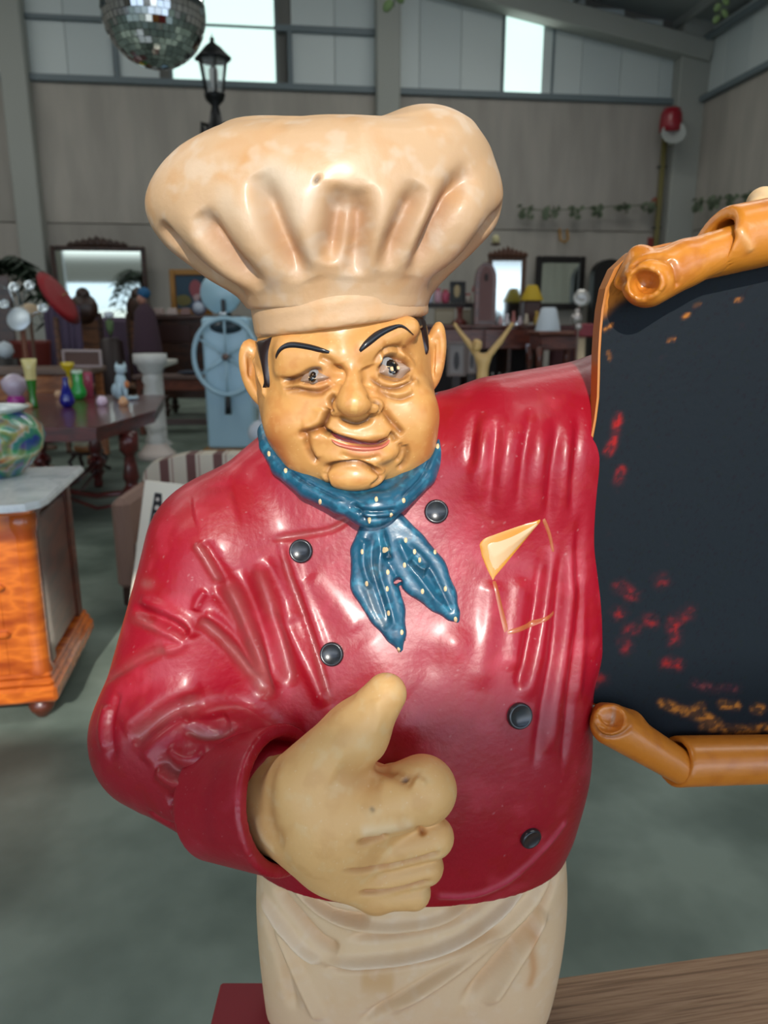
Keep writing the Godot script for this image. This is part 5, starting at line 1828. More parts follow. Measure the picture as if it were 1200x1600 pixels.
func make_projector() -> void:
	var p := floor_spot(360, 712)
	var u := mpp(p)
	var o := thing("film_projector", "pale blue cinema film projector with a large spoked flywheel", "projector", p)
	var bm := flat(168, 202, 218, 0.4, 0.0, 0.2)
	var ring := flat(160, 192, 206, 0.4, 0.0, 0.2)
	var black := flat(20, 22, 26, 0.4)
	# wooden trestle, lower body, upper head
	var wd := wood("trestle", srgb(120, 80, 30), srgb(170, 122, 60), 0.5)
	for x in [-28, 28]:
		for z in [-18, 18]:
			piece(o, "trestle_leg", Vector3(x * u, 5 * u, z * u), Vector3(8 * u, 10 * u, 8 * u), wd, u)
	piece(o, "trestle_top", Vector3(0, 12 * u, 0), Vector3(72 * u, 5 * u, 50 * u), wd, u)
	piece(o, "body", Vector3(6 * u, 112 * u, 0), Vector3(70 * u, 196 * u, 44 * u), bm, 4 * u)
	var s := Shape.new()
	s.lathe([[0, 0], [24 * u, 0], [24 * u, 3 * u], [0, 3 * u]], Vector3(8 * u, 196 * u, 21 * u), 28, Basis(Vector3.RIGHT, PI / 2), 1.0, 0.42)
	part("oval_window", s.done(), flat(52, 66, 74, 0.25), o, "dark oval window")
	s = Shape.new()
	s.lathe([[0, -8 * u], [28 * u, -8 * u], [30 * u, -4 * u], [30 * u, 4 * u], [28 * u, 8 * u], [0, 8 * u]], Vector3(-2 * u, 244 * u, 0), 36, Basis(Vector3.RIGHT, PI / 2))
	part("upper_reel_case", s.done(), flat(162, 198, 212, 0.35, 0.0, 0.3), o, "round pale blue reel case")
	piece(o, "reel_bracket", Vector3(3 * u, 222 * u, 11 * u), Vector3(6 * u, 26 * u, 5 * u), black, u)
	var c := Vector3(8 * u, 153 * u, 36 * u)
	var pts := []
	for k in 40:
		pts.append(c + Vector3(cos(TAU * k / 40) * 47 * u, sin(TAU * k / 40) * 55 * u, 0))
	s = Shape.new()
	s.tube(pts, 3.6 * u, 10, true)
	part("flywheel_rim", s.done(), ring, o)
	for k in 6:
		var t := PI / 6 + k * PI / 3
		s = Shape.new()
		s.rod(c, c + Vector3(cos(t) * 47 * u, sin(t) * 55 * u, 0), 2 * u, 1.6 * u, 8)
		part("spoke", s.done(), ring, o)
	s = Shape.new()
	s.rod(c - Vector3(0, 0, 16 * u), c + Vector3(0, 0, 5 * u), 5 * u)
	part("hub", s.done(), flat(112, 92, 84, 0.4, 0.4), o)
	s = Shape.new()
	s.rod(c + Vector3(0, -58, 0) * u, c + Vector3(0, -84, 2) * u, 4 * u, 5 * u)
	part("handle", s.done(), black, o, "black crank handle")
	s = Shape.new()
	s.ball(Vector3(4, 214, 24) * u, Vector3(7, 4, 4) * u, 10)
	part("knob", s.done(), flat(200, 206, 210, 0.2, 0.9), o)
	# white bundle beside it
	p = floor_spot(420, 742)
	u = mpp(p)
	var b := thing("plaster_bust", "white plaster bust half hidden behind the chef's right ear", "bust", p)
	var pm := flat(216, 220, 228, 0.6)
	s = Shape.new()
	s.lathe([[0, 0], [24 * u, 0], [24 * u, 8 * u], [16 * u, 12 * u], [16 * u, 44 * u], [22 * u, 48 * u], [0, 48 * u]], Vector3.ZERO, 20)
	part("socle", s.done(), flat(120, 84, 84, 0.5), b)
	s = Shape.new()
	s.ball(Vector3(0, 66, 0) * u, Vector3(30, 22, 20) * u, 18)
	s.rod(Vector3(-2, 80, 0) * u, Vector3(0, 104, 2) * u, 11 * u, 10 * u)
	part("shoulders", s.done(), pm, b)
	s = Shape.new()
	s.ball(Vector3(0, 118, 4) * u, Vector3(17, 21, 18) * u, 18)
	s.ball(Vector3(-14, 122, -4) * u, Vector3(10, 16, 12) * u, 12)
	part("head", s.done(), pm, b)

func make_chair_and_sign() -> void:
	var p := stand_at(275, 800, 4.05)
	var o := thing("striped_armchair", "cream and brown striped upholstered armchair behind the chef's shoulder", "armchair", p)
	var m := StandardMaterial3D.new()
	var im := Image.create(64, 8, false, Image.FORMAT_RGB8)
	for x in 64:
		var c := srgb(206, 196, 178)
		if x % 32 < 11: c = srgb(112, 78, 74)
		elif x % 32 == 14 or x % 32 == 15: c = srgb(160, 130, 120)
		for y in 8: im.set_pixel(x, y, c)
	m.albedo_texture = ImageTexture.create_from_image(im)
	m.roughness = 0.9
	tri(m, Vector3(3.2, 3.2, 3.2))
	var tanm := flat(150, 120, 108, 0.9)
	var s := Shape.new()
	var pts := PackedVector2Array()
	for q in along([[-0.26, 0.3], [-0.27, 0.62], [-0.2, 0.7], [0.0, 0.745], [0.25, 0.75], [0.5, 0.73], [0.62, 0.62], [0.62, 0.3]], 24):
		pts.append(Vector2(q[0], q[1]))
	s.prism(pts, -0.42, -0.28)
	part("backrest", s.done(), m, o)
	for x in [-0.24, 0.58]:
		s = Shape.new()
		s.box(Vector3(x, 0.34, -0.1), Vector3(0.1, 0.5, 0.6), 0.03)
		part("armrest", s.done(), tanm, o)
	s = Shape.new()
	s.box(Vector3(0.17, 0.3, -0.08), Vector3(0.72, 0.18, 0.56), 0.05)
	part("seat", s.done(), m, o)
	for x in [-0.24, 0.58]:
		for z in [-0.36, 0.16]:
			piece(o, "leg", Vector3(x, 0.05, z), Vector3(0.05, 0.1, 0.05), flat(60, 34, 24, 0.5), 0.006)
	# cream board with a printed ornament leaning on it
	var q := at(226, 752, 3.62)
	var b := at(196, 1010, 3.42)
	var wv := at(330, 760, 3.62) - q
	var o2 := thing("printed_board", "tall cream board printed with a black tapering ornament, leaning against the striped armchair", "board", Vector3(b.x, 0, b.z) + wv * 0.5)
	var up := (q - b)
	var ln := (Vector3(q.x, q.y, q.z) - Vector3(b.x, 0.0, b.z)).length()
	var yax := (Vector3(q.x, q.y, q.z) - Vector3(b.x, 0.0, b.z)).normalized()
	var xax := (wv - yax * wv.dot(yax)).normalized()
	o2.basis = Basis(xax, yax, xax.cross(yax))
	var wd := wv.length()
	piece(o2, "panel", Vector3(0, ln * 0.5, -0.012), Vector3(wd, ln, 0.024), flat(240, 230, 212, 0.7), 0.003)
	var u := mpp(q)
	var sh := Shape.new()
	var x0 := -wd * 0.5
	sh.prism(PackedVector2Array([Vector2(x0 + 18 * u, ln - 18 * u), Vector2(x0 + 29 * u, ln - 18 * u), Vector2(x0 + 42 * u, ln - 110 * u), Vector2(x0 + 14 * u, ln - 110 * u)]), 0.0, 0.0015)
	var orn := part("ornament", sh.done(), flat(38, 36, 38, 0.7), o2, "black tapering ornament")
	for k in 5:
		sh = Shape.new()
		var r := (3.0 + k * 0.8) * u
		sh.lathe([[0, 0], [r, 0], [r * 0.9, 0.001], [0, 0.001]], Vector3(x0 + (23.5 + k * 0.8) * u, ln - (28 + k * 13) * u, 0.0015), 14, Basis(Vector3.RIGHT, PI / 2))
		part("pale_spot", sh.done(), flat(214, 200, 190, 0.7), orn)

func make_hanging() -> void:
	# mirror ball: rows of small flat mirrors
	var c := at(240, 18, 3.6)
	var r := 79.0 * mpp(c)
	var o := thing("mirror_ball", "large silver disco mirror ball hanging near the roof", "mirror ball", c)
	var st := Shape.new()
	st.st.set_smooth_group(-1)
	rng.seed = 5
	var rows := 26
	for i in rows:
		var a0 := -PI / 2 + PI * i / rows
		var a1 := -PI / 2 + PI * (i + 1) / rows
		var am := (a0 + a1) * 0.5
		var n := maxi(4, int(cos(am) * rows * 2))
		for j in n:
			var t0 := TAU * j / n
			var t1 := TAU * (j + 0.94) / n
			var b1 := lerpf(a0, a1, 0.94)
			var d := func(a, t): return Vector3(cos(a) * cos(t), sin(a), -cos(a) * sin(t)) * r
			var q := [d.call(a0, t0), d.call(a0, t1), d.call(b1, t1), d.call(b1, t0)]
			var mid: Vector3 = (q[0] + q[1] + q[2] + q[3]) * 0.25
			var tilt := Vector3(rng.randf_range(-1, 1), rng.randf_range(-1, 1), rng.randf_range(-1, 1)) * 0.085
			for e in 4:
				q[e] += mid.normalized() * (q[e] - mid).dot(tilt) + mid.normalized() * 0.003
			st.quad(q[0], q[1], q[2], q[3])
	var tiles := part("mirror_tiles", st.done(), flat(206, 212, 214, 0.06, 1.0), o)
	tiles.set_meta("kind", "stuff")
	var s := Shape.new()
	s.ball(Vector3.ZERO, Vector3.ONE * r * 0.985, 32)
	part("core", s.done(), flat(70, 72, 74, 0.4, 0.6), o)
	s = Shape.new()
	s.rod(Vector3(0, r, 0), Vector3(0, r + 0.05, 0), 0.03)
	s.rod(Vector3(0, r + 0.05, 0), Vector3(0, 9.4 - c.y, 0), 0.005, 0.005, 6)
	part("hanging_wire", s.done(), flat(60, 62, 64, 0.5), o)
	# street lantern
	var top := at(331, 60, 9.2)
	var b := Vector3(top.x, 0, top.z)
	var u := mpp(top)
	var l := thing("street_lantern", "black cast iron street lamp with a glazed tapering lantern", "street lamp", b)
	var bm := flat(16, 17, 19, 0.45, 0.3)
	var y := func(py): return at(331, py, 9.2).y
	var yb: float = y.call(150)
	var ye: float = y.call(92)
	s = Shape.new()
	s.lathe([[0, 0], [0.2, 0], [0.2, 0.08], [0.13, 0.14], [0.11, 0.5], [0.07, 0.6], [0.06, yb - 0.75], [0.09, yb - 0.62], [0.13, yb - 0.5], [0.15, yb - 0.42], [0.14, yb - 0.33], [0.08, yb - 0.27], [0.04, yb - 0.1], [0.1, yb - 0.04], [0.11, yb]], Vector3.ZERO, 16)
	part("post", s.done(), bm, l)
	for k in 4:
		var t := PI / 4 + k * PI / 2
		s = Shape.new()
		s.tube([Vector3(cos(t) * 0.08, yb - 0.32, sin(t) * 0.08), Vector3(cos(t) * 0.18, yb - 0.3, sin(t) * 0.18), Vector3(cos(t) * 0.19, yb - 0.46, sin(t) * 0.19), Vector3(cos(t) * 0.1, yb - 0.56, sin(t) * 0.1)], 0.022, 6)
		part("scroll", s.done(), bm, l)
	var r0 := 14.0 * u
	var r1 := 23.0 * u
	var gm := StandardMaterial3D.new()
	gm.albedo_color = Color(0.86, 0.88, 0.88, 0.22)
	gm.transparency = BaseMaterial3D.TRANSPARENCY_ALPHA
	gm.roughness = 0.1
	for k in 6:
		var t0 := TAU * k / 6 + 0.2
		var t1 := TAU * (k + 1) / 6 + 0.2
		s = Shape.new()
		s.rod(Vector3(cos(t0) * r0, yb, sin(t0) * r0), Vector3(cos(t0) * r1, ye, sin(t0) * r1), 1.7 * u, 1.7 * u, 6)
		part("frame_bar", s.done(), bm, l)
		s = Shape.new()
		s.st.set_smooth_group(-1)
		var q := [Vector3(cos(t0) * r0, yb, sin(t0) * r0), Vector3(cos(t1) * r0, yb, sin(t1) * r0), Vector3(cos(t1) * r1, ye, sin(t1) * r1), Vector3(cos(t0) * r1, ye, sin(t0) * r1)]
		s.quad(q[3], q[2], q[1], q[0])
		part("pane", s.done(), gm, l)
	s = Shape.new()
	s.lathe([[0, ye - 2 * u], [29 * u, ye - 2 * u], [29 * u, ye + 2 * u], [20 * u, ye + 10 * u], [13 * u, ye + 17 * u], [5 * u, ye + 22 * u], [3 * u, ye + 26 * u], [4.5 * u, ye + 28 * u], [1.2 * u, ye + 31 * u], [0, ye + 38 * u]], Vector3.ZERO, 6)
	part("roof", s.done(), bm, l)
	s = Shape.new()
	s.lathe([[0, yb - 2 * u], [16 * u, yb - 2 * u], [17 * u, yb + 3 * u], [0, yb + 3 * u]], Vector3.ZERO, 6)
	part("cradle", s.done(), bm, l)
	s = Shape.new()
	s.lathe([[0, yb + 3 * u], [3 * u, yb + 3 * u], [4 * u, yb + 18 * u], [7 * u, yb + 24 * u], [7 * u, yb + 38 * u], [0, yb + 44 * u]], Vector3.ZERO, 14)
	part("bulb", s.done(), flat(226, 226, 222, 0.3), l)

func wall_thing(called: String, label: String, cat: String, x: float, y: float, z := 0.0) -> Node3D:     # on the gable wall, in the hall's axes
	return thing(called, label, cat, HALL + hb * Vector3(x, y, z), YAW)

func framed(o: Node3D, w: float, h: float, bar: float, depth: float, fm: Material, inner: Material, inside := "mirror_glass") -> void:   # origin at the lower middle
	for e in [-1, 1]:
		piece(o, "frame_bar", Vector3(e * (w - bar) * 0.5, h * 0.5, 0), Vector3(bar, h, depth), fm, minf(bar, depth) * 0.25)
		piece(o, "frame_bar", Vector3(0, h * 0.5 + e * (h - bar) * 0.5, 0), Vector3(w - bar * 1.9, bar, depth), fm, minf(bar, depth) * 0.25)
	piece(o, inside, Vector3(0, h * 0.5, -depth * 0.2), Vector3(w - bar * 1.6, h - bar * 1.6, depth * 0.4), inner)

func make_alarm_and_pipes() -> void:
	var z := 0.66
	var p := hall_pt(1047, 205, z)
	var o := wall_thing("alarm_beacon", "red alarm beacon over a white horn beside the corner column", "alarm", p.x, p.y, z)
	var s := Shape.new()
	s.lathe([[0, -0.1], [0.26, -0.1], [0.27, 0.05], [0.25, 0.28], [0.2, 0.42], [0, 0.46]], Vector3(0, 0.08, 0), 20)
	part("beacon", s.done(), flat(150, 22, 40, 0.35, 0.0, 0.3), o)
	s = Shape.new()
	s.lathe([[0, 0], [0.08, 0], [0.1, 0.14], [0.16, 0.25], [0.3, 0.42], [0.26, 0.42], [0, 0.2]], Vector3(0.1, -0.25, -0.1), 20, Basis(Vector3.RIGHT, 1.15) * Basis(Vector3.BACK, 0.3))
	part("horn", s.done(), flat(172, 176, 172, 0.5), o)
	p = hall_pt(1034, 370, 0.2)
	var y0 := hall_pt(1034, 205, 0.2).y
	o = wall_thing("yellow_pipe", "thin yellow pipe running down the corner column below the alarm", "pipe", p.x - 0.14, 0.0, 0.2)
	s = Shape.new()
	s.rod(Vector3.ZERO, Vector3(0, y0, 0), 0.07)
	part("pipe", s.done(), flat(116, 108, 62, 0.6), o)
	for k in 4:
		piece(o, "bracket", Vector3(0, 0.9 + k * 1.45, -0.03), Vector3(0.2, 0.06, 0.14), flat(70, 74, 74, 0.5), 0.01)
	var i := 0
	for q in [[1025, 316, "small round orange-red warning plate left of the yellow pipe"], [1020, 384, "small red fire notice low beside the yellow pipe"]]:
		p = hall_pt(q[0], q[1], 0.06)
		var n := wall_thing("wall_sign", q[2], "sign", p.x, p.y, 0.03)
		if i == 0:
			s = Shape.new()
			s.lathe([[0, 0], [0.12, 0], [0.12, 0.02], [0, 0.02]], Vector3.ZERO, 18, Basis(Vector3.RIGHT, PI / 2))
			part("plate", s.done(), flat(150, 74, 54, 0.5), n)
		else:
			piece(n, "plate", Vector3(0, -0.05, 0), Vector3(0.28, 0.5, 0.03), flat(150, 60, 56, 0.5), 0.008)
		i += 1
	p = hall_pt(882, 366, 0.2)
	o = wall_thing("wall_bracket", "small ochre hook bracket high on the wall over the black mirror", "bracket", p.x, p.y, 0.1)
	s = Shape.new()
	s.tube([Vector3(-0.1, 0.14, 0), Vector3(-0.1, -0.14, 0.1), Vector3(0, -0.2, 0.14), Vector3(0.1, -0.12, 0.1), Vector3(0.1, 0.12, 0)], 0.035, 8)
	part("hook", s.done(), flat(170, 128, 72, 0.5), o)
	# garlands along the walls
	var leaf := flat(104, 116, 94, 0.7)
	for g in [[[[812, 325, 0.3], [850, 329, 0.3], [900, 327, 0.3], [960, 322, 0.3], [1035, 320, 0.3]], "thin ivy garland strung across the gable wall left of the corner"], [[[1085, 316, -1], [1120, 312, -1], [1160, 307, -1], [1200, 300, -1], [1260, 292, -1]], "ivy garland strung along the right side wall"]]:
		var pts := []
		for q in g[0]:
			pts.append(HALL + hb * (hall_pt(q[0], q[1], q[2]) if q[2] > 0 else hall_x(q[0], q[1], 7.62)))
		var n := thing("ivy_garland", g[1], "garland", pts[0])
		var curve := Curve3D.new()
		for q in pts: curve.add_point(q - pts[0])
		s = Shape.new()
		s.tube(Array(curve.get_baked_points()).filter(func(_q): return true).slice(0, -1, 3), 0.012, 5)
		part("string", s.done(), leaf, n)
		var lv := Shape.new()
		lv.st.set_smooth_group(-1)
		rng.seed = 11
		for k in 170:
			var f := rng.randf()
			if sin(f * 37.0) < -0.25: continue
			var c := curve.sample_baked(f * curve.get_baked_length()) + Vector3(rng.randf_range(-0.06, 0.06), rng.randf_range(-0.2, 0.05), rng.randf_range(-0.06, 0.06))
			var b := Basis(Vector3(rng.randf(), rng.randf(), rng.randf()).normalized(), rng.randf() * TAU)
			var z0 := 0.09
			lv.quad(c + b * Vector3(0, -z0, 0), c + b * Vector3(z0 * 0.7, 0, 0.02), c + b * Vector3(0, z0, 0), c + b * Vector3(-z0 * 0.7, 0, 0.02))
		var lp := part("leaves", lv.done(), leaf, n)
		lp.set_meta("kind", "stuff")
	for q in [[615, -6], [1125, 20]]:
		var c := at(q[0], q[1], 9.0 if q[0] < 700 else 13.0)
		var n := thing("hanging_vine", "short green vine tip hanging at the top, %s" % ("before the middle column" if q[0] < 700 else "in the roof's right corner"), "vine", c)
		s = Shape.new()
		s.tube([Vector3(0, 2.4, 0), Vector3(0.04, 0.5, 0), Vector3(0, -0.1, 0)], 0.008, 5)
		part("stem", s.done(), leaf, n)
		for k in 7:
			var e := Shape.new()
			e.ball(Vector3(0.06 * (1 if k % 2 else -1), -0.1 + k * 0.08, 0.03), Vector3(0.05, 0.07, 0.012), 8, Basis(Vector3.BACK, 0.6 * (1 if k % 2 else -1)))
			part("leaf", e.done(), flat(96, 120, 70, 0.6), n)

func mirror_glass() -> StandardMaterial3D:
	return flat(214, 226, 218, 0.03, 1.0)

func carved_crest(o: Node3D, w: float, h: float, y: float, m: Material) -> void:
	rng.seed = 3
	for k in 9:
		var t := (k - 4) / 4.0
		var s := Shape.new()
		var hh := h * (1.0 - 0.65 * absf(t))
		s.ball(Vector3(t * w * 0.5, y + hh * 0.35, 0.02), Vector3(w * 0.09, hh * 0.6, 0.05), 10)
		s.tube([Vector3(t * w * 0.5 - w * 0.05, y, 0.02), Vector3(t * w * 0.5, y + hh, 0.04), Vector3(t * w * 0.5 + w * 0.05, y + hh * 0.4, 0.02)], 0.03, 6)
		part("carving", s.done(), m, o)

func make_left_clutter() -> void:
	var dark := wood("dark_carved", srgb(34, 18, 12), srgb(70, 40, 26), 0.45, 0.2)
	var brown := wood("mid_brown", srgb(70, 42, 26), srgb(120, 78, 48), 0.5)
	# great mirror
	var a := hall_pt(79, 384, 0.3)
	var b := hall_pt(237, 520, 0.3)
	var o := wall_thing("wall_mirror", "wide gilt-brown framed mirror with a carved crest on the far wall", "mirror", (a.x + b.x) * 0.5, b.y, 0.3)
	o.rotation.x = 0.04
	framed(o, b.x - a.x, a.y - b.y, 0.11, 0.1, dark, mirror_glass())
	carved_crest(o, (b.x - a.x) * 0.55, 0.22, a.y - b.y, dark)
	# palm in a red pot
	var p := Vector3.ZERO
	p = stand_at(4, 400, 12.4)
	var pl := thing("potted_palm", "dark green potted palm at the hall's left column", "plant", p)
	var s := Shape.new()
	s.lathe([[0, 0], [0.26, 0], [0.36, 0.6], [0.4, 0.62], [0.36, 0.62], [0, 0.5]], Vector3.ZERO, 18)
	part("pot", s.done(), flat(112, 36, 24, 0.5), pl)
	s = Shape.new()
	s.rod(Vector3(0, 0.5, 0), Vector3(-0.1, 2.3, 0), 0.07, 0.05)
	part("trunk", s.done(), flat(60, 42, 30, 0.8), pl)
	var gm := flat(34, 52, 34, 0.6)
	rng.seed = 21
	for k in 24:
		var t := TAU * k / 24 + rng.randf() * 0.3
		var d := Vector3(cos(t), 0, sin(t))
		var up := rng.randf_range(0.2, 1.0)
		var e := Shape.new()
		e.st.set_smooth_group(-1)
		var spine := []
		for i in 9:
			var f := i / 8.0
			spine.append(Vector3(-0.1, 2.3, 0) + d * f * 0.85 + Vector3.UP * (up * f * 1.1 - 1.3 * f * f))
		e.tube(spine, 0.01, 4)
		e.st.set_smooth_group(-1)
		var side := d.cross(Vector3.UP)
		for i in range(1, 9):
			for sg in [-1, 1]:
				var q: Vector3 = spine[i]
				var tip: Vector3 = q + side * sg * 0.3 + d * 0.14 - Vector3.UP * 0.14
				e.quad(q - d * 0.03, tip - d * 0.01, tip + d * 0.03, q + d * 0.08)
		part("frond", e.done(), gm, pl)
	# silver disc stand lamp
	p = stand_at(38, 540, 7.68)
	var u := mpp(at(38, 500, 7.68))
	var fy := func(py): return at(38, py, 7.68).y
	var sl := thing("silver_disc_stand", "brown stand carrying a big silver reflector disc and small chrome cups", "ornament", p)
	var chrome := flat(196, 206, 212, 0.22, 0.85)
	s = Shape.new()
	s.lathe([[0, 0], [0.16, 0], [0.16, 0.03], [0.03, 0.06], [0.025, fy.call(515)]], Vector3.ZERO, 14)
	part("stem", s.done(), flat(112, 62, 36, 0.5), sl)
	s = Shape.new()
	var cy: float = fy.call(500)
	s.lathe([[0, -0.03], [10 * u, -0.025], [17 * u, 0.0], [18.5 * u, 0.03], [17 * u, 0.035], [0, 0.01]], Vector3(0, cy, 0.03), 28, Basis(Vector3.RIGHT, PI / 2 - 0.3))
	part("reflector_disc", s.done(), flat(214, 224, 230, 0.35, 0.6), sl)
	for q in [[-36, 442], [-1, 450], [23, 447], [-20, 476], [40, 482]]:
		var yy: float = fy.call(q[1])
		var e := Shape.new()
		e.lathe([[0, -0.02], [5 * u, -0.016], [8 * u, 0.0], [8 * u, 0.02], [5 * u, 0.01], [0, 0.0]], Vector3(q[0] * u, yy, 0.05), 16, Basis(Vector3.RIGHT, PI / 2 - 0.5) )
		e.tube([Vector3(q[0] * u, yy, 0.03), Vector3(q[0] * u * 0.4, yy - 0.06, 0.0), Vector3(0, cy, 0)], 0.006, 5)
		part("chrome_cup", e.done(), chrome, sl)
	# cream lamp head behind it
	p = stand_at(52, 540, 9.0)
	u = mpp(at(52, 480, 9.0))
	var y0 := at(52, 476, 9.0).y
	lathed("cream_shade_lamp", "cream domed lamp shade behind the silver reflector disc", "lamp", p, [["stem", flat(90, 60, 40, 0.5), [[0, 0], [0.14, 0], [0.14, 0.03], [0.02, 0.05], [0.02, y0 - 0.1]]], ["shade", flat(196, 172, 140, 0.6), [[15 * u, y0 - 14 * u], [14 * u, y0 - 4 * u], [8 * u, y0 + 1 * u], [0, y0 + 2 * u]]]])
	# red parasol
	var c := at(92, 466, 8.6)
	u = mpp(c)
	var um := thing("paper_parasol", "open red paper parasol tilted on its side", "parasol", Vector3(c.x, 0, c.z))
	var ax := Vector3(0.863, 0.5, 0.047).normalized()
	var xx := ax.cross(Vector3.UP).normalized()
	var ub := Basis(xx, ax, xx.cross(ax))
	s = Shape.new()
	s.lathe([[46 * u, 0], [30 * u, 3 * u], [6 * u, 6 * u], [0, 7 * u]], Vector3(0, c.y, 0), 24, ub)
	s.lathe([[0, 6 * u], [6 * u, 5 * u], [30 * u, 2 * u], [46 * u, 0]], Vector3(0, c.y, 0), 24, ub)
	part("canopy", s.done(), flat(150, 16, 28, 0.6), um)
	s = Shape.new()
	s.rod(Vector3(0, c.y, 0) + ax * 18 * u, Vector3(0, c.y, 0) - ax * 60 * u, 1.6 * u)
	part("shaft", s.done(), flat(140, 96, 50, 0.5), um)
	for k in 12:
		var t := TAU * k / 12
		var e := Shape.new()
		e.rod(Vector3(0, c.y, 0) + ub * Vector3(0, 3 * u, 0), Vector3(0, c.y, 0) + ub * Vector3(cos(t) * 44 * u, -1 * u, sin(t) * 44 * u), 0.5 * u, 0.5 * u, 5)
		part("rib", e.done(), flat(120, 70, 40, 0.5), um)
	piece(um, "stand", Vector3(-0.12, (c.y - 0.2) * 0.5, -0.15), Vector3(0.05, c.y - 0.2, 0.05), brown, 0.006)
	# purple draped sofa below the mirror
	p = stand_at(152, 540, 14.6)
	var so := thing("purple_sofa", "dusty purple draped sofa under the wide mirror", "sofa", p, YAW)
	var pm := flat(88, 72, 90, 0.95)
	s = Shape.new()
	s.box(Vector3(0, 0.95, -0.3), Vector3(1.4, 1.2, 0.25), 0.08)
	part("backrest", s.done(), pm, so)
	s = Shape.new()
	s.box(Vector3(0, 0.4, 0.1), Vector3(1.4, 0.5, 0.85), 0.08)
	part("seat", s.done(), pm, so)
	for e in [-1, 1]:
		for zz in [-0.28, 0.42]:
			piece(so, "foot", Vector3(e * 0.66, 0.08, zz), Vector3(0.08, 0.17, 0.08), dark, 0.01)
		s = Shape.new()
		s.box(Vector3(e * 0.72, 0.55, 0.1), Vector3(0.22, 0.75, 0.9), 0.08)
		part("armrest", s.done(), flat(74, 60, 78, 0.95), so)
	# two carved chairs and things on and behind them
	var labels := ["carved high-back wooden chair nearer the red parasol", "carved high-back wooden chair beside the white pedestal, below the blue hat"]
	var n := 0
	for q in [[133, 11.2], [208, 11.2]]:
		p = stand_at(q[0], 540, q[1])
		var ch := thing("carved_chair", labels[n], "chair", p, 0.2 - n * 0.5, "carved high-back chairs under the mirror")
		for x in [-0.2, 0.2]:
			piece(ch, "leg", Vector3(x, 0.26, 0.2), Vector3(0.07, 0.52, 0.07), brown, 0.015)
			piece(ch, "leg", Vector3(x, 0.26, -0.2), Vector3(0.06, 0.52, 0.06), brown, 0.01)
			piece(ch, "back_post", Vector3(x, 1.05, -0.22), Vector3(0.07, 1.1, 0.06), dark, 0.015)
		piece(ch, "seat", Vector3(0, 0.55, 0), Vector3(0.52, 0.09, 0.5), flat(128, 88, 60, 0.6), 0.03)
		piece(ch, "back_panel", Vector3(0, 1.15, -0.22), Vector3(0.36, 0.7, 0.04), brown, 0.01)
		s = Shape.new()
		s.ball(Vector3(0, 1.66, -0.2), Vector3(0.2, 0.22, 0.1), 14)
		s.ball(Vector3(0, 1.86, -0.2), Vector3(0.1, 0.1, 0.08), 12)
		part("crest", s.done(), dark, ch)
		piece(ch, "stretcher", Vector3(0, 0.2, 0.2), Vector3(0.36, 0.05, 0.04), brown, 0.008)
		n += 1
	c = at(224, 458, 10.8)
	u = mpp(c)
	var hd := thing("doll_with_blue_hat", "seated doll in a dull purple coat and round blue hat", "doll", Vector3(c.x, 0.6, c.z))
	s = Shape.new()
	s.lathe([[0, 0], [0.2, 0], [0.22, 0.3], [0.14, c.y - 0.85], [0.05, c.y - 0.74], [0, c.y - 0.74]], Vector3.ZERO, 16)
	part("coat", s.done(), flat(66, 46, 58, 0.9), hd)
	s = Shape.new()
	s.ball(Vector3(-3 * u, c.y - 0.6 - 9 * u, 2 * u), Vector3(7, 9, 7) * u, 14)
	part("head", s.done(), flat(172, 122, 104, 0.6), hd)
	s = Shape.new()
	s.ball(Vector3(1 * u, c.y - 0.6, 0), Vector3(10, 9, 10) * u, 16)
	part("hat", s.done(), flat(30, 92, 136, 0.7), hd)
	c = at(170, 492, 10.6)
	u = mpp(c)
	p = Vector3(c.x, 0, c.z)
	lathed("flower_vase", "dark plant stand with a white flower head between the carved chairs", "vase", p, [["pot", flat(40, 24, 22, 0.5), [[0, 0], [0.16, 0], [0.2, 0.4], [0.15, c.y - 0.35], [0.08, c.y - 0.3], [0, c.y - 0.3]]], ["leaves", flat(92, 116, 74, 0.7), [[0, c.y - 0.3], [5 * u, c.y - 0.2], [6 * u, c.y - 0.08], [0, c.y - 0.05]]], ["flower", flat(214, 222, 232, 0.6), [[0, c.y - 0.06], [7 * u, c.y - 3 * u], [8 * u, c.y + 2 * u], [4 * u, c.y + 5 * u], [0, c.y + 5 * u]]]])
	# purple drape and dark panels at the far left
	p = stand_at(102, 540, 10.4)
	var dr := thing("hanging_drape", "purple grey cloth hanging in folds behind the parasol", "drape", p)
	var top := at(102, 478, 10.4).y
	for k in 6:
		s = Shape.new()
		s.rod(Vector3(-0.2 + k * 0.08, 0.0, 0.02 * (k % 2)), Vector3(-0.2 + k * 0.08, top, 0.02 * (k % 2)), 0.055, 0.045, 10)
		part("fold", s.done(), flat(74, 62, 84, 0.95), dr)
	p = stand_at(0, 540, 9.6)
	var y1 := at(0, 430, 9.6).y
	var pn := thing("folding_screen", "tall dark brown folding screen at the photo's left edge", "screen", p, 0.3)
	for k in 3:
		piece(pn, "leaf_panel", Vector3(-0.55 + k * 0.3, y1 * 0.5, 0.03 * (k % 2)), Vector3(0.28, y1, 0.04), brown if k == 1 else dark, 0.008)
	p = stand_at(74, 545, 11.6)
	var bx := thing("dark_cabinet", "low black cabinet under the parasol", "cabinet", p)
	piece(bx, "body", Vector3(0, 0.42, 0), Vector3(0.5, 0.84, 0.5), flat(24, 20, 22, 0.5), 0.01)
	piece(bx, "door", Vector3(0, 0.42, 0.26), Vector3(0.44, 0.76, 0.02), flat(30, 26, 28, 0.5), 0.006)
	p = stand_at(8, 548, 9.0, 0.0)
	var yy := at(8, 560, 9.0).y
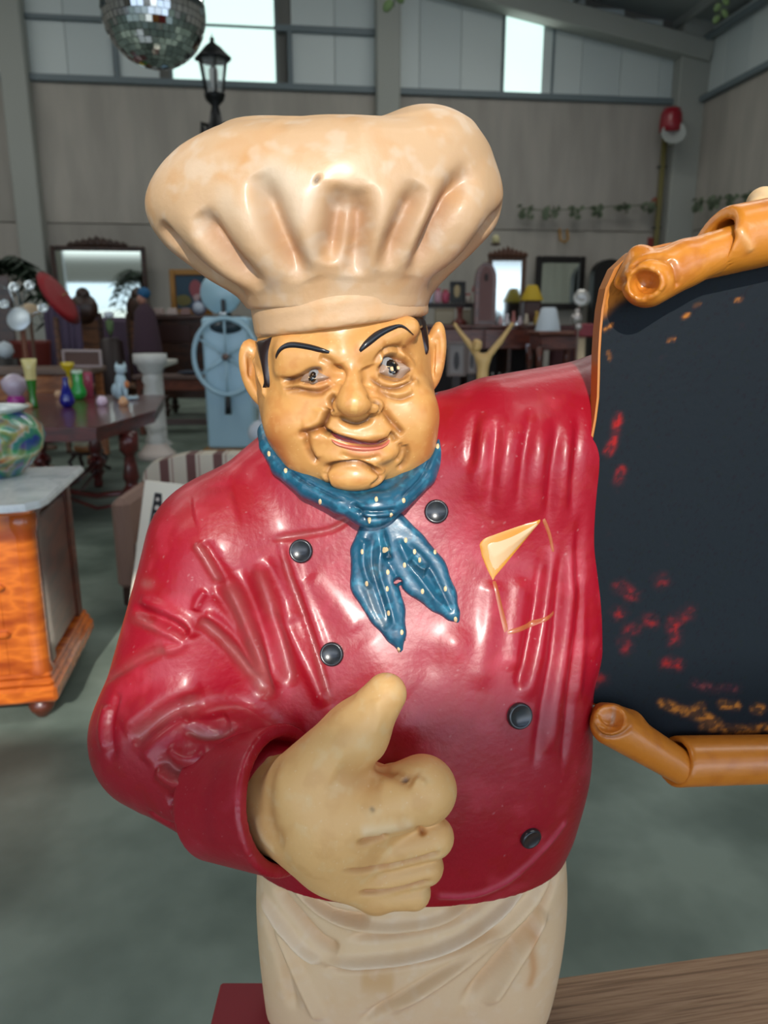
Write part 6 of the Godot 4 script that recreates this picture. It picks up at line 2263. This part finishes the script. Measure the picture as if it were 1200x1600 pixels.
	lathed("white_lamp", "small white globe ornament on a dark post at the left edge", "ornament", p, [["post", flat(30, 26, 24, 0.5), [[0, 0], [0.13, 0], [0.13, yy], [0, yy]]], ["globe", flat(196, 206, 210, 0.4), [[0, yy], [0.06, yy + 0.01], [0.1, yy + 0.08], [0.08, yy + 0.16], [0, yy + 0.2]]]])
	p = stand_at(50, 560, 9.5)
	yy = at(50, 532, 9.5).y
	lathed("red_pot", "big dark red plant pot under the silver disc stand", "pot", p, [["body", flat(104, 30, 22, 0.5), [[0, 0], [0.16, 0], [0.2, yy * 0.6], [0.23, yy - 0.05], [0.24, yy], [0.2, yy], [0, yy - 0.1]]]])
	# long low bench table with a tray, behind the mahogany table
	p = stand_at(70, 600, 8.3)
	var lb := thing("long_low_bench", "long orange-brown wooden bench behind the mahogany table", "bench", p, 0.1)
	var om := wood("orange_bench", srgb(122, 70, 36), srgb(172, 106, 58), 0.45)
	var hb2 := at(70, 574, 8.3).y
	piece(lb, "top", Vector3(-0.15, hb2 - 0.03, 0), Vector3(1.45, 0.06, 0.7), flat(110, 88, 76, 0.5), 0.01)
	piece(lb, "front_board", Vector3(-0.15, hb2 - 0.22, 0.33), Vector3(1.35, 0.3, 0.03), om, 0.008)
	for x in [-0.8, 0.5]:
		for z in [-0.28, 0.28]:
			piece(lb, "leg", Vector3(x, (hb2 - 0.06) * 0.5, z), Vector3(0.08, hb2 - 0.06, 0.08), om, 0.01)
	c = at(124, 574, 8.15)
	u = mpp(c)
	var tr := thing("wire_tray", "pale grey framed tray standing on the orange-brown bench", "tray", Vector3(c.x, hb2, c.z - 0.1))
	var gm2 := flat(168, 152, 150, 0.5)
	framed(tr, 62 * u, 28 * u, 4 * u, 5 * u, gm2, flat(96, 70, 60, 0.6), "backing")
	# painting, clock, dresser
	a = at(264, 421, 12.62)
	b = at(332, 492, 12.62)
	var dh := b.y
	p = Vector3((a.x + b.x) * 0.5, dh, a.z)
	var pt := thing("gilt_painting", "gold framed painting with blue and pink patches standing on the dark dresser", "painting", p)
	framed(pt, b.x - a.x, a.y - b.y, 0.09, 0.06, flat(150, 104, 40, 0.4, 0.3), flat(38, 66, 84, 0.6), "canvas")
	var cv := pt.get_node("canvas")
	var w := b.x - a.x
	for q in [[0.1, 0.45, 0.16, 0.26, srgb(150, 86, 92)], [0.12, 0.28, 0.1, 0.16, srgb(176, 150, 150)], [0.24, 0.2, 0.14, 0.2, srgb(70, 30, 34)], [-0.16, 0.2, 0.2, 0.16, srgb(110, 104, 66)]]:
		var m := StandardMaterial3D.new()
		m.albedo_color = q[4]
		s = Shape.new()
		s.ball(Vector3(q[0] * w * 1.2, (a.y - b.y) * (0.12 + q[1]), 0.002), Vector3(q[2] * w, q[3] * 0.8 * (a.y - b.y), 0.004), 12)
		part("paint_patch", s.done(), m, cv)
	p = stand_at(300, 540, 12.4)
	var ds := thing("dark_dresser", "long dark wood dresser under the gold framed painting", "dresser", p)
	piece(ds, "top", Vector3(0.1, dh - 0.04, 0), Vector3(1.3, 0.06, 0.7), flat(70, 46, 40, 0.5), 0.01)
	piece(ds, "body", Vector3(0.1, (dh - 0.07 + 0.3) * 0.5, 0), Vector3(1.2, dh - 0.37, 0.6), dark, 0.01)
	for k in 2:
		piece(ds, "drawer", Vector3(-0.2 + k * 0.6, dh - 0.28, 0.31), Vector3(0.54, 0.26, 0.03), flat(52, 26, 22, 0.45), 0.008)
	for x in [-0.4, 0.6]:
		for z in [-0.25, 0.25]:
			turned_leg(ds, x, z, 0.34, 0.06, dark)
	rng.seed = 8
	var cols := [srgb(176, 156, 150), srgb(200, 184, 178), srgb(150, 120, 116), srgb(190, 170, 160), srgb(120, 96, 92)]
	var lab := ["folded pale cloth at the dresser's left end", "pinkish folded lace beside the painting's foot", "greyish folded cloth below the painting", "pale folded linen under the small clock", "brown folded cloth at the dresser's front"]
	for k in 3:
		var m := StandardMaterial3D.new()
		m.albedo_color = cols[k]
		var fc := thing("folded_cloth", lab[k], "cloth", p + Vector3(-0.44 + k * 0.21, dh - 0.01, 0.2), 0.1 * k, "folded linen on the dark dresser")
		s = Shape.new()
		s.box(Vector3(0, 0.035, 0), Vector3(0.16, 0.07, 0.2), 0.02)
		s.box(Vector3(0.01, 0.085, 0.01), Vector3(0.13, 0.04, 0.17), 0.015)
		part("cloth", s.done(), m, fc)
	c = at(311, 481, 12.2)
	u = mpp(c)
	var ck := thing("round_clock", "small round clock with a pale blue face on the dark dresser", "clock", Vector3(c.x, dh, c.z))
	s = Shape.new()
	s.lathe([[0, -0.03], [11 * u, -0.03], [11.5 * u, 0.02], [9.5 * u, 0.03], [0, 0.02]], Vector3(0, c.y - dh, 0), 24, Basis(Vector3.RIGHT, PI / 2))
	part("case", s.done(), flat(90, 96, 120, 0.4), ck)
	s = Shape.new()
	s.lathe([[0, 0.02], [8.5 * u, 0.02], [8.5 * u, 0.032], [0, 0.032]], Vector3(0, c.y - dh, 0), 24, Basis(Vector3.RIGHT, PI / 2))
	part("face", s.done(), flat(190, 200, 214, 0.4), ck)
	piece(ck, "foot", Vector3(0, (c.y - dh - 9 * u) * 0.5, 0), Vector3(8 * u, maxf(c.y - dh - 9 * u, 0.02), 6 * u), flat(60, 50, 60, 0.5), 0.003)
	# plain bench between pedestal and projector
	p = stand_at(290, 600, 10.3)
	var y2 := at(285, 588, 10.3).y
	var be := thing("plank_bench", "simple red-brown plank bench between the white pedestal and the blue projector", "bench", p)
	var rm := wood("red_bench", srgb(84, 40, 26), srgb(126, 66, 44), 0.5)
	piece(be, "seat", Vector3(0, y2, 0), Vector3(1.3, 0.05, 0.4), flat(104, 82, 76, 0.5), 0.008)
	piece(be, "rail", Vector3(0, y2 - 0.1, 0.15), Vector3(1.2, 0.15, 0.03), rm, 0.006)
	piece(be, "stretcher", Vector3(0, 0.16, 0.0), Vector3(1.15, 0.08, 0.04), flat(92, 74, 72, 0.5), 0.006)
	for x in [-0.58, 0.58]:
		piece(be, "end_board", Vector3(x, (y2 - 0.03) * 0.5, 0), Vector3(0.05, y2 - 0.03, 0.36), rm, 0.006)
	c = at(300, 584, 10.25)
	var dc := thing("dark_cloth", "dark blue crumpled cloth lying on the plank bench", "cloth", Vector3(c.x, y2 + 0.026, c.z))
	s = Shape.new()
	s.ball(Vector3(0, 0.03, 0), Vector3(0.2, 0.03, 0.12), 14)
	s.ball(Vector3(0.12, 0.036, 0.03), Vector3(0.1, 0.035, 0.09), 12)
	part("cloth", s.done(), flat(52, 58, 72, 0.9), dc)

func make_right_clutter() -> void:
	var red := wood("red_sideboard", srgb(66, 28, 20), srgb(104, 50, 36), 0.35, 0.3)
	var dark := wood("dark_carved", srgb(34, 18, 12), srgb(70, 40, 26), 0.45, 0.2)
	# long sideboard
	var d := 11.5
	var a := at(668, 508, d)
	var b := at(833, 536, d)
	var h := a.y
	var o := thing("long_sideboard", "long red-brown sideboard with an open shelf below", "sideboard", Vector3((a.x + b.x) * 0.5, 0, a.z - 0.3), YAW)
	var w := b.x - a.x + 0.3
	piece(o, "top", Vector3(0, h - 0.02, 0), Vector3(w + 0.06, 0.04, 0.68), red, 0.01)
	piece(o, "drawer_front", Vector3(-w * 0.25, h - 0.2, 0.31), Vector3(w * 0.48, 0.28, 0.03), red, 0.008)
	piece(o, "drawer_front", Vector3(w * 0.25, h - 0.2, 0.31), Vector3(w * 0.48, 0.28, 0.03), red, 0.008)
	piece(o, "carcass", Vector3(0, h - 0.2, 0), Vector3(w, 0.3, 0.58), red, 0.008)
	piece(o, "lower_shelf", Vector3(0, 0.3, 0), Vector3(w, 0.05, 0.58), dark, 0.006)
	piece(o, "back_panel", Vector3(0, h * 0.5, -0.28), Vector3(w, h - 0.1, 0.02), flat(28, 18, 16, 0.7))
	for x in [-w * 0.49, -w * 0.08, w * 0.22, w * 0.49]:
		piece(o, "upright", Vector3(x, (h - 0.04) * 0.5, 0), Vector3(0.06, h - 0.04, 0.6), dark, 0.008)
	# bottles and boxes on its shelf
	rng.seed = 17
	var place := ["nearest the crucifix figure", "second from the crucifix figure", "third from the crucifix figure", "fourth from the crucifix figure", "last of the row before the white cup"]
	for k in 5:
		var px := 770 + k * 11
		var p := at(px, 570, d - 0.1)
		var bt := lathed("dark_bottle", "dark glass bottle on the sideboard's lower shelf, " + place[k], "bottle", Vector3(p.x, 0.325, p.z), [["body", flat(28, 32, 30, 0.15, 0.0, 0.4), [[0, 0], [0.045, 0], [0.05, 0.02], [0.05, 0.24], [0.018, 0.32], [0.018, 0.4], [0, 0.4]]], ["cap", flat(120, 116, 110, 0.4), [[0.02, 0.38], [0.02, 0.42], [0, 0.42]]]], "bottles on the sideboard's shelf")
	var p := at(828, 545, d - 0.1)
	lathed("white_cup", "pale blue-white cup glinting in the sideboard's dark opening", "cup", Vector3(p.x, 0.325, p.z), [["stand", flat(40, 30, 28, 0.5), [[0, 0], [0.06, 0], [0.06, p.y - 0.4], [0, p.y - 0.4]]], ["cup", flat(190, 198, 220, 0.3), [[0, p.y - 0.4], [0.05, p.y - 0.39], [0.06, p.y - 0.26], [0.05, p.y - 0.26], [0, p.y - 0.36]]]])
	# framed photographs standing on the floor
	for q in [[714, 534, 588, 30.0, "grey framed photograph of a standing figure leaning by the sideboard"], [738, 540, 584, 16.0, "narrow dark framed picture behind the crucifix figure"]]:
		a = at(q[0], q[1], 9.4)
		b = at(q[0], q[2], 9.4)
		var u := mpp(a)
		var fr := thing("framed_photograph", q[4], "picture", Vector3(a.x, 0.0, a.z))
		piece(fr, "easel_foot", Vector3(0, b.y * 0.5, -0.03), Vector3(0.1, b.y, 0.1), flat(40, 30, 28, 0.6), 0.005)
		var hold := Node3D.new()
		var w2: float = q[3] * u
		var hh := a.y - b.y
		for e in [-1, 1]:
			piece(fr, "frame_bar", Vector3(e * (w2 - 0.03) * 0.5, b.y + hh * 0.5, 0), Vector3(0.03, hh, 0.04), flat(112, 96, 90, 0.5), 0.005)
			piece(fr, "frame_bar", Vector3(0, b.y + hh * 0.5 + e * (hh - 0.03) * 0.5, 0), Vector3(w2 - 0.05, 0.03, 0.04), flat(112, 96, 90, 0.5), 0.005)
		var pr := piece(fr, "print", Vector3(0, b.y + hh * 0.5, -0.008), Vector3(w2 - 0.04, hh - 0.04, 0.016), flat(132, 124, 122, 0.6))
		var s := Shape.new()
		s.ball(Vector3(0, b.y + hh * 0.45, 0.001), Vector3(w2 * 0.16, hh * 0.28, 0.002), 10)
		part("printed_figure", s.done(), flat(58, 54, 56, 0.6), pr)
		hold.free()
	# shelf unit at the left of the sideboard
	d = 12.4
	a = at(660, 474, d)
	b = at(744, 482, d)
	var hs := a.y
	var su := thing("dark_shelf", "dark wooden wall shelf holding jars, boxes and a framed portrait", "shelf", Vector3((a.x + b.x) * 0.5, 0, a.z - 0.2))
	w = b.x - a.x
	piece(su, "shelf_board", Vector3(0, hs - 0.03, 0), Vector3(w, 0.07, 0.42), flat(36, 20, 20, 0.5), 0.008)
	piece(su, "shelf_board", Vector3(0, h - 0.03, 0), Vector3(w, 0.06, 0.42), flat(36, 20, 20, 0.5), 0.008)
	for x in [-w * 0.48, w * 0.48]:
		piece(su, "side_board", Vector3(x, hs * 0.5, 0), Vector3(0.05, hs, 0.4), dark, 0.008)
	var jars := [[671, 12, 20, srgb(186, 190, 206), "bluish white jar at the left end of the dark shelf"], [684, 11, 22, srgb(196, 150, 164), "pink topped jar second on the dark shelf"], [696, 12, 20, srgb(176, 70, 96), "crimson jar beside the framed portrait on the dark shelf"], [731, 12, 14, srgb(176, 164, 152), "beige jar at the right end of the dark shelf"]]
	for q in jars:
		p = at(q[0], 474, d - 0.05)
		var u := mpp(p)
		var m := StandardMaterial3D.new()
		m.albedo_color = q[3]
		m.roughness = 0.4
		var wd: float = q[1] * 0.5 * u
		var hh: float = q[2] * u
		lathed("jar", q[4], "jar", Vector3(p.x, hs + 0.005, p.z), [["body", m, [[0, 0], [wd * 0.8, 0], [wd, hh * 0.2], [wd, hh * 0.7], [wd * 0.6, hh * 0.85]]], ["lid", flat(170, 60, 70, 0.4), [[wd * 0.7, hh * 0.84], [wd * 0.7, hh], [0, hh]]]], "jars on the dark shelf")
	a = at(703, 440, d - 0.1)
	b = at(727, 474, d - 0.1)
	var pf := thing("framed_portrait", "small portrait in a black frame on the dark shelf", "picture", Vector3((a.x + b.x) * 0.5, hs + 0.005, a.z))
	framed(pf, b.x - a.x, a.y - hs, 0.045, 0.04, flat(20, 18, 20, 0.4), flat(60, 62, 58, 0.6), "print")
	var s := Shape.new()
	s.ball(Vector3(-0.01, (a.y - hs) * 0.55, 0.0), Vector3(0.05, 0.1, 0.006), 10)
	part("printed_face", s.done(), flat(176, 156, 116, 0.6), pf.get_node("print"))
	p = at(739, 450, d - 0.1)
	var u := mpp(p)
	lathed("red_bowl_lamp", "small crimson shade above the beige jar", "lamp", Vector3(at(743, 474, d).x, hs + 0.005, a.z), [["stem", flat(60, 30, 30, 0.5), [[0, 0], [0.05, 0], [0.015, 0.03], [0.015, p.y - hs - 0.05]]], ["shade", flat(136, 24, 50, 0.5), [[8 * u, p.y - hs - 6 * u], [5 * u, p.y - hs + 5 * u], [0, p.y - hs + 5 * u]]]])
	for q in [[694, 30, 24, "cream printed tin under the dark shelf, left of the red stand"], [727, 14, 22, "cream tin under the dark shelf, right of the red stand"]]:
		p = at(q[0], 506, d - 0.05)
		u = mpp(p)
		var bx := thing("cream_tin", q[3], "tin", Vector3(p.x, h + 0.005, p.z), 0.0, "cream tins under the dark shelf")
		piece(bx, "body", Vector3(0, q[2] * u * 0.45, 0), Vector3(q[1] * u, q[2] * u * 0.9, 0.16), flat(150, 138, 114, 0.5), 0.012)
		piece(bx, "lid", Vector3(0, q[2] * u * 0.94, 0), Vector3(q[1] * u * 1.03, q[2] * u * 0.12, 0.17), flat(136, 122, 98, 0.5), 0.008)
	p = at(718, 503, d - 0.25)
	u = mpp(p)
	lathed("red_stand", "small red-brown turned stand between the cream tins", "stand", Vector3(p.x, h + 0.005, p.z), [["base", flat(100, 36, 28, 0.4), [[0, 0], [11 * u, 0], [11 * u, 5 * u], [4 * u, 9 * u], [4 * u, 22 * u], [7 * u, 26 * u], [0, 26 * u]]]])
	# arched case
	d = 11.7
	a = at(744, 410, d)
	b = at(774, 508, d)
	var ac := thing("arched_case", "tall arched red-brown wooden case standing on the sideboard", "case", Vector3((a.x + b.x) * 0.5, h + 0.005, a.z - 0.1))
	w = b.x - a.x
	var hh := a.y - h
	var pts := PackedVector2Array([Vector2(-w / 2, 0), Vector2(w / 2, 0)])
	for k in 11:
		var t := PI * k / 10
		pts.append(Vector2(cos(t) * w / 2, hh - w * 0.8 + sin(t) * w * 0.8))
	s = Shape.new()
	s.prism(pts, -0.1, 0.1)
	part("case_body", s.done(), red, ac)
	s = Shape.new()
	s.prism(Geometry2D.offset_polygon(pts, -0.06)[0], 0.1, 0.115)
	part("case_door", s.done(), flat(92, 44, 34, 0.4), ac)
	piece(ac, "finger_hole", Vector3(0, hh * 0.76, 0.118), Vector3(0.05, 0.1, 0.01), flat(34, 18, 16, 0.6), 0.004)
	# dressing mirror with arched crest
	d = 12.1
	a = at(766, 398, d)
	b = at(823, 508, d)
	w = b.x - a.x
	hh = a.y - h
	o = thing("dressing_mirror", "arched dressing mirror in a carved brown frame behind the sideboard", "mirror", Vector3((a.x + b.x) * 0.5, h - 0.25, a.z - 0.25), 0.08)
	framed(o, w, hh + 0.25, 0.07, 0.06, flat(84, 56, 40, 0.5), flat(200, 214, 218, 0.12, 1.0))
	carved_crest(o, w * 0.9, 0.14, hh + 0.24, flat(84, 50, 32, 0.5))
	# candle sconce over it
	p = at(780, 392, 11.9)
	u = mpp(p)
	lathed("cream_candle_lamp", "small cream shaded candle lamp above the arched dressing mirror", "lamp", Vector3(p.x, a.y + 0.16, p.z - 0.4), [["saucer", flat(70, 52, 40, 0.5), [[0, -0.02], [8 * u, 0], [8 * u, 0.02], [0, 0.02]]], ["shade", flat(196, 186, 140, 0.6), [[0, 0.02], [6 * u, 0.03], [6 * u, 0.03 + 8 * u], [3 * u, 0.03 + 12 * u], [0, 0.03 + 12 * u]]]])
	# yellow lamp
	p = at(829, 508, 11.8)
	u = mpp(p)
	var yb := at(829, 470, 11.8).y - h
	var yt := at(829, 446, 11.8).y - h
	o = lathed("yellow_lamp", "table lamp with a mustard yellow shade and dark wooden body", "lamp", Vector3(p.x, h + 0.005, p.z), [["shade", flat(190, 158, 34, 0.7), [[18 * u, yb], [17 * u, yb + 0.03], [8 * u, yt - 0.01], [7 * u, yt], [0, yt]]]])
	piece(o, "body", Vector3(0, yb * 0.55, 0), Vector3(26 * u, yb * 0.9, 0.2), flat(66, 34, 24, 0.5), 0.02)
	# small ornaments on the sideboard
	var cols := [srgb(190, 150, 150), srgb(206, 196, 200), srgb(160, 96, 90), srgb(200, 180, 186), srgb(186, 170, 150), srgb(186, 150, 60)]
	var names := ["pinkish shell ornament beside the arched case", "white porcelain shell left of the yellow lamp", "red-brown little jug before the arched mirror", "pale pink trinket box in front of the yellow lamp", "beige figurine at the sideboard's right end", "yellow trinket cup beside the white lampshade"]
	var spots := [782, 792, 802, 812, 822, 838]
	for k in 6:
		p = at(spots[k], 508, 11.55)
		u = mpp(p)
		var m := StandardMaterial3D.new()
		m.albedo_color = cols[k]
		m.roughness = 0.35
		var f := 1.0 + 0.3 * (k % 3)
		lathed("trinket", names[k], "ornament", Vector3(p.x, h + 0.005, p.z), [["body", m, [[0, 0], [3.4 * u, 0], [4.4 * u, 3 * u * f], [3 * u, 7 * u * f], [2 * u, 10 * u * f], [3 * u, 12 * u * f], [0, 13 * u * f]]]], "trinkets on the sideboard")
	# small table with a white shade, chair, cushions
	d = 10.6
	a = at(836, 518, d)
	b = at(906, 524, d)
	var h2 := a.y
	o = thing("small_desk", "small red-brown desk right of the sideboard", "desk", Vector3((a.x + b.x) * 0.5, 0, a.z - 0.2), YAW)
	w = b.x - a.x
	piece(o, "top", Vector3(0, h2 - 0.02, 0), Vector3(w, 0.05, 0.5), flat(112, 66, 50, 0.5), 0.01)
	piece(o, "drawer", Vector3(0, h2 - 0.15, 0.2), Vector3(w - 0.1, 0.17, 0.03), red, 0.008)
	piece(o, "carcass", Vector3(0, h2 - 0.15, -0.02), Vector3(w - 0.06, 0.2, 0.4), red, 0.008)
	for x in [-w * 0.44, w * 0.44]:
		for z in [-0.2, 0.2]:
			turned_leg(o, x, z, h2 - 0.2, 0.04, red)
	p = at(858, 518, d)
	u = mpp(p)
	lathed("white_lampshade", "big white cloth lampshade standing on the small desk", "lampshade", Vector3(p.x, h2 + 0.006, p.z - 0.1), [["shade", flat(196, 204, 212, 0.8), [[20 * u, 0], [19 * u, 6 * u], [12 * u, 34 * u], [9 * u, 36 * u], [0, 36 * u]]]])
	# black mirror on the wall
	a = hall_pt(838, 400, 0.35)
	b = hall_pt(910, 484, 0.35)
	o = wall_thing("black_framed_mirror", "tall mirror in a broad black frame on the far wall behind the yellow lamp", "mirror", (a.x + b.x) * 0.5, b.y, 0.35)
	framed(o, b.x - a.x, a.y - b.y, 0.16, 0.12, flat(26, 20, 20, 0.4), mirror_glass())
	# dark armchair, arch, cushion, candle, crystal
	p = stand_at(884, 560, 11.6)
	o = thing("burgundy_chair", "dark burgundy upholstered chair behind the small desk", "chair", p)
	y_box(o, "backrest", Vector3(0, 0.95, -0.2), Vector3(0.42, 0.95, 0.14), flat(58, 22, 26, 0.8), 0.06)
	y_box(o, "seat", Vector3(0, 0.5, 0.05), Vector3(0.46, 0.16, 0.48), flat(64, 26, 28, 0.8), 0.04)
	for x in [-0.19, 0.19]:
		for z in [-0.16, 0.24]:
			piece(o, "leg", Vector3(x, 0.22, z), Vector3(0.05, 0.44, 0.05), dark, 0.008)
	p = hall_pt(945, 404, 1.2)
	o = wall_thing("black_arched_panel", "tall black arched cabinet at the wall left of the scroll board", "cabinet", p.x + 0.1, 0.0, 1.0)
	pts = PackedVector2Array([Vector2(-0.32, 0), Vector2(0.5, 0)])
	for k in 11:
		var t := PI * k / 10
		pts.append(Vector2(0.09 + cos(t) * 0.41, p.y - 0.4 + sin(t) * 0.4))
	s = Shape.new()
	s.prism(pts, -0.15, 0.15)
	part("cabinet_body", s.done(), flat(16, 14, 15, 0.5), o)
	s = Shape.new()
	s.prism(Geometry2D.offset_polygon(pts, -0.05)[0], 0.15, 0.17)
	part("cabinet_door", s.done(), flat(22, 19, 20, 0.4), o)
	p = at(914, 520, 9.8)
	u = mpp(p)
	o = thing("red_box", "crimson box on a pale candle column beside the scroll board", "box", Vector3(p.x, 0, p.z))
	s = Shape.new()
	s.lathe([[0, 0], [0.12, 0], [0.12, 0.03], [6 * u, 0.05], [6 * u, p.y - 6 * u], [0, p.y - 6 * u]], Vector3(-4 * u, 0, 0), 16)
	part("column", s.done(), flat(190, 170, 140, 0.5), o)
	piece(o, "box", Vector3(0, p.y + 4 * u, 0), Vector3(26 * u, 20 * u, 0.2), flat(122, 12, 30, 0.5), 0.015)
	# crystal plate and ball on a slim stand
	p = at(906, 466, 8.6)
	u = mpp(p)
	o = thing("crystal_plate_stand", "round cut crystal plate above a glass ball on a slim stand", "ornament", Vector3(p.x, 0, p.z))
	s = Shape.new()
	s.lathe([[0, 0], [0.12, 0], [0.12, 0.02], [0.012, 0.04], [0.012, p.y - 12 * u]], Vector3.ZERO, 12)
	part("stem", s.done(), flat(120, 100, 90, 0.3, 0.4), o)
	s = Shape.new()
	s.lathe([[0, -0.02], [4 * u, -0.02], [13 * u, 0.0], [13 * u, 0.012], [5 * u, 0.0], [0, 0.0]], Vector3(2 * u, p.y, 0.02), 24, Basis(Vector3.RIGHT, PI / 2 - 0.15))
	part("crystal_plate", s.done(), flat(176, 172, 166, 0.15, 0.3), o)
	for q in [[-4, -30, 9.0], [-3, -20, 4.5], [0, -43, 6.0]]:
		s = Shape.new()
		s.ball(Vector3(q[0], 0, 2) * u + Vector3(0, p.y + q[1] * u, 0), Vector3.ONE * q[2] * u, 14)
		part("glass_ball", s.done(), flat(190, 180, 176, 0.08, 0.5), o)
	# carved crucifix figure
	make_corpus()

func y_box(o: Node3D, called: String, c: Vector3, size: Vector3, m: Material, bev: float) -> void:
	piece(o, called, c, size, m, bev)

func make_corpus() -> void:
	var d := 4.6
	var q := func(px, py, w): return at(px, py, d - w)
	var top: Vector3 = q.call(756, 545, 0.0)
	var u := mpp(top)
	var o := thing("carved_crucifix_figure", "golden carved wooden crucifix figure with both arms raised, seen over the red shoulder", "carving", Vector3(top.x, 0, top.z))
	var base := o.position
	var f := Field.new()
	var add := func(x0, y0, r0, x1, y1, r1, k):
		f.cap((q.call(x0, y0, 0.0) - base) / u, r0, (q.call(x1, y1, 0.0) - base) / u, r1, k)
	add.call(750, 560, 8.0, 759, 560, 8.0, 5.0)
	add.call(755, 566, 10.0, 754, 584, 8.0, 5.0)
	add.call(754, 588, 8.0, 752, 606, 11.0, 5.0)
	add.call(746, 612, 8.0, 743, 660, 6.5, 4.0)
	add.call(743, 660, 6.5, 746, 700, 5.0, 4.0)
	add.call(758, 612, 8.0, 757, 660, 6.5, 3.0)
	add.call(757, 660, 6.5, 752, 700, 5.0, 3.0)
	add.call(748, 700, 5.0, 749, 720, 4.5, 3.0)
	add.call(746, 555, 5.5, 730, 533, 4.4, 3.0)
	add.call(730, 533, 4.3, 716, 515, 3.0, 1.5)
	add.call(716, 515, 2.8, 711, 507, 3.2, 1.5)
	add.call(763, 556, 5.5, 781, 534, 4.6, 3.0)
	add.call(781, 534, 4.4, 795, 514, 3.0, 1.5)
	add.call(795, 514, 2.8, 800, 506, 3.2, 1.5)
	f.ell((q.call(746, 541, 0.04) - base) / u, Vector3(6.5, 9, 7.5), 2.0, Basis(Vector3.BACK, -0.3))
	f.ell((q.call(746, 535, 0.02) - base) / u, Vector3(7.5, 5, 8), 1.5, Basis(Vector3.BACK, -0.3))
	var c: Vector3 = (q.call(754, 600, 0.0) - base) / u
	var s := f.mesh(c - Vector3(70, 140, 34), c + Vector3(70, 115, 34), 1.8)
	s.relax(0.3)
	s.normals()
	part("figure", s.mesh(Vector3.ZERO, Vector3.ZERO, u), flat(206, 166, 104, 0.5), o)
	var b := Shape.new()
	b.lathe([[0, 0], [0.12, 0], [0.12, 0.03], [0.03, 0.06], [0.03, (q.call(750, 716, 0.0) as Vector3).y], [0, (q.call(750, 716, 0.0) as Vector3).y]], Vector3.ZERO, 14)
	part("post", b.done(), flat(60, 40, 28, 0.6), o)
	b = Shape.new()
	b.ball((q.call(754, 604, -0.01) - base), Vector3(13, 9, 12) * u, 14)
	part("loincloth", b.done(), flat(176, 140, 88, 0.6), o)

func _ready() -> void:
	rng.seed = 7
	var t0 := Time.get_ticks_msec()
	make_light()
	make_hall()
	make_bench()
	make_cabinet()
	make_chair_and_sign()
	make_table()
	make_projector()
	make_left_clutter()
	make_right_clutter()
	make_hanging()
	make_pedestals()
	var t1 := Time.get_ticks_msec()
	make_chef()
	make_board()
	finish_parts()
	make_features()
	var t2 := Time.get_ticks_msec()
	make_table_ware()
	make_alarm_and_pipes()
	print("hall %d chef %d ms" % [t1 - t0, t2 - t1])
